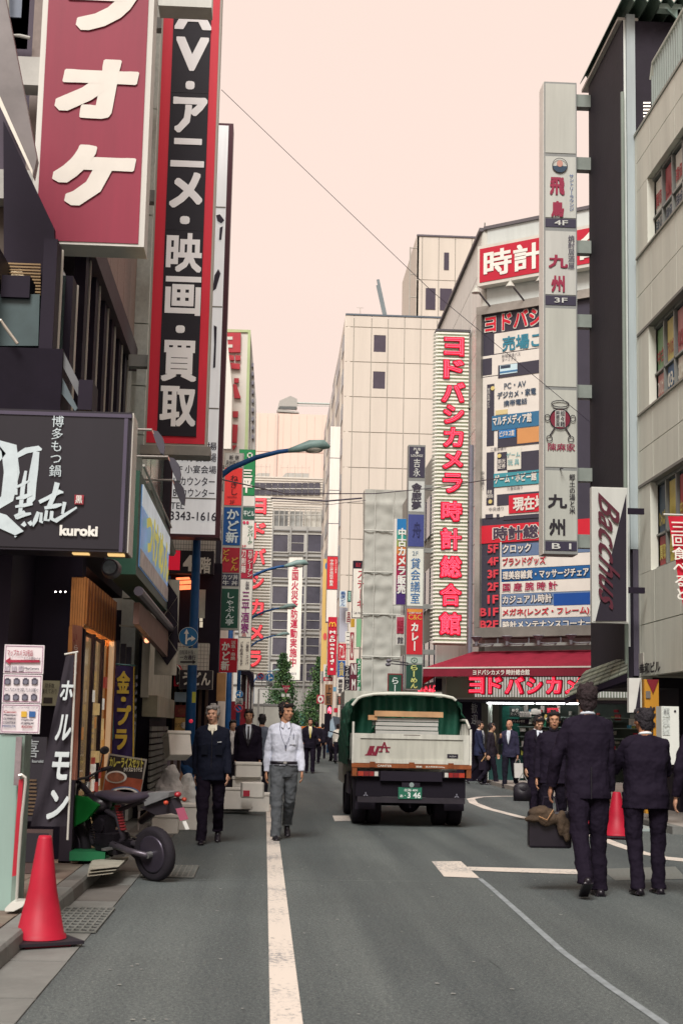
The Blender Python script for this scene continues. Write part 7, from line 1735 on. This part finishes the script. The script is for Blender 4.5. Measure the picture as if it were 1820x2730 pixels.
# white shirt man
t,T,U,wr,c,conv,patch,fz=person('man in white shirt and grey trousers walking on the white line',752,2240,1.74,style='shirt',top='#cfcdd8',trou='#5c6064',shirt='#dcdae2',headyaw=32,hair='#2e2529',skin='#cf9a7a',legs=((7,3),(-12,30)),arms=((-6,10,8),(6,9,14)),stance=.085,glasses=False,face=4)
m=MB(); m.loft([((0,.0,.965),.183,.138),((0,.0,1.0),.18,.136)],22); conv(m).go('belt',M('#2a2430',.4),t,True)
patch('belt_buckle',[(-.02,-.142,.97),(.02,-.142,.97),(.02,-.142,.998),(-.02,-.142,.998)],M('#b9b5ae',.3,metal=.7))
m=MB(); m.tube([(-.06,-.02,1.5),(-.075,-.1,1.42),(-.05,-.135,1.3),(-.0,-.142,1.19),(.05,-.135,1.3),(.075,-.1,1.42),(.06,-.02,1.5)],.003,5); m.box(-.008,.008,-.155,-.14,1.16,1.2); conv(m).go('lanyard',M('#3f4260',.6),t)
m=MB(); m.box(.095,.103,-.14,-.13,1.28,1.35); conv(m).go('pen',M('#3f4260',.5),t)
m=MB(); m.ext([(.05,-.136,1.32),(.13,-.122,1.32),(.13,-.126,1.21),(.05,-.138,1.21)],(0,.006,0)); conv(m).go('breast_pocket',M('#d3d1db',.7),t)
m=MB()
for z in (1.4,1.32,1.24,1.16,1.08,1.0): m.ell((0,fz(z)-.01,z),(.005,.004,.005),n=6,m=4)
conv(m).go('buttons',M('#c3c1c9',.5),t)
# older man
t,T,U,wr,c,conv,patch,fz=person('grey haired older man in a dark navy work jacket and black trousers',557,2251,1.68,style='jacket',top='#23273a',trou='#272031',shirt='#d9cdb8',headyaw=-14,grey=True,skin='#dbab90',legs=((9,5),(-12,26)),arms=((-12,6,6),(8,7,16)),stance=.09,fat=1.02)
patch('chest_label',[(.07,-.142,1.27),(.12,-.136,1.275),(.12,-.136,1.285),(.07,-.142,1.28)],M('#c9c6c4',.5),.012)
m=MB(); m.box(-.003,.003,-.152,-.14,.95,1.36); conv(m).go('zip_line',M('#1f1c28',.5),t)
for sx in (-1,1): 
    m=MB(); m.ext([(sx*.05,-.148,1.24),(sx*.13,-.135,1.24),(sx*.13,-.138,1.12),(sx*.05,-.15,1.12)],(0,.008,0)); conv(m).go('chest_pocket',M('#202434',.8,spec=.08),t)
# tall man from behind
t,T,U,wr,c,conv,patch,fz=person('tall dark suited man seen from behind carrying a coat and briefcase',1566,2388,1.86,face=180,top='#2b2436',trou='#272031',shirt='#c9cbd2',hair='#3a2a30',hs=1.1,legs=((0,2),(-16,18)),arms=((2,6,10),(6,20,14)),fat=.99,stance=.085,skin='#b8866c')
m=MB(); m.ext([(-.004,.145,.80),(.004,.145,.80),(.004,.145,1.06),(-.004,.145,1.06)],(0,.012,0)); conv(m).go('jacket_vent',M('#1d1926',.6),t)
hand=T(U(wr[1]+Vector((0,-.02,-.09))))
bg_=th('briefcase','black briefcase with a brown coat draped over it, held by the tall man','briefcase',(hand.x-.02,hand.y,0))
hz=hand.z
m=MB(); m.box(hand.x-.2,hand.x+.18,hand.y-.05,hand.y+.07,hz-.44,hz-.12); o=m.go('case_body',M('#2b2632',.4,.2,10),bg_)
bv=o.modifiers.new('bevel','BEVEL'); bv.width=.02; bv.segments=2
m=MB(); m.tube([(hand.x-.08,hand.y,hz-.12),(hand.x-.06,hand.y,hz+.0),(hand.x+.04,hand.y,hz+.0),(hand.x+.07,hand.y,hz-.12)],.009); m.go('case_handle',DK,bg_)
m=MB(); m.ell((hand.x-.09,hand.y-.03,hz-.13),(.12,.09,.055)); m.ell((hand.x-.17,hand.y-.07,hz-.19),(.08,.05,.025)); m.ell((hand.x-.04,hand.y-.09,hz-.18),(.1,.03,.07)); m.ell((hand.x+.08,hand.y-.085,hz-.22),(.05,.03,.12)); m.ell((hand.x+.13,hand.y-.08,hz-.28),(.04,.03,.11)); o=m.go('draped_coat',M('#4a3c2e',.85,.5,7,bump=.4),bg_,True); soften(o,.012,3,.03,.06)
m=MB(); m.tube([(hand.x-.13,hand.y-.125,hz-.16),(hand.x-.06,hand.y-.14,hz-.19),(hand.x+.0,hand.y-.125,hz-.1)],.005); m.go('leather_strap',M('#b98a5c',.5,.3,12),bg_)
# second man from behind
t,T,U,wr,c,conv,patch,fz=person('shorter dark haired man in a dark suit seen from behind with a white shirt collar',1722,2384,1.665,face=184,top='#2b2436',trou='#272031',shirt='#dfe0e6',hair='#35303a',legs=((2,2),(-5,10)),arms=((24,12,60),(26,18,75)),fat=1.14,stance=.12,headyaw=16,skin='#b8805f')
# right edge man
person('dark suited person mostly cut off by the right edge of the picture',1893,2402,1.76,face=178,top='#2d2638',trou='#272031',legs=((2,2),(-4,8)),arms=((0,16,22),(4,14,16)),fat=1.08)
# turtleneck glasses man
t,T,U,wr,c,conv,patch,fz=person('man with glasses in a black turtleneck coat facing the camera beside the tall suited man',1476,2252,1.70,top='#2d2638',trou='#241f2e',shirt=None,hair='#2a2329',skin='#d09c7c',legs=((5,4),(-6,14)),arms=((-2,10,10),(4,8,10)),glasses=True,headyaw=6,headpitch=-2,face=-12)
m=MB(); m.loft([((0,.01,1.47),.07,.065),((0,.008,1.535),.06,.056)],16); conv(m).go('turtleneck_collar',M('#272031',.8),t,True)
# tie man looking down
t,T,U,wr,c,conv,patch,fz=person('man looking down in a black suit, white shirt and tie with a black bag',1432,2188,1.72,top='#292234',trou='#272031',shirt='#d9d9e2',tie='#2d3048',headpitch=26,hair='#2d262c',legs=((7,5),(-8,16)),arms=((0,8,8),(0,8,10)),lod=0,face=8)
hd_=T(U(wr[0]+Vector((0,0,-.1))))
b_=th('shoulder_bag','black soft bag hanging from the hand of the man looking down','bag',(hd_.x,hd_.y,0)); m=MB(); m.ell((hd_.x-.05,hd_.y,hd_.z-.22),(.15,.08,.1)); m.box(hd_.x-.19,hd_.x+.08,hd_.y-.07,hd_.y+.07,hd_.z-.42,hd_.z-.2); o=m.go('bag_body',M('#2b2632',.5,.2,8,bump=.2),b_,True)
m=MB(); m.tube([(hd_.x-.12,hd_.y,hd_.z-.1),(hd_.x-.05,hd_.y,hd_.z+.02),(hd_.x+.02,hd_.y,hd_.z-.1)],.01); m.go('bag_handle',M('#8f8a86',.5),b_)
# bald man
t,T,U,wr,c,conv,patch,fz=person('bald man in a dark suit holding a white paper bag before the lit shop',1357,2102,1.73,top='#333246',trou='#2b2a3a',shirt='#d9d9e2',bald=True,skin='#d09c80',legs=((12,8),(-14,22)),arms=((30,12,95),(0,10,8)),lod=1,face=-22,headyaw=-10)
hd_=T(U(wr[1]+Vector((0,0,-.1))))
b_=th('paper_bag','white paper carrier bag in the bald man\'s hand','bag',(hd_.x,hd_.y,0)); m=MB(); m.ext([(hd_.x-.1,hd_.y-.05,hd_.z-.1),(hd_.x+.12,hd_.y-.05,hd_.z-.1),(hd_.x+.13,hd_.y-.05,hd_.z-.46),(hd_.x-.08,hd_.y-.05,hd_.z-.46)],(0,.1,0)); m.go('bag_body',M('#d3cdc6',.5,.1,6),b_)
m=MB(); m.tube([(hd_.x-.06,hd_.y,hd_.z-.1),(hd_.x-.04,hd_.y,hd_.z+.0),(hd_.x+.04,hd_.y,hd_.z+.0),(hd_.x+.06,hd_.y,hd_.z-.1)],.006); m.go('bag_handle',M('#c9c2ba',.5),b_)
person('man in a brown jacket in profile walking right behind the truck',1308,2094,1.66,top='#3a3440',trou='#2b2736',shirt='#b9a880',hair='#332b30',legs=((14,6),(-12,22)),lod=1,face=75,arms=((-10,6,10),(10,6,14)))
t,T,U,wr,c,conv,patch,fz=person('man in a navy jacket in profile with a tan handled bag, nearest the truck corner',1276,2092,1.72,top='#2c3048',trou='#2b2736',shirt='#d9d4d0',hair='#332b30',legs=((14,6),(-16,24)),lod=1,face=75,arms=((14,6,14),(-10,6,10)))
hd_=T(U(wr[0]+Vector((0,0,-.1)))); b_=th('hand_bag','dark bag with tan handles held by the man in the navy jacket','bag',(hd_.x,hd_.y,0)); m=MB(); m.box(hd_.x-.16,hd_.x+.16,hd_.y-.05,hd_.y+.05,hd_.z-.36,hd_.z-.12); m.go('bag_body',DK,b_); m=MB(); m.tube([(hd_.x-.1,hd_.y-.04,hd_.z-.14),(hd_.x,hd_.y-.04,hd_.z+.0),(hd_.x+.1,hd_.y-.04,hd_.z-.14)],.014); m.go('bag_handle',M('#d8a870',.5),b_)
# behind
person('dark suited man with white shirt and black tie between the two front walkers',655,2200,1.72,Y=25.5,top='#292234',trou='#272031',shirt='#d9d9e2',tie='#2d2a38',hair='#2d262c',skin='#d09c7c',lod=1,fat=1.08)
person('man in a grey blue jacket seen from behind near the white box truck',692,2160,1.68,Y=30,face=180,top='#5f6673',trou='#3a3644',hair='#2d262c',lod=1)
person('dark haired person in a white shirt half hidden behind the older man',613,2160,1.55,Y=30,top='#dcd3cd',style='shirt',shirt='#dcd3cd',trou='#3a3644',hair='#2d262c',lod=2,face=20)
t,T,U,wr,c,conv,patch,fz=person('person in blue jeans bending with a white foam box behind the older man',500,2190,1.6,Y=21.8,face=60,top='#2c3448',trou='#2f4f78',hair='#2d262c',style='sweater',lod=1,lean=38,arms=((55,10,20),(55,10,20)),legs=((20,30),(0,20)),headpitch=-20)
foam('white foam box carried tilted by the bending person',476,2000,.32,.24,.3,.4,-.35,z=.95,Y=20.6,grp='foam boxes piled by the left shops')
person('man with a yellow tie and cream shirt in an open black suit in mid street',824,2062,1.73,top='#25202f',trou='#272031',shirt='#e0d2b0',tie='#c9b860',hair='#33282b',skin='#c9967c',lod=1,legs=((-8,4),(12,8)),arms=((6,14,16),(18,16,60)),fat=1.06)
person('person in black walking away just behind the yellow tie man',842,2036,1.66,face=180,top='#322d3c',trou='#2c2736',hair='#2d262c',lod=2)
person('dark jacketed pedestrian right behind the yellow tie man',858,2024,1.62,face=170,top='#353040',trou='#2c2736',hair='#2d262c',lod=2)
person('young pedestrian in blue jeans and dark jacket in the far street',869,2012,1.6,top='#35303e',style='jacket',shirt='#d9cfc4',trou='#3f6f9c',hair='#2d262c',lod=2)
person('walker striding away at the left of the scooter',880,2030,1.68,face=200,top='#322d3c',trou='#2c2736',legs=((16,4),(-18,24)),hair='#2d262c',lod=2)
person('woman in a cream top and black skirt trousers walking away beside the truck',899,2036,1.6,face=180,top='#d9cdbf',style='sweater',trou='#2c2736',hair='#2d262c',lod=2)
person('pedestrian in a dark coat at the far left kerb of the street',684,1985,1.65,face=180,top='#3a3444',trou='#2c2736',lod=2,hair='#2d262c')
person('small distant pedestrian between the two front walkers',716,1990,1.65,face=0,top='#4a4450',trou='#2c2736',shirt='#d9d4d0',lod=2,hair='#2d262c')
